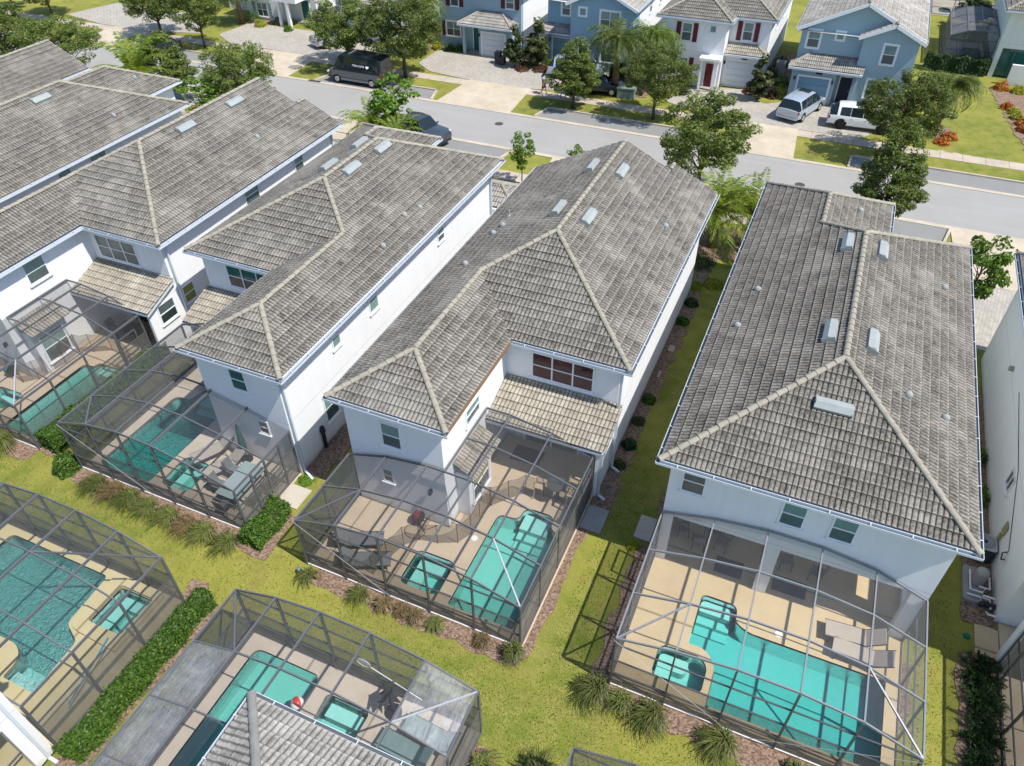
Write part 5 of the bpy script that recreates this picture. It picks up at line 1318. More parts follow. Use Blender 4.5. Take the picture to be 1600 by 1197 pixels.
oakP = [tree_proto('oak', 20 + i, 3.0, 1.9, 6.3, M['leaf_oak'], .092, 130, 175, .55, .13) for i in range(3)]
oakC = tree_proto('oak', 31, 2.5, 1.5, 7.0, M['leaf_oak'], .092, 110, 190, .52, .12, 'cone')
brightP = tree_proto('young', 41, 1.2, 1.4, 4.6, M['leaf_bright'], .12, 34, 60, .36, .05)
magP = tree_proto('magnolia', 45, 1.0, .5, 4.0, M['leaf_magnolia'], .16, 44, 62, .34, .06, 'cone')
darkP = tree_proto('dark', 47, 2.0, .6, 4.5, M['leaf_juniper'], .15, 70, 80, .5, .1)
OG = 'street trees along the road'
L_ = [(oakP[0], -7.4, 47.4, .4, 1.02, 1.06, 'round live oak on the near verge directly above the lime green palms'),
      (oakP[1], 4.2, 58.4, 2.1, .98, .97, 'live oak on the far verge that hides the front of the white estate car'),
      (oakC, 3.9, 46.9, 1.0, .93, .98, 'ragged live oak on the near verge right above the big hipped roof'),
      (oakP[2], -13.5, 58.73, 3.0, .93, .88, 'broad live oak on the far verge in front of the white house with red shutters'),
      (oakC, -20.2, 58.5, 2.2, .98, .80, 'thinner live oak beside the two people walking on the sidewalk'),
      (oakP[0], -36.4, 59.3, 1.9, 1.18, 1.12, 'large live oak directly behind the rear end of the black van'),
      (oakP[1], -42.5, 59.8, 4.0, 1.1, .98, 'live oak behind the front half of the black van, touching the larger oak'),
      (oakP[2], -59.0, 59.2, 5.0, .85, .9, 'right one of two oaks with thin dark trunks on the far verge, top left'),
      (oakP[1], -65.5, 60.3, .8, 1.0, .92, 'left one of two oaks with thin dark trunks on the far verge, top left'),
      (oakP[0], -81.8, 61.2, 1.2, .95, .8, 'far oak at the top edge just left of the green utility box'),
      (oakC, -88.5, 61.8, .2, 1.0, .8, 'farthest oak at the top left corner, mostly trunk in view'),
      (oakC, -51.4, 46.4, 2.0, 1.15, .84, 'oak on the near verge above the feathery palm at the left'),
      (oakP[1], -43.9, 46.7, 1.3, .95, .93, 'oak standing in front of the road left of the black van'),
      (oakP[2], -62.8, 46.2, 2.2, 1.15, .88, 'dense oak overhanging the ridge of the leftmost roof'),
      (oakP[0], -69.6, 46.0, .2, 1.05, 1.0, 'oak cut by the left photo edge')]
for (p, x, y, rz, s, sz, lab) in L_: place_tree(p, 'oak_tree', lab, 'tree', x, y, rz, s, sz, OG)
place_tree(brightP, 'young_tree', 'small leafy tree beside the grey pickup at the near kerb', 'tree', -29.5, 46.3, 0, 1.45, 1.12, 'young trees')
place_tree(brightP, 'young_tree', 'slim young tree on the grass patch between two roofs at the near kerb', 'tree', -18.8, 44.4, 1, .75, .78, 'young trees')
place_tree(brightP, 'young_tree', 'tip of a young tree peeking over the tile roof ridge', 'tree', -14.9, 44.6, 2, .6, .72, 'young trees')
place_tree(brightP, 'young_tree', 'tall loose tree squeezed between the big hipped roof and the house on the right edge', 'tree', 8.3, 37.6, 3, 1.0, 1.22, 'young trees')
place_tree(brightP, 'young_tree', 'yellow green bushy tree behind the ridge of the roof left of the road view', 'tree', -45.3, 43.6, 3, 1.3, .85, 'young trees')
for x, y, s, l in ((-28.5, 65.6, 1.0, 'magnolia with glossy brown-green leaves beside the grey garage door of the pale blue house'), (-26.6, 66.3, 1.15, 'magnolia against the white side wall between the two blue houses'),
                   (-6.6, 65.9, 1.0, 'magnolia next to the white garage door and its paved driveway')):
    place_tree(magP, 'magnolia_tree', l, 'tree', x, y, x, s, s, 'magnolias by the driveways')
for x, y, s, l in ((3.5, 92.5, .8, 'dark tree behind the top right blue house, beside the lawn'), (9.8, 94.0, .8, 'dark tree on the left of the pair in front of the far pool'), (12.4, 93.0, .85, 'dark tree on the right of the pair next to the white house, top right')):
    place_tree(darkP, 'garden_tree', l, 'tree', x, y, x, s, s * .85, 'dark trees in the top right gardens')

def palm_proto(seed, nf, L, h, leafm, droop=.9, w=.42, up=1.0, stems=1):
    rs = random.Random(seed); V = []; F = []; tr = MB()
    for st in range(stems):
        bx_, by_ = (rs.uniform(-.35, .35), rs.uniform(-.35, .35)) if stems > 1 else (0, 0)
        hh = h * (rs.uniform(.7, 1.0) if stems > 1 else 1)
        for k in range(nf // stems):
            az = k * 2.39996 + rs.uniform(-.2, .2); el = (rs.uniform(-.15, 1.25)) * up
            l = L * rs.uniform(.8, 1.1); d = Vector((math.cos(az), math.sin(az), 0)); n = 14; p = Vector((bx_, by_, hh)); ang = el; pts = []
            for i in range(n + 1):
                pts.append(p.copy()); p = p + (d * math.cos(ang) + Vector((0, 0, math.sin(ang)))) * (l / n); ang -= droop * 1.9 / n * (1 + i / n)
            sd = d.cross(Vector((0, 0, 1))).normalized()
            for i in range(1, n + 1):
                a = pts[i - 1]; b = pts[i]; tdir = (b - a).normalized()
                for sg in (-1, 1):
                    for m in range(3):
                        q = a.lerp(b, m / 3 + .1); ln = w * math.sin(math.pi * min(1, (i + m / 3) / (n + 1)) ** .7 * .93 + .12) * rs.uniform(.8, 1.1)
                        o = (sd * sg * .8 + tdir * .55 + Vector((0, 0, -.35 + rs.uniform(-.2, .3)))).normalized() * ln; wv = tdir * .032
                        c = len(V); V += [q - wv, q + o * .5 - wv * .9, q + o, q + o * .5 + wv * .9 + Vector((0, 0, .01))]; F.append((c, c + 1, c + 2, c + 3))
        r0 = .22 if stems == 1 else .08
        if hh > .3: tr.tube([(bx_, by_, -.05), (bx_ * 1.05, by_, hh * .5), (bx_, by_, hh)], [r0 * 1.1, r0 * .9, r0 * .95], 10)
        tr.ellipsoid((bx_, by_, hh), (r0 * 1.2, r0 * 1.2, r0 * 1.5), 8, 6)
    me = np_mesh("palm_fronds", np.array([tuple(v) for v in V]), np.array(F), [leafm])
    t2 = bpy.data.meshes.new("palm_trunk"); t2.from_pydata(tr.v, [], tr.f); t2.materials.append(M['palm_bark']); t2.polygons.foreach_set("use_smooth", [True] * len(t2.polygons))
    return t2, me
palmA = palm_proto(3, 64, 3.1, 3.5, M['palm_leaf'], 1.05, .55); palmB = palm_proto(4, 44, 2.3, 1.2, M['palm_lime'], .7, .5, 1.15, 2); palmD = palm_proto(9, 34, 3.1, 1.9, M['palm_lime'], .62, .50, 1.1); palmC = palm_proto(5, 30, 2.2, .25, M['palm_leaf'], .6, .4, 1.15)
def place_palm(p, label, x, y, rz, s, sz=None):
    t = thing('palm_tree', label, 'palm', (x, y, 0), rz, 'palms'); t.scale = (s, s, sz or s); link("trunk", p[0], t); link("fronds", p[1], t)
place_palm(palmA, 'tall palm with drooping fronds in front of the blue gabled house', -18.0, 62.7, 0, 1.35, 1.25)
place_palm(palmA, 'second palm with yellowing fronds just right of the tall palm by the blue gabled house', -15.6, 64.9, 1, 1.2, 1.2)
place_palm(palmA, 'palm on the lawn right of the pale blue gabled house', 7.0, 64.0, 2, 1.1, 1.05)
place_palm(palmA, 'palm at the top edge beside the white house with the green front door', -60.6, 66.9, 2.5, 1.2, 1.0)
place_palm(palmA, 'palm crown showing above the large oak behind the black van', -38.0, 65.5, .5, 1.25, 1.2)
place_palm(palmD, 'lime green palm between the two roofs, directly below the round oak', -5.0, 41.2, 0, 1.25, 1.3)
place_palm(palmD, 'second lime green palm touching the left edge of the big hipped roof', -3.0, 42.0, 2, 1.15, 1.2)
place_palm(palmD, 'low feathery palm left of the grey pickup', -31.0, 45.2, 0, 1.05, 1.1); place_palm(palmD, 'low feathery palm half covering the tail of the grey pickup', -28.2, 44.0, 1, .85, 1.0)
place_palm(palmD, 'feathery palm below the oaks at the left behind the tile roof', -51.3, 43.6, 1, 1.5, 1.8)

def hedge(name, label, x0, x1, y0, y1, h, leafm, dens=420, size=.07, group=None, bulge=.06):
    rs = np.random.RandomState(int(abs(x0 * 13 + y0 * 7)) + 3)
    lx, ly = x1 - x0, y1 - y0; areas = [lx * ly, lx * h, lx * h, ly * h, ly * h]; N_ = int(sum(areas) * dens); pr = np.array(areas) / sum(areas)
    f = rs.choice(5, N_, p=pr); u = rs.uniform(0, 1, N_); v = rs.uniform(0, 1, N_); P = np.zeros((N_, 3)); O = np.zeros((N_, 3))
    for k in range(5):
        m = f == k
        if k == 0: P[m] = np.stack([u[m] * lx, v[m] * ly, np.full(m.sum(), h)], 1); O[m] = (0, 0, 1)
        elif k < 3: P[m] = np.stack([u[m] * lx, np.full(m.sum(), 0 if k == 1 else ly), v[m] * h], 1); O[m] = (0, -1 if k == 1 else 1, 0)
        else: P[m] = np.stack([np.full(m.sum(), 0 if k == 3 else lx), u[m] * ly, v[m] * h], 1); O[m] = (-1 if k == 3 else 1, 0, 0)
    ph = rs.uniform(0, 6, 3)
    P[:, 2] += (np.sin(P[:, 0] * 4 + ph[0]) + np.sin(P[:, 1] * 3.3 + ph[1])) * bulge * (P[:, 2] / h); P[:, 0] += np.sin(P[:, 1] * 3.7 + ph[2]) * bulge; P[:, 1] += np.sin(P[:, 0] * 4.1) * bulge
    P += rs.normal(size=P.shape) * .035 - O * rs.uniform(0, .08, size=(N_, 1)); V, F = leaf_quads(P, size, rs, .3, O * .8)
    t = thing(name, label, 'hedge' if name == 'hedge' else 'bush', (x0, y0, 0), 0, group)
    link("foliage", np_mesh("foliage", V, F, [leafm]), t)
    b = MB(); b.box(.10, lx - .10, .10, ly - .10, -.02, h - .10); b.build("branches", plain('twigs_%d' % N_, (.03, .045, .012), .95), t)
    return t
hedge('hedge', 'long bright clipped hedge running between the bottom left cage and the bottom centre cage', -16.72, -16.08, 3.5, 9.6, .85, M['leaf_hedge'], 950, .058)
hedge('hedge', 'short clipped hedge below the tan concrete pad, beside the dark cage corner', -16.92, -16.05, 12.2, 14.25, .62, M['leaf_hedge'], 950, .056)
hedge('hedge', 'hedge in the narrow gap between the two left cages, ending in a rounded block', -28.35, -27.3, 12.9, 14.9, .95, M['leaf_hedge'], 900, .058)
hedge('hedge', 'low continuation of hedge up the gap along the teal privacy panels', -28.38, -27.85, 15.1, 20.2, .75, M['leaf_bright'], 480, .08)
hedge('hedge', 'dark green hedge in front of the distant cage, top right', 6.0, 10.9, 79.0, 80.2, 1.3, M['leaf_juniper'], 300, .12, None, .1)
hedge('hedge', 'tall dark hedge block beside the tall palm and the utility box', -19.0, -18.1, 64.0, 65.6, 1.7, M['leaf_juniper'], 360, .1)

def bush(name, label, x, y, r, h, leafm, n=900, size=.08, cat='bush', group=None):
    rs = np.random.RandomState(int(abs(x * 31 + y * 17)) % 9999)
    q = rs.normal(size=(n, 3)); q /= np.linalg.norm(q, axis=1)[:, None]; q[:, 2] = np.abs(q[:, 2]) * 1.0 - .15
    lump = 1 + .16 * np.sin(q[:, 0] * 5 + x) * np.cos(q[:, 1] * 6 + y)
    P = q * (r, r, h) * rs.uniform(.6, 1, size=(n, 1)) * lump[:, None]; P[:, 2] = np.maximum(P[:, 2], .03); V, F = leaf_quads(P, size, rs, .3, q * .7)
    me = np_mesh(name, V, F, [leafm]); o = link(name, me); o.location = (x, y, 0); tag(o, label, cat, group); return o
bush('round_bush', 'round clipped bush at the outer corner of the dark cage', -26.4, 12.45, .62, .95, M['leaf_hedge'], 4200, .052)
BS = [(-37.6, 67.5, .6, .8, 'leaf_yellow', 'yellow bush by the low window of the pale blue house with the tiled porch'), (-36.4, 67.6, .7, .8, 'leaf_hedge', 'green bush between the yellow bush and the porch column of the pale blue house'), (-35.3, 67.7, .6, .8, 'leaf_bright', 'bush right beside the porch column of the pale blue house'),
      (-27.6, 65.2, .8, .45, 'leaf_russet', 'low russet shrub in front of the magnolias'), (-26.0, 65.6, .8, .7, 'leaf_russet', 'dark red shrub left of the orange one'), (-24.9, 65.9, .8, .8, 'leaf_orange', 'orange shrub at the edge of the paving near the silver car'), (-25.6, 67.0, .9, 1.0, 'leaf_bright', 'bright green shrub behind the orange one'), (-27.6, 66.8, .9, .8, 'leaf_hedge', 'shrub under the magnolia pair'),
      (-12.5, 68.2, .85, 1.1, 'leaf_bright', 'bright green round bush left of the dark red front door'), (-4.9, 67.6, .95, 1.15, 'leaf_yellow', 'lime bush at the left corner of the blue garage wall'), (-5.6, 67.1, .6, .8, 'leaf_russet', 'small reddish bush next to the lime bush'),
      (-7.4, 67.3, .7, 1.0, 'leaf_russet', 'dark reddish bush at the foot of the magnolia beside the white garage'), (-6.5, 72.2, .8, 1.1, 'leaf_juniper', 'dark bush in the gap by the white side wall, nearer one'), (-6.0, 75.2, .8, 1.1, 'leaf_juniper', 'dark bush in the gap by the white side wall, with the pale sign'), (-5.2, 70.2, .8, 1.2, 'leaf_hedge', 'bush against the left wall of the pale blue gabled house'),
      (2.2, 66.2, .7, .9, 'leaf_bright', 'bush below the large front window of the pale blue gabled house'), (7.6, 62.6, .6, .5, 'leaf_orange', 'orange flowers under the oak on the lawn, left clump'), (8.1, 63.8, .65, .6, 'leaf_orange', 'orange flowers under the oak on the lawn, right clump'),
      (12.1, 76.3, .75, .9, 'leaf_orange', 'bright orange bush at the corner of the low white wall'), (13.4, 76.0, .7, .8, 'leaf_yellow', 'yellow bush right of the bright orange one'), (12.4, 71.9, .6, .6, 'leaf_orange', 'orange shrub, top of the row in the right flower bed'), (12.8, 70.9, .6, .6, 'leaf_yellow', 'yellow shrub, second in the row of the right flower bed'), (13.0, 69.8, .6, .6, 'leaf_yellow', 'yellow shrub in the middle of the right flower bed'),
      (13.3, 68.6, .6, .6, 'leaf_orange', 'orange shrub in the middle of the right flower bed'), (13.4, 67.3, .7, .6, 'leaf_orange', 'large orange shrub below the middle of the right flower bed'), (13.9, 65.6, .6, .6, 'leaf_yellow', 'yellow shrub near the lower end of the right flower bed'), (14.1, 64.0, .6, .6, 'leaf_bright', 'green shrub at the lower end of the right flower bed'),
      (-58.2, 66.9, .7, .9, 'leaf_yellow', 'yellow green bush at the foot of the top edge palm'), (-60.2, 68.2, 1.1, 1.1, 'leaf_hedge', 'dark bush left of the top edge palm'), (-57.0, 68.2, .6, .6, 'leaf_bright', 'low bush under the shuttered window'), (-54.5, 66.7, .55, .7, 'leaf_bright', 'round bush at the foot of the white porch column'), (-52.8, 68.9, .8, 2.2, 'leaf_magnolia', 'upright shrub right of the green front door'),
      (-5.2, 39.0, .9, .7, 'leaf_juniper', 'dark shrub at the foot of the lime palm'), (-4.9, 36.6, .5, .4, 'leaf_yellow', 'small yellow green plant beside the white side wall'), (-4.0, 37.2, .6, .4, 'leaf_yellow', 'yellow tinted plant in the shade under the palms'),
      (9.1, 28.3, .6, .8, 'leaf_bright', 'shrub in the gap by the blank side wall, upper one'), (9.1, 25.9, .6, .8, 'leaf_bright', 'shrub in the gap by the blank side wall, beside the round condenser'), (-3.0, 18.1, .25, .3, 'leaf_yellow', 'small yellow plant by the beige concrete pad'), (-16.6, 15.9, .35, .12, 'leaf_bright', 'patch of weeds between the pad and the downspout')]
BS += [(-4.75, 21.9, .32, .35, 'leaf_magnolia', 'lowest dark shrub along the shaded wall right of the pale tiled porch'), (-4.7, 23.2, .36, .45, 'leaf_juniper', 'second dark shrub up the shaded wall right of the pale tiled porch'), (-4.75, 24.8, .3, .35, 'leaf_magnolia', 'third dark shrub up the shaded wall right of the pale tiled porch'),
       (-4.7, 26.4, .34, .4, 'leaf_hedge', 'green shrub midway up the mulch strip beside the middle house wall'), (-4.75, 33.0, .36, .45, 'leaf_hedge', 'green shrub above the pale square slab on the mulch strip'), (-4.7, 34.8, .4, .5, 'leaf_juniper', 'dark shrub near the upper end of the mulch strip beside the middle house')]
for i, (x, y, r, h, m, l) in enumerate(BS): bush('flowering_shrub' if 'orange' in m else 'shrub', l, x, y, r, h, M[m], 520 if y > 50 else 700, .1 if y > 50 else .075, 'shrub', 'garden shrubs')

def tuft(label, x, y, r, h, m, n=260, lean=(0, 0), group='ornamental grasses along the cages'):
    rs = random.Random(int(abs(x * 91 + y * 37))); V = []; F = []
    for k in range(n):
        az = rs.uniform(0, 6.283); a = rs.uniform(.15, 1); b0 = Vector((rs.gauss(0, .06), rs.gauss(0, .06), 0)); d = Vector((math.cos(az) + lean[0], math.sin(az) + lean[1], 0))
        l = h * rs.uniform(.7, 1.15); w = rs.uniform(.008, .016); s = d.cross(Vector((0, 0, 1))).normalized() * w
        p1 = b0 + d * r * a * .35 + Vector((0, 0, l * .7)); p2 = b0 + d * r * a * .75 + Vector((0, 0, l * (.95 - .25 * a))); p3 = b0 + d * r * a * 1.1 + Vector((0, 0, l * (.85 - .75 * a)))
        c = len(V); V += [b0 - s, b0 + s, p1 + s, p1 - s, p2 + s * .8, p2 - s * .8, p3 + s * .2, p3 - s * .2]; F += [(c, c + 1, c + 2, c + 3), (c + 3, c + 2, c + 4, c + 5), (c + 5, c + 4, c + 6, c + 7)]
    o = link('grass_tuft', np_mesh('grass_tuft', np.array([tuple(v) for v in V]), np.array(F), [M[m]])); o.location = (x, y, 0); tag(o, label, 'ornamental grass', group); return o
TF = [(-2.35, 12.0, .75, .8, 'grass_blade', (-.3, -.35), 'big grass tuft at the near left corner of the yellow deck cage'), (-1.5, 11.95, .6, .7, 'grass_blade', (-.2, -.3), 'grass tuft second from the left along the yellow deck cage'), (-.45, 11.9, .8, .8, 'grass_blade', (-.3, -.35), 'wide grass tuft third from the left along the yellow deck cage'),
      (1.75, 11.9, .8, .75, 'grass_blade', (-.3, -.3), 'grass tuft right of the bare mulch along the yellow deck cage'), (3.9, 11.95, .5, .45, 'grass_blade', (0, -.2), 'small grass tuft at the bottom edge by the yellow deck cage'),
      (-5.4, 12.05, .55, .75, 'grass_blade', (0, 0), 'upright grass tuft at the near corner of the middle cage'), (-6.6, 12.1, .4, .35, 'grass_rust', (0, 0), 'small green clump left of the upright tuft at the middle cage'),
      (-11.35, 12.0, .55, .5, 'grass_blade', (-.3, -.2), 'leaning grass clump where the white cables meet the ground at the middle cage'), (-10.45, 12.0, .45, .45, 'grass_rust', (0, 0), 'brownish round grass clump under the middle cage'), (-9.7, 12.05, .4, .4, 'grass_rust', (0, 0), 'rusty clump left of the centre of the middle cage'), (-9.2, 12.0, .4, .4, 'grass_rust', (0, 0), 'dark rusty clump near the centre of the middle cage'), (-8.4, 12.05, .4, .35, 'grass_blade', (0, 0), 'yellow green clump near the centre of the middle cage'),
      (-13.7, 11.95, .5, .4, 'grass_blade', (0, -.2), 'grass clump beside the small garden figure'), (-4.85, 8.35, .6, .5, 'grass_blade', (.3, .1), 'grass tuft at the right corner of the dusty bottom cage'), (-3.1, 8.7, .8, .5, 'grass_blade', (-.2, .2), 'grass tuft at the bottom edge near the small cage corner'),
      (-24.3, 12.3, .9, .65, 'grass_blade', (-.5, -.4), 'first leaning grass tuft along the dark cage from the left'), (-23.3, 12.3, .9, .65, 'grass_rust', (-.5, -.4), 'second leaning tuft along the dark cage, rust tinted'), (-22.4, 12.25, .9, .65, 'grass_blade', (-.5, -.4), 'third leaning grass tuft along the dark cage, by the cable foot'), (-21.4, 12.2, .9, .6, 'grass_blade', (-.5, -.4), 'fourth leaning grass tuft along the dark cage'), (-20.3, 12.15, .9, .65, 'grass_blade', (-.5, -.4), 'middle grass tuft in the row along the dark cage'),
      (-19.4, 12.1, .8, .6, 'grass_rust', (-.4, -.4), 'rust tinted tuft right of the middle along the dark cage'), (-18.5, 12.1, .9, .65, 'grass_blade', (-.4, -.4), 'grass tuft second from the right along the dark cage'), (-17.3, 12.0, .9, .65, 'grass_blade', (-.4, -.3), 'last grass tuft along the dark cage, touching the short hedge'),
      (-29.9, 12.4, 1.0, .8, 'grass_blade', (-.4, -.4), 'tall grass tuft at the near corner of the leftmost cage'), (-31.2, 12.3, 1.0, .8, 'grass_rust', (-.4, -.4), 'rust tinted tuft at the left photo edge'), (-32.4, 12.4, 1.0, .8, 'grass_blade', (-.4, -.4), 'grass tuft cut by the left photo edge')]
for x, y, r, h, m, ln, l in TF:
    if -25 < x < -16 and r > .75: r *= .78; h *= .75
    tuft(l, x, y, r, h, m, 420 if r > .6 else 240, ln)
def juniper(label, x, y, r):
    rs = random.Random(int(x * 77 + y * 5)); V = []; F = []
    for k in range(70):
        az = rs.uniform(0, 6.283); el = rs.uniform(.1, .9); l = r * rs.uniform(.5, 1.1); d = Vector((math.cos(az) * math.cos(el), math.sin(az) * math.cos(el), math.sin(el) * .7))
        for i in range(14):
            q = d * l * (i + 1) / 14
            for j in range(3):
                o = (d + Vector((rs.gauss(0, .7), rs.gauss(0, .7), rs.gauss(0, .5)))).normalized() * .14; s = o.cross(Vector((rs.gauss(0, 1), rs.gauss(0, 1), 1))).normalized() * .022
                c = len(V); V += [q - s, q + o * .5 - s, q + o, q + o * .5 + s]; F.append((c, c + 1, c + 2, c + 3))
    o = link('juniper', np_mesh('juniper', np.array([tuple(v) for v in V]), np.array(F), [M['leaf_juniper']])); o.location = (x, y, .03); tag(o, label, 'shrub', 'junipers by the right edge')
for i, (x, y) in enumerate([(9.1, 17.6), (9.15, 16.6), (9.1, 15.4), (9.15, 14.3), (9.1, 13.2), (9.2, 12.2)]):
    juniper(['dark spreading juniper touching the sand coloured pad', 'second juniper below the sand coloured pad', 'third juniper down the right edge', 'fourth juniper down the right edge', 'fifth juniper down the right edge, above the lowest', 'lowest juniper at the bottom right corner'][i], x, y, .75)
# loose ground cover that nobody could count
def scatter_grass():
    rs = np.random.RandomState(5); n = 90000
    P = np.stack([rs.uniform(-30, 9.7, n), rs.uniform(7.5, 24, n), np.zeros(n)], 1)
    def inside(x0, x1, y0, y1): return (P[:, 0] > x0) & (P[:, 0] < x1) & (P[:, 1] > y0) & (P[:, 1] < y1)
    bad = np.zeros(n, bool)
    for r in ((-37, -28.3, 12.0, 40), (-27.5, -16.9, 11.9, 40), (-14.25, -4.4, 11.6, 40), (-3.2, 7.0, 11.5, 40), (-26.4, -17.2, 0, 9.45), (-17.1, -15.6, 0, 9.8), (-14.25, -4.6, 0, 9.45), (-2.3, 7, 0, 9.0), (8.3, 10, 0, 40), (-17, -15.6, 11.8, 15.7)):
        bad |= inside(*r)
    P = P[~bad]; n = len(P); az = rs.uniform(0, 6.283, n); h = rs.uniform(.02, .045, n); w = rs.uniform(.004, .008, n)
    d = np.stack([np.cos(az), np.sin(az), np.zeros(n)], 1); s = np.stack([-np.sin(az), np.cos(az), np.zeros(n)], 1) * w[:, None]
    tip = P + d * (h * .8)[:, None] + np.array([0, 0, 1]) * h[:, None]
    V = np.stack([P - s * 2, P + s * 2, tip + s, tip - s], 1).reshape(-1, 3); F = np.arange(n * 4).reshape(n, 4)
    o = link('lawn_blades', np_mesh('lawn_blades', V, F, [leaf_mat('lawn_blade', (.12, .17, .02), (.22, .26, .04), (.40, .37, .10), .6)])); o["kind"] = "stuff"; o["label"] = 'short sunlit grass blades on the lawn between the cages'
scatter_grass()
# ---------------------------------------------------------------- vehicles
def paint(name, c, metal=.3):
    k = N(name); k.col(c); k.rough(.32, .5, metal); k.b.inputs["Coat Weight"].default_value = .7; k.b.inputs["Coat Roughness"].default_value = .06; return k.m
M['tyre'] = plain('tyre_rubber', (.018, .018, .019), .8, .2); M['rim'] = plain('alloy_rim', (.45, .46, .47), .35, .6, .6); M['rim_dark'] = plain('dark_rim', (.03, .03, .032), .4, .5, .4)
M['lamp_red'] = plain('tail_lamp', (.32, .012, .01), .2, .6); M['lamp_clear'] = plain('head_lamp', (.6, .62, .63), .15, .7); M['plate'] = plain('licence_plate', (.6, .62, .6), .5)
# stations: (x, z_bottom, z_belt, z_top, w_bottom, w_belt, w_top, flag) flag of the span up to the next station: b body, g glass all round, s side glass, p pillar
CARS = dict(
  minivan=(5.0, [(0, .42, .98, 1.0, .84, .84, .70, 'b'), (.06, .30, 1.02, 1.05, .93, .91, .76, 'g'), (.38, .26, 1.05, 1.66, .97, .96, .70, 'p'), (.50, .24, 1.05, 1.71, .98, .97, .72, 's'), (1.35, .22, 1.04, 1.76, .99, .98, .74, 's'), (2.25, .22, 1.02, 1.77, .99, .98, .74, 's'),
     (3.05, .22, .99, 1.70, .99, .97, .72, 'g'), (4.0, .24, .97, 1.03, .98, .94, .82, 'b'), (4.6, .28, .86, .90, .95, .88, .76, 'b'), (4.93, .36, .66, .72, .84, .78, .68, 'b'), (5.0, .42, .58, .6, .74, .7, .6, 'b')], (.93, 3.95), .34),
  estate=(5.0, [(0, .45, .95, .98, .84, .84, .72, 'b'), (.07, .32, 1.02, 1.06, .95, .93, .78, 'g'), (.60, .28, 1.06, 1.62, .99, .97, .68, 'p'), (.78, .26, 1.06, 1.66, 1.0, .98, .70, 's'), (1.55, .24, 1.05, 1.71, 1.0, .98, .72, 's'), (2.45, .24, 1.03, 1.72, 1.0, .98, .72, 's'),
     (3.6, .24, 1.01, 1.62, 1.0, .98, .70, 'g'), (4.2, .26, .98, 1.03, 1.0, .96, .86, 'b'), (4.6, .30, .90, .95, .97, .90, .80, 'b'), (4.92, .36, .72, .80, .86, .80, .7, 'b'), (5.0, .44, .6, .64, .76, .72, .62, 'b')], (.98, 3.98), .38),
  van=(5.55, [(0, .5, 1.2, 1.3, .96, .98, .9, 'b'), (.03, .36, 1.25, 2.25, 1.0, 1.0, .84, 'p'), (.30, .34, 1.26, 2.42, 1.02, 1.02, .86, 's'), (1.4, .32, 1.26, 2.47, 1.03, 1.02, .87, 's'), (2.6, .32, 1.26, 2.48, 1.03, 1.02, .87, 's'), (3.7, .32, 1.24, 2.46, 1.03, 1.02, .86, 's'),
     (4.25, .32, 1.20, 2.30, 1.03, 1.01, .80, 'g'), (4.95, .34, 1.15, 1.24, 1.02, .97, .86, 'b'), (5.35, .40, .98, 1.05, .97, .9, .8, 'b'), (5.5, .45, .8, .86, .88, .84, .74, 'b'), (5.55, .5, .7, .72, .8, .76, .7, 'b')], (1.05, 4.55), .37),
  sedan=(4.6, [(0, .42, .9, .93, .78, .78, .7, 'b'), (.08, .30, .97, 1.0, .88, .86, .74, 'b'), (.55, .25, 1.0, 1.06, .91, .89, .78, 'g'), (1.35, .23, 1.0, 1.38, .92, .90, .62, 's'), (1.9, .22, .98, 1.43, .92, .90, .64, 's'), (2.6, .22, .96, 1.40, .92, .90, .63, 'g'),
     (3.35, .24, .92, .98, .92, .87, .78, 'b'), (4.1, .27, .82, .87, .89, .82, .72, 'b'), (4.52, .34, .62, .68, .8, .74, .64, 'b'), (4.6, .40, .55, .58, .7, .66, .58, 'b')], (.85, 3.7), .32),
  pickup=(5.4, [(0, .5, 1.0, 1.02, .9, .9, .85, 'b'), (.05, .40, 1.08, 1.10, .98, .96, .9, 'b'), (1.7, .36, 1.10, 1.13, 1.0, .98, .92, 'g'), (1.95, .34, 1.12, 1.80, 1.0, .98, .74, 's'), (2.8, .34, 1.12, 1.86, 1.0, .98, .76, 's'), (3.5, .34, 1.12, 1.80, 1.0, .98, .74, 'g'),
     (4.1, .36, 1.12, 1.18, 1.0, .97, .9, 'b'), (5.0, .38, 1.08, 1.14, .99, .95, .88, 'b'), (5.32, .42, .9, .98, .94, .9, .84, 'b'), (5.4, .5, .75, .78, .86, .84, .78, 'b')], (1.05, 4.4), .40))
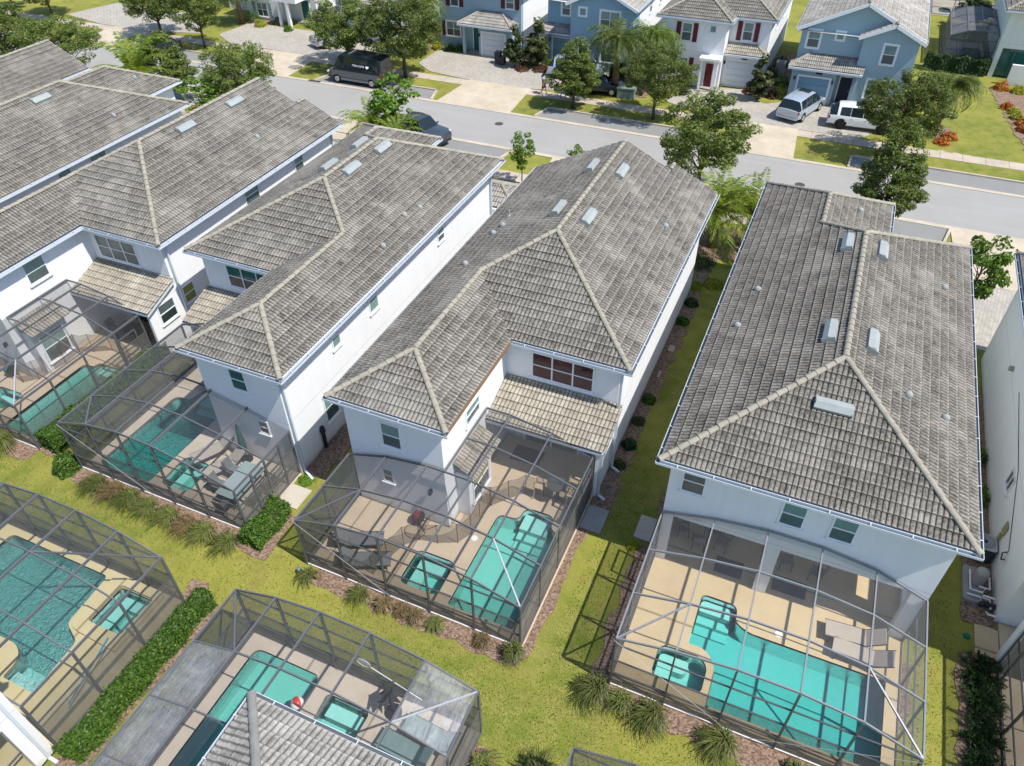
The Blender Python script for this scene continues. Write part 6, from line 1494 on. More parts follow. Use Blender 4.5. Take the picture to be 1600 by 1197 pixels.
def car(name, label, kind, x, y, rz, col, cat='car', rim='rim', sunroof=False, plate=True, mats=None):
    L, st, wh, wr = CARS[kind]; t = thing(name, label, cat, (x, y, .05), rz)
    body = MB(); gl = MB()
    def prof(s):
        X, zb, zm, zt, wb, wm, wt, fl = s
        return [(0, zb), (wb * .8, zb), (wb, zb + .14), (wb * 1.005, (zb + zm) / 2 + .05), (wm, zm - .03), (wm * .985, zm), (wt, zt - .05), (wt * .86, zt - .005), (0, zt + .03)]
    pr = [prof(s) for s in st]; n = 9
    for i in range(len(st) - 1):
        a, b = pr[i], pr[i + 1]; X0, X1 = st[i][0] - L / 2, st[i + 1][0] - L / 2; fl = st[i][7]
        for k in range(n - 1):
            for sg in (1, -1):
                q = [(X0, sg * a[k][0], a[k][1]), (X0, sg * a[k + 1][0], a[k + 1][1]), (X1, sg * b[k + 1][0], b[k + 1][1]), (X1, sg * b[k][0], b[k][1])]
                if sg < 0: q = q[::-1]
                isg = (fl == 'g' and k >= 5) or (fl in 'sg' and k == 5)
                if isg and fl == 's':
                    # leave a slim pillar on either side of each pane
                    def lerp(p, r, u): return tuple(p[j] + (r[j] - p[j]) * u for j in range(3))
                    A, B, Cc, D = q if sg > 0 else q[::-1]
                    e = .012
                    gl.face([lerp(A, D, e), lerp(B, Cc, e), lerp(B, Cc, 1 - e), lerp(A, D, 1 - e)][::sg])
                    body.face([A, B, lerp(B, Cc, e), lerp(A, D, e)][::sg]); body.face([lerp(A, D, 1 - e), lerp(B, Cc, 1 - e), Cc, D][::sg])
                else: (gl if isg else body).face(q)
    for i, sg in ((0, 1), (len(st) - 1, -1)):
        p = pr[i]; X = st[i][0] - L / 2; body.face([(X, y_, z_) for y_, z_ in (p + [(-q[0], q[1]) for q in p[::-1][1:-1]])][::sg])
    o = body.build("body", mats or col, t, merge=True)
    for pl in o.data.polygons: pl.use_smooth = True
    try:
        md = o.modifiers.new("edges", 'EDGE_SPLIT'); md.split_angle = R(38)
    except Exception: pass
    gl.build("window_glass", M['car_glass'], t)
    W = max(s[4] for s in st)
    for wx in wh:
        for sg in (1, -1):
            cx_ = wx - L / 2
            wb_ = MB(); wb_.tube([(cx_, sg * (W - .20), wr), (cx_, sg * (W + .012), wr)], wr, 20); w = wb_.build("wheel", M['tyre'], t)
            rb = MB(); rb.tube([(cx_, sg * (W - .02), wr), (cx_, sg * (W + .022), wr)], [wr * .66, wr * .6], 14)
            for q in range(5):
                a_ = q * 1.2566; rb.bar((cx_, sg * (W + .026), wr), (cx_ + math.cos(a_) * wr * .6, sg * (W + .026), wr + math.sin(a_) * wr * .6), .05, .02, up=(0, 1, 0))
            rb.build("rim", M[rim], w)
            vs = [(cx_, sg * (W + .004), wr + .02)] + [(cx_ + (wr + .07) * math.cos(math.pi * q / 12), sg * (W + .004), wr + .02 + (wr + .07) * math.sin(math.pi * q / 12)) for q in range(13)]
            ar = MB(); ar.raw(vs, [(0, q, q + 1) for q in range(1, 13)]); ar.build("wheel_arch", M['black'], t)
    r0 = st[1]; f0 = st[-3]
    for sg in (1, -1):
        b = MB(); b.obox((-L / 2 + .07, sg * (r0[5] - .12), r0[2] - .14), (1, 0, 0), (0, 1, 0), (0, 0, 1), .06, .15, .10 if kind != 'van' else .22); b.build("tail_light", M['lamp_red'], t)
        b = MB(); b.obox((f0[0] - L / 2 + .12, sg * (f0[5] - .10), f0[2] - .14), (1, 0, 0), (0, 1, 0), (0, 0, 1), .12, .14, .07); b.build("headlight", M['lamp_clear'], t)
        k = [s for s in st if s[7] == 'g'][-1]; b = MB(); b.ellipsoid((k[0] - L / 2 + .35, sg * (k[5] + .12), k[2] + .1), (.07, .12, .08), 8, 6); b.build("mirror", col, t)
    b = MB(); b.obox((-L / 2 - .012, 0, .62 if kind != 'van' else .75), (1, 0, 0), (0, 1, 0), (0, 0, 1), .01, .16, .08)
    if plate: b.build("licence_plate", M['plate'], t)
    b = MB(); b.obox((-L / 2 + .05, 0, .42), (1, 0, 0), (0, 1, 0), (0, 0, 1), .10, W * .86, .08); b.build("bumper", M['black'] if kind in ('van', 'pickup') else col, t); b = MB(); b.obox((L / 2 - .09, 0, .44), (1, 0, 0), (0, 1, 0), (0, 0, 1), .10, W * .8, .08)
    b.build("bumper", M['black'] if kind in ('van', 'pickup') else col, t)
    if sunroof:
        b = MB(); b.obox(((2.55 if kind == 'estate' else 2.6) - L / 2, 0, max(s[3] for s in st) + .048), (1, 0, 0), (0, 1, 0), (0, 0, 1), .75 if kind == 'estate' else .35, .46, .008); b.build("sunroof", M['car_glass'], t)
    for sg in (1, -1):
        b = MB(); nh = (1.7, 2.7) if kind != 'van' else (3.6,)
        for hx in nh: b.obox((hx - L / 2, sg * (W * .995), .86), (1, 0, 0), (0, 1, 0), (0, 0, 1), .09, .012, .018)
        b.build("door_handle", M['silverbar'] if kind != 'van' else M['black'], t)
    return t
silver = paint('silver_blue_paint', (.40, .47, .56)); white = paint('white_paint', (.72, .75, .76), 0); greyp = paint('dark_grey_paint', (.055, .07, .085)); blackp = paint('black_paint', (.012, .02, .03)); steel = paint('steel_paint', (.10, .115, .13))
car('minivan', 'silver blue minivan with red tail lamps parked at a slant before the blue garage door', 'minivan', -2.95, 64.35, R(72), silver, 'minivan', sunroof=True)
car('estate_car', 'white estate car with black wheels and a long glass roof, partly under the oak', 'estate', 1.75, 63.3, R(3), white, 'car', 'rim_dark', True)
car('pickup_truck', 'dark grey pickup parked at the near kerb, only its windscreen and bonnet in view', 'pickup', -29.0, 48.1, R(-12), greyp, 'pickup')
car('sedan', 'small silver sedan seen from behind, half under the oak near the black van', 'sedan', -47.6, 65.0, R(62), paint('silver_paint', (.48, .51, .55)), 'car')
car('hatchback', 'dark blue car at the far kerb, mostly hidden by the oak at the left', 'sedan', -62.5, 56.7, R(180), paint('dark_blue_paint', (.012, .02, .045)), 'car')
car('estate_car', 'pale silver car on the paving behind the people, seen through the thin oak', 'estate', -22.4, 65.3, R(8), silver, 'car')
car('hatchback', 'very dark car in the shade between the thin oak and the tall palm', 'sedan', -19.6, 62.7, R(10), blackp, 'car')
van = car('passenger_van', 'black and grey passenger van with white lettering along its windows, parked in the far bay', 'van', -39.6, 56.95, R(180), blackp, 'van', plate=True)
b = MB()
for sg in (1, -1): b.obox((-.15, sg * 1.036, .86), (1, 0, 0), (0, 1, 0), (0, 0, 1), 2.45, .006, .27)
b.build("side_panel", steel, van)
b = MB()
for sg in (1, -1): b.obox((-.05, sg * 1.045, .42), (1, 0, 0), (0, 1, 0), (0, 0, 1), 1.4, .012, .09)
b.build("sill", paint('grey_sill', (.16, .18, .2)), van)
b = MB(); b.obox((.4, 0, 2.535), (1, 0, 0), (0, 1, 0), (0, 0, 1), .03, .75, .01); b.build("roof_strip", M['silverbar'], van)
def text_obj(name, s, size, loc, rot, mat, parent):
    cu = bpy.data.curves.new(name, 'FONT'); cu.body = s; cu.size = size; cu.extrude = .004; cu.align_x = 'CENTER'; cu.materials.append(mat)
    tmp = bpy.data.objects.new(name, cu); C.objects.link(tmp); dg = bpy.context.evaluated_depsgraph_get(); me = bpy.data.meshes.new_from_object(tmp.evaluated_get(dg)); bpy.data.objects.remove(tmp)
    o = bpy.data.objects.new(name, me); C.objects.link(o); o.parent = parent; o.location = loc; o.rotation_euler = rot; return o
wt = plain('white_vinyl', (.75, .77, .78), .5)
# near side of the van is local +y (the van is turned by 180 degrees)
text_obj("lettering", "MASTERS", .30, (-.55, .985, 1.62), (R(74), 0, R(180)), wt, van)
b = MB(); b.tube([(-1.45, .955, 1.70), (-1.45, .968, 1.705)], .15, 20); b.build("round_emblem", wt, van)

# ---------------------------------------------------------------- people
skin = plain('skin', (.42, .25, .17), .6)
def person(label, x, y, rz, top, bottom, hair, skirt=False, stride=.22):
    t = thing('person', label, 'person', (x, y, .035), rz)
    J = [(0, 0, .94), (0, 0, 1.12), (0, 0, 1.38), (0, 0, 1.48), (0, 0, 1.60), (0, 0, 1.70),           # pelvis spine chest neck head top
         (0, .18, 1.40), (.06, .24, 1.15), (.16, .22, .94), (.19, .22, .86), (0, -.18, 1.40), (-.08, -.24, 1.15), (-.06, -.25, .92), (-.03, -.25, .84),
         (0, .09, .88), (stride * .7, .10, .50), (stride, .10, .08), (stride + .16, .11, .03), (0, -.09, .88), (-stride * .4, -.10, .50), (-stride, -.10, .10), (-stride + .15, -.11, .03)]
    Eg = [(0, 1), (1, 2), (2, 3), (3, 4), (4, 5), (2, 6), (6, 7), (7, 8), (8, 9), (2, 10), (10, 11), (11, 12), (12, 13), (0, 14), (14, 15), (15, 16), (16, 17), (0, 18), (18, 19), (19, 20), (20, 21)]
    Rd = [.13, .13, .15, .055, .095, .07, .06, .045, .035, .03, .06, .045, .035, .03, .09, .06, .04, .035, .09, .06, .04, .035]
    me = bpy.data.meshes.new("person_body"); me.from_pydata(J, Eg, []); o = bpy.data.objects.new("body", me); C.objects.link(o); o.parent = t
    md = o.modifiers.new("skin", 'SKIN'); sub = o.modifiers.new("sub", 'SUBSURF'); sub.levels = 2; sub.render_levels = 2
    for i, v in enumerate(me.skin_vertices[0].data if me.skin_vertices else []): v.radius = (Rd[i], Rd[i])
    if not me.skin_vertices:
        pass
    me.materials.append(skin)
    b = MB(); b.tube([(0, 0, .93), (0, 0, 1.1), (0, 0, 1.32), (0, 0, 1.45)], [.175, .165, .20, .10], 14)
    b.tube([(0, .14, 1.42), (0, .215, 1.36), (.05, .25, 1.2)], [.085, .085, .075], 10); b.tube([(0, -.14, 1.42), (0, -.215, 1.36), (-.06, -.25, 1.2)], [.085, .085, .075], 10); b.build("shirt", top, t, smooth=True)
    b = MB()
    if skirt: b.tube([(0, 0, 1.0), (0, 0, .82), (0, 0, .48)], [.17, .21, .34], 16)
    else:
        b.tube([(0, 0, .99), (0, 0, .86)], [.175, .18], 14); b.tube([(0, .09, .9), (stride * .6, .10, .54)], [.11, .10], 10); b.tube([(0, -.09, .9), (-stride * .34, -.10, .54)], [.11, .10], 10)
    b.build("skirt" if skirt else "shorts", bottom, t, smooth=True)
    b = MB(); b.ellipsoid((-.02, 0, 1.655), (.115, .105, .10), 12, 8); b.build("hair", hair, t, smooth=True)
    b = MB(); b.ellipsoid((.105, 0, 1.60), (.02, .018, .025), 6, 4); b.build("nose", skin, t, smooth=True)
    b = MB()
    for sg in (1, -1):
        for q in range(5):
            c = Vector((.20 if sg > 0 else -.02, sg * (.235), .82)); a_ = (q - 2) * .018
            b.tube([c + Vector((a_, 0, 0)), c + Vector((a_ * 1.2 + .005, 0, -.045)), c + Vector((a_ * 1.2 + .015, 0, -.075 + abs(q - 2) * .008))], [.009, .008, .006], 5)
    b.build("fingers", skin, t, smooth=True)
    return t
person('person in a pale grey shirt and dark red shorts walking on the sidewalk', -23.55, 60.35, R(15), plain('grey_shirt', (.38, .40, .40), .8), plain('maroon_shorts', (.16, .04, .05), .8), plain('dark_hair', (.03, .02, .015), .8))
person('person in a red top and light blue skirt walking ahead under the oak', -21.7, 60.1, R(5), plain('red_top', (.45, .06, .04), .8), plain('pale_blue_skirt', (.42, .55, .68), .8), plain('brown_hair', (.06, .03, .02), .8), True)

# ---------------------------------------------------------------- things on the pool decks
def bmat(n, c, **k):
    if n not in M: M[n] = plain(n, c, **k)
    return M[n]
def lounger(label, x, y, rz, col, frame='dark', back=38, wide=.62, grp='sun loungers'):
    t = thing('sun_lounger', label, 'lounger', (x, y, DT), rz, grp); w = wide / 2; a = R(back)
    b = MB(); b.obox((-.35, 0, .34), (1, 0, 0), (0, 1, 0), (0, 0, 1), .65, w, .022); b.build("seat", col, t)
    b = MB(); c = Vector((.32, 0, .35)); d = Vector((math.cos(a), 0, math.sin(a))); b.obox(c + d * .33, d, (0, 1, 0), d.cross(Vector((0, 1, 0))), .33, w, .022); b.build("backrest", col, t)
    b = MB()
    for s in (1, -1):
        b.tube([(-1.02, s * (w + .02), .34), (.32, s * (w + .02), .34)], .018, 6); b.tube([c + Vector((0, s * (w + .02), 0)), c + Vector((0, s * (w + .02), 0)) + d * .68], .018, 6)
    b.build("frame", M[frame], t)
    for lx in (-.8, .25):
        for s in (1, -1): b = MB(); b.tube([(lx, s * (w + .02), .34), (lx + (.08 if lx > 0 else -.08), s * (w + .04), 0)], .018, 6); b.build("leg", M[frame], t)
    return t
tan = bmat('tan_sling', (.40, .355, .30), r=.8); teal = bmat('sage_sling', (.17, .26, .245), r=.8); gsl = bmat('grey_sling', (.17, .175, .18), r=.8)
lounger('upper tan sling lounger beside the wide pool, its backrest raised to the right', 5.15, 17.22, R(4), tan)
lounger('lower tan sling lounger beside the wide pool, nearer the water', 5.45, 16.55, R(-2), tan)
lounger('sage green lounger nearest the dusty cage corner, upper one', -6.55, 8.45, R(-4), teal)
lounger('sage green lounger next to the pale tiled roof corner, lower one', -7.05, 7.75, R(-4), teal)
lounger('upper grey reclining chair on the left part of the middle deck', -12.75, 13.95, R(205), gsl, wide=.62); lounger('lower grey reclining chair close to the near screen wall of the middle deck', -12.0, 13.25, R(205), gsl, wide=.62)
lounger('tan sling lounger standing by the spa in the dark cage', -21.0, 15.6, R(60), tan); lounger('second tan sling lounger turned towards the pool in the dark cage', -20.0, 15.1, R(60), tan)
def table(label, x, y, rz, lx, ly, h, topm, legm='black', grp=None):
    t = thing('dining_table', label, 'table', (x, y, DT), rz, grp); b = MB(); b.box(-lx / 2, lx / 2, -ly / 2, ly / 2, h - .03, h); b.build("tabletop", topm, t)
    for sx in (1, -1):
        for sy in (1, -1): b = MB(); b.bar((sx * (lx / 2 - .07), sy * (ly / 2 - .07), 0), (sx * (lx / 2 - .07), sy * (ly / 2 - .07), h - .03), .04); b.build("leg", M[legm], t)
    return t
def chair(label, x, y, rz, col, h=.45, legm='black', grp='patio chairs'):
    t = thing('patio_chair', label, 'chair', (x, y, DT), rz, grp); b = MB(); b.box(-.24, .24, -.24, .24, h - .03, h); b.build("seat", col, t)
    b = MB(); b.obox((-.27, 0, h + .25), (0, 1, 0), (1, 0, .0), (-.2, 0, 1), .23, .015, .24); b.build("backrest", col, t)
    for sx in (1, -1):
        for sy in (1, -1): b = MB(); b.bar((sx * .22, sy * .23, 0), (sx * .2, sy * .21, h - .03), .028); b.build("leg", M[legm], t)
    b = MB()
    for s in (1, -1): b.tube([(-.27, s * .25, h + .22), (.2, s * .25, h + .2), (.22, s * .25, h - .05)], .014, 5)
    b.build("armrest", M[legm], t); return t
glass_t = bmat('frosted_table_glass', (.30, .38, .37), r=.15, spec=.6)
table('long glass-topped dining table in the dark cage, beside the screen door', -18.5, 14.35, R(90), 1.9, 1.05, .74, glass_t)
for x, y, rz, l in ((-19.4, 14.9, 0, 'chair on the pool side of the glass dining table, upper'), (-19.4, 14.0, 0, 'chair on the pool side of the glass dining table, lower'), (-17.65, 14.9, 180, 'chair on the door side of the glass dining table, upper'), (-17.65, 14.0, 180, 'chair on the door side of the glass dining table, lower'), (-18.5, 13.2, 90, 'slatted chair at the near end of the glass dining table')):
    chair(l, x, y, R(rz), gsl)
dk = bmat('dark_sling', (.13, .12, .12), r=.8)  # dark grey sling fabric of the porch chairs
for x, y, rz, l in ((-1.4, 19.4, 20, 'patio chair by the left pier under the covered porch of the big hipped house'), (-.7, 19.0, 100, 'patio chair second from the left pier in the covered porch'), (.15, 19.3, 170, 'patio chair right of the dark mat in the covered porch'), (2.5, 19.4, 10, 'patio chair just inside the right porch opening'), (3.6, 19.3, 170, 'folding patio chair deeper in the right porch opening')):
    chair(l, x, y, R(rz), dk)
table('low square coffee table in the left porch opening', -.25, 19.9, 0, .8, .8, .45, dk)
def mat_(label, x0, x1, y0, y1): b = MB(); b.box(x0, x1, y0, y1, DT + .001, DT + .015); tag(b.build('floor_mat', M['dark']), label, 'mat')
mat_('dark mat lying on the yellow deck in front of the left porch opening', .1, 1.1, 18.15, 18.9); mat_('long grey mat in front of the right porch opening', 2.2, 3.4, 18.2, 18.9); mat_('black mat by the sliding door under the pale tiled porch', -9.2, -7.9, 20.4, 21.3)
# high table and stools, middle porch
tb = thing('bar_table', 'round high table under the right end of the pale tiled porch', 'table', (-6.5, 19.0, DT)); b = MB(); b.tube([(0, 0, 1.0), (0, 0, 1.03)], .42, 20); b.build("tabletop", M['dark'], tb); b = MB(); b.tube([(0, 0, 0), (0, 0, 1.0)], .03, 8)
for q in range(4): b.bar((0, 0, .3), (math.cos(q * 1.57) * .3, math.sin(q * 1.57) * .3, 0.01), .03)
b.build("stand", M['black'], tb)
wood = bmat('light_wood', (.42, .33, .22), r=.6)
for x, y, l in ((-6.0, 19.7, 'pale wooden bar stool in the corner of the middle porch'), (-5.85, 19.0, 'lower bar stool right of the round high table'), (-7.2, 18.9, 'bar stool left of the round high table')):
    s = thing('bar_stool', l, 'stool', (x, y, DT), 0, 'bar stools'); b = MB(); b.box(-.19, .19, -.19, .19, .70, .74); b.build("seat", wood, s); b = MB(); b.box(-.19, -.16, -.19, .19, .74, 1.05); b.build("backrest", wood, s)
    for sx in (1, -1):
        for sy in (1, -1): b = MB(); b.bar((sx * .2, sy * .2, 0), (sx * .15, sy * .15, .7), .03); b.build("leg", wood, s)
table('dark round-cornered table with chairs deep in the left cage porch', -30.6, 20.5, 0, 1.2, .9, .74, M['dark'])
for x, y, l in ((-31.5, 20.4, 'dark chair left of the table in the left cage porch'), (-29.7, 20.4, 'dark chair right of the table in the left cage porch')): chair(l, x, y, 0, M['dark'])
def reel(label, x, y, z, col):
    t = thing('hose_reel', label, 'hose reel', (x, y, DT)); b = MB()
    for k in range(5):
        r = .20 + .012 * k; n = 22; xx = -.12 + .05 * k
        b.tube([(xx + .02 * math.sin(q), r * math.cos(q * 6.2832 / n), z + r * math.sin(q * 6.2832 / n)) for q in range(n + 1)], .02, 6)
    b.build("hose", col, t); b = MB(); b.tube([(-.16, 0, z), (-.14, 0, z)], .24, 18); b.tube([(.14, 0, z), (.16, 0, z)], .24, 18); b.bar((-.15, .0, z), (-.15, .16, 0), .03); b.bar((.15, 0, z), (.15, .16, 0), .03); b.bar((-.15, -.05, z), (-.15, -.2, 0), .03); b.bar((.15, -.05, z), (.15, -.2, 0), .03); b.build("frame", M['black'], t)
reel('dark red hose reel on the deck by the corner of the house wing', -11.1, 15.8, .36, bmat('red_hose', (.20, .035, .04), r=.5)); reel('green hose reel in front of the house wing in the left cage', -33.75, 15.9, .4, bmat('green_hose', (.01, .22, .10), r=.5))
b = MB(); b.tube([(-10.35, 15.95, DT + .02)] + [(-11.05 + .42 * math.cos(a), 15.35 + .34 * math.sin(a), DT + .02) for a in np.linspace(.6, 6.6, 26)] + [(-11.1, 15.7, .3)], .016, 6); tag(b.build('garden_hose', M['red']), 'loop of thin hose lying on the deck below the dark red reel', 'hose')
b = MB(); b.tube([(-4.95, 19.5, .03)] + [(-4.75 + (.30 - .004 * k) * math.cos(k * .42), 20.5 + (.32 - .004 * k) * math.sin(k * .42), .04 + .0015 * k) for k in range(50)], .022, 6); tag(b.build('garden_hose', bmat('tan_hose', (.28, .24, .20), r=.6)), 'coiled tan hose on the shaded mulch behind the grey pad', 'hose')
t = thing('parasol', 'closed dark green parasol leaning by the house wing in the dark cage', 'parasol', (-19.6, 15.9, DT)); b = MB(); b.tube([(0, 0, .5), (0, 0, 1.0), (0, 0, 1.9), (0, 0, 2.1)], [.12, .16, .07, .02], 10); b.build("canopy", bmat('dark_green_canvas', (.02, .09, .07), r=.8), t); b = MB(); b.tube([(0, 0, 0), (0, 0, .55)], .025, 8); b.tube([(0, 0, 0), (0, 0, .06)], .25, 14); b.build("pole", M['black'], t)
# tilted open umbrella seen from above in the dusty cage
t = thing('parasol', 'folded black parasol with drooping ribs beside the spa in the dusty bottom cage', 'parasol', (-8.15, 8.75, DT)); b = MB()
for k in range(8):
    a0 = k * .7854; a1 = a0 + .7854; am = (a0 + a1) / 2
    b.face([(0, 0, 1.65), (.42 * math.cos(a0), .42 * math.sin(a0), .95), (.20 * math.cos(am), .20 * math.sin(am), 1.0)]); b.face([(0, 0, 1.65), (.20 * math.cos(am), .20 * math.sin(am), 1.0), (.42 * math.cos(a1), .42 * math.sin(a1), .95)])
b.build("canopy", M['dark'], t); b = MB(); b.tube([(0, 0, 0), (0, 0, 1.65)], .025, 8); b.tube([(0, 0, 0), (0, 0, .07)], .28, 16); b.build("pole", M['black'], t)
t = thing('pool_net', 'white leaf net on a long pole leaning against the screen wall, bottom centre', 'pool net', (0, 0, 0)); b = MB(); b.tube([(-9.05, 9.18, 1.55), (-7.3, 9.2, .75)], .016, 6); b.build("pole", M['trim'], t)
b = MB(); ring = [(-9.28 + .24 * math.cos(a), 9.16, 1.68 + .2 * math.sin(a)) for a in np.linspace(0, 6.283, 17)]; b.tube(ring, .012, 5); b.face([(p[0], p[1] + .04, p[2]) for p in ring[:-1]]); b.build("net", M['plate'], t)
# beach ball with coloured wedges
t = thing('beach_ball', 'striped beach ball in white, red, green and blue floating in the pool', 'beach ball', (-11.15, 7.75, DT + .06), 1.1)
cols_ = [(.8, .8, .8), (.6, .05, .04), (.8, .8, .8), (.05, .4, .12), (.8, .8, .8), (.03, .14, .55)]
for k in range(6):
    b = MB(); vs = []
    for j in range(9):
        th = math.pi * j / 8
        for i in range(5):
            ph = k * 1.0472 + 1.0472 * i / 4; vs.append((.22 * math.sin(th) * math.cos(ph), .22 * math.cos(th), .22 * math.sin(th) * math.sin(ph)))
    fs = [(j * 5 + i, j * 5 + i + 1, (j + 1) * 5 + i + 1, (j + 1) * 5 + i) for j in range(8) for i in range(4)]; b.raw(vs, fs); b.build("panel", bmat('ball_%d' % k, cols_[k], r=.35), t, smooth=True)
def pool_fence(label, pts):
    t = thing('pool_fence', label, 'mesh fence', (0, 0, 0)); s = MB()
    for i, p in enumerate(pts):
        b = MB(); b.tube([(p[0], p[1], DT), (p[0], p[1], DT + 1.14)], .014, 6); b.build("fence_post", M['black'], t)
    for i in range(len(pts) - 1):
        a, c = pts[i], pts[i + 1]; n = 4
        for k in range(n):
            p = Vector(a).lerp(Vector(c), k / n); q = Vector(a).lerp(Vector(c), (k + 1) / n)
            def sag(u): return DT + 1.12 - .10 * math.sin(math.pi * u)
            s.face([(p.x, p.y, DT + .03), (q.x, q.y, DT + .03), (q.x, q.y, sag((k + 1) / n)), (p.x, p.y, sag(k / n))])
    s.build("mesh_panel", M['fence_mesh'], t)
    b = MB()
    for i in range(len(pts) - 1): b.tube([(*pts[i], DT + 1.12), (*(Vector(pts[i]).lerp(Vector(pts[i + 1]), .5)), DT + 1.02), (*pts[i + 1], DT + 1.12)], .008, 4)
    b.build("top_band", M['black'], t)
pool_fence('curved brown mesh pool fence winding around the pool and spa of the middle cage', [(-11.5, 13.0), (-11.35, 13.8), (-11.1, 14.6), (-10.67, 15.06), (-9.95, 15.2), (-9.24, 15.53), (-8.95, 16.1), (-9.0, 17.0), (-8.82, 17.7), (-8.31, 18.31), (-7.8, 18.88), (-7.09, 18.99), (-6.41, 19.04), (-5.8, 18.9)])
pool_fence('short mesh fence piece joining the house wing to the curved pool fence', [(-9.85, 18.06), (-9.3, 17.8), (-8.86, 17.7)])
pool_fence('brown mesh pool fence in front of the house wing in the left cage', [(-36.6, 15.6), (-35.6, 16.1), (-34.88, 16.0), (-33.8, 15.9), (-32.85, 15.73), (-32.33, 16.21), (-32.21, 16.92), (-32.13, 17.63), (-32.2, 18.56), (-31.53, 18.85), (-30.75, 19.3), (-29.8, 19.2), (-29.0, 18.9)])
# pool equipment on the right edge
t = thing('condenser', 'round-topped air conditioning condenser against the blank side wall', 'air conditioner', (9.15, 22.9, .02)); b = MB(); b.poly_prism(round_poly([(-.38, -.38), (.38, -.38), (.38, .38), (-.38, .38)], .1), 0, .75); b.build("body", M['dark'], t); b = MB(); b.poly_prism(round_poly([(-.4, -.4), (.4, -.4), (.4, .4), (-.4, .4)], .1), .75, .8); b.build("cover", bmat('condenser_cover', (.42, .43, .42), r=.5), t)
b = MB(); 
for r in (.1, .18, .26, .33): b.tube([(r * math.cos(a), r * math.sin(a), .815) for a in np.linspace(0, 6.283, 19)], .008, 4)
b.ellipsoid((0, 0, .81), (.08, .08, .03), 8, 4); b.build("fan_guard", M['black'], t)
t = thing('pool_pump', 'pool pump and white pipework on a raised pad at the right edge', 'pool pump', (9.15, 21.2, .02)); b = MB(); b.poly_prism(round_poly([(-.55, -.7), (.1, -.7), (.1, .9), (-.55, .9)], .12), 0, .12); b.build("pad", M['pad_grey'], t)
b = MB(); b.tube([(-.1, .2, .12), (-.1, .2, .75)], [.22, .22], 16); b.ellipsoid((-.1, .2, .75), (.22, .22, .15), 14, 6); b.build("filter_tank", bmat('filter_tank', (.35, .34, .31), r=.4), t)
b = MB()
for pts in ([(-.45, -.5, .2), (.3, -.5, .2), (.3, -.9, .2)], [(-.35, .6, .25), (-.35, -.3, .25), (.05, -.3, .25), (.05, -.3, .5)], [(.0, -.6, .12), (.0, -.6, .45), (.35, -.6, .45)], [(-.1, -.15, .35), (.25, -.15, .35), (.25, .4, .35)], [(.2, -1.0, .1), (.2, -1.2, .25), (.45, -1.2, .25)]): b.tube(pts, .035, 8)
b.build("pipe", M['trim'], t); b = MB(); b.tube([(.12, -.75, .2), (.45, -.75, .2)], .1, 12); b.ellipsoid((.0, -.85, .25), (.11, .11, .12), 10, 6); b.build("motor", M['black'], t)
t = thing('condenser', 'condenser between the two gabled houses across the street', 'air conditioner', (-5.9, 73.6, .0)); b = MB(); b.box(-.4, .4, -.4, .4, 0, .9); b.build("body", M['silverbar'], t); b = MB(); b.tube([(0, 0, .9), (0, 0, .93)], .32, 14); b.build("fan_guard", M['black'], t)
# street bits
for x, y, l in ((-24.5, 53.2, 'round cast iron lid in the road opposite the bare concrete apron'), (-1.2, 51.6, 'round cast iron lid in the road between the round oak and the ragged oak'), (-46.0, 52.6, 'round cast iron lid in the road left of the black van')):
    b = MB(); b.tube([(x, y, .0), (x, y, .02)], .34, 22); tag(b.build('manhole_cover', plain('iron_lid', (.07, .068, .065), .7)), l, 'manhole cover', 'manhole covers')
for x in (-43.5, -8.2):
    b = MB(); b.box(x - .6, x + .6, 55.3, 55.6, .02, .075); tag(b.build('storm_drain', M['dark']), 'dark kerb drain slot just left of the black van' if x < -20 else 'dark kerb drain slot at the far kerb left of the right hand concrete apron', 'storm drain', 'kerb drains')
def ubox(label, x, y, w, d, h, c):
    t = thing('utility_box', label, 'utility box', (x, y, 0), .1, 'green utility boxes'); b = MB(); b.poly_prism(round_poly([(-w / 2, -d / 2), (w / 2, -d / 2), (w / 2, d / 2), (-w / 2, d / 2)], .08), 0, h); b.build("cabinet", c, t); b = MB(); b.poly_prism(round_poly([(-w / 2 - .04, -d / 2 - .04), (w / 2 + .04, -d / 2 - .04), (w / 2 + .04, d / 2 + .04), (-w / 2 - .04, d / 2 + .04)], .08), h, h + .07); b.build("lid", c, t)
gb_ = bmat('utility_green', (.16, .22, .19), r=.5); ubox('grey green utility box near the top left corner', -71.4, 67.2, 1.8, 1.3, .9, gb_); ubox('grey green utility box at the foot of the palms across the street', -16.9, 62.6, 1.5, 1.2, .8, gb_)
for x, y, l in ((-30.3, 65.9, 'dark wheelie bin standing on the paving in front of the grey garage door'), (-29.8, 65.7, 'dark chair-like cart beside the wheelie bin')):
    t = thing('wheelie_bin', l, 'bin', (x, y, .05)); b = MB(); b.poly_prism([(-.25, -.3), (.25, -.3), (.25, .3), (-.25, .3)], .1, 1.0 if 'wheelie bin standing' in l else .7); b.build("body", M['dark'], t); b = MB(); b.box(-.28, .28, -.34, .32, 1.0 if 'wheelie bin standing' in l else .7, 1.06 if 'wheelie bin standing' in l else .76); b.build("lid", M['black'], t)
t = thing('wheelie_bin', 'small dark bin at the left side of the porch column, top left house', 'bin', (-56.6, 68.0, 0)); b = MB(); b.poly_prism([(-.25, -.25), (.25, -.25), (.25, .25), (-.25, .25)], .05, .8); b.build("body", M['dark'], t)
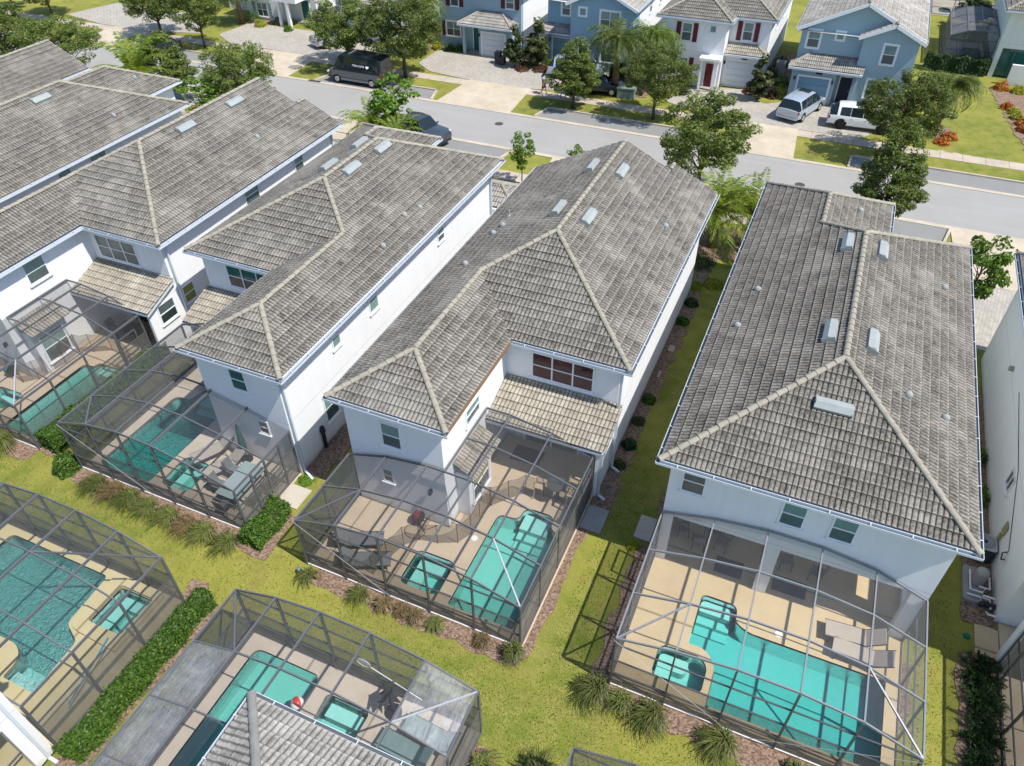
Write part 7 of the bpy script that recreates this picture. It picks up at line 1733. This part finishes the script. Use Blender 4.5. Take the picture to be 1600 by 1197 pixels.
for i, (x, y) in enumerate(((7.6, 60.5), (8.6, 60.4), (9.4, 60.3), (10.6, 60.15))):
    b = MB(); b.poly_prism(round_poly([(-.22, -.14), (.22, -.14), (.22, .14), (-.22, .14)], .05), -.02, .03); o = b.build('stepping_stone', M['walk']); o.location = (x, y + .6, 0); tag(o, ['leftmost of the four small pale slabs in the lawn edge by the right sidewalk', 'second from left of the four small pale slabs by the right sidewalk', 'third from left of the four small pale slabs by the right sidewalk', 'rightmost of the four small pale slabs by the right sidewalk'][i], 'paving slab', 'small slabs by the sidewalk')
t = thing('garden_gnome', 'small red and blue garden ornament at the near left corner of the middle cage', 'garden ornament', (-14.1, 12.0, 0)); b = MB(); b.tube([(0, 0, 0), (0, 0, .12), (0, 0, .2)], [.14, .12, .05], 10); b.build("base", bmat('terracotta', (.28, .09, .06), r=.7), t, smooth=True); b = MB(); b.ellipsoid((0, 0, .24), (.09, .09, .07), 10, 6); b.build("top", bmat('slate_blue', (.12, .2, .28), r=.5), t, smooth=True)
b = MB(); b.ellipsoid((-3.0, 18.25, .06), (.16, .12, .06), 10, 5); tag(b.build('valve_box', bmat('green_valve', (.01, .14, .10), r=.5), smooth=True), 'green valve cover next to the small yellow plant by the beige pad', 'valve cover')
for x, y, l in ((-2.75, 26.8, 'green valve cover on the lawn strip by the eave of the big hipped roof'), (8.75, 19.0, 'teal valve cover left of the sand coloured pad'), (8.95, 13.9, 'small blue marker among the junipers at the right edge')):
    b = MB(); b.tube([(x, y, 0), (x, y, .06)], [.13, .1], 12); tag(b.build('valve_cover', bmat('green_valve', (.01, .14, .10), r=.5)), l, 'valve cover')
for x, y, w, l in ((-4.7, 30.6, .3, 'pale square slab on the mulch beside the white side wall, nearer the palms'), (-4.75, 28.4, .12, 'short white strip on the mulch beside the white side wall')):
    b = MB(); b.box(x - w / 2, x + w / 2, y - .25, y + .25, 0, .06); tag(b.build('splash_block', M['walk']), l, 'splash block')
b = MB(); b.tube([(-16.9, 17.9, 0), (-16.9, 17.9, 1.0)], .09, 10); b.tube([(-16.9, 17.9, 1.0), (-16.9, 17.9, 1.25)], [.14, .1], 10); tag(b.build('exhaust_pipe', M['black']), 'black capped pipe standing against a white side wall beside the tan concrete pad', 'pipe')
b = MB(); b.box(-18.0, -17.3, 7.9, 9.2, DT + .0, DT + .05); tag(b.build('pool_brush', bmat('blue_pole', (.03, .25, .45), r=.4)), 'blue strip lying by the right screen wall of the bottom left cage', 'pool pole') if False else None
b = MB(); b.tube([(-17.33, 4.6, .95), (-17.33, 6.6, 1.75)], .03, 6); tag(b.build('pool_pole', bmat('blue_pole', (.03, .30, .50), r=.4)), 'blue pole leaning inside the right screen wall of the bottom left cage', 'pool pole')
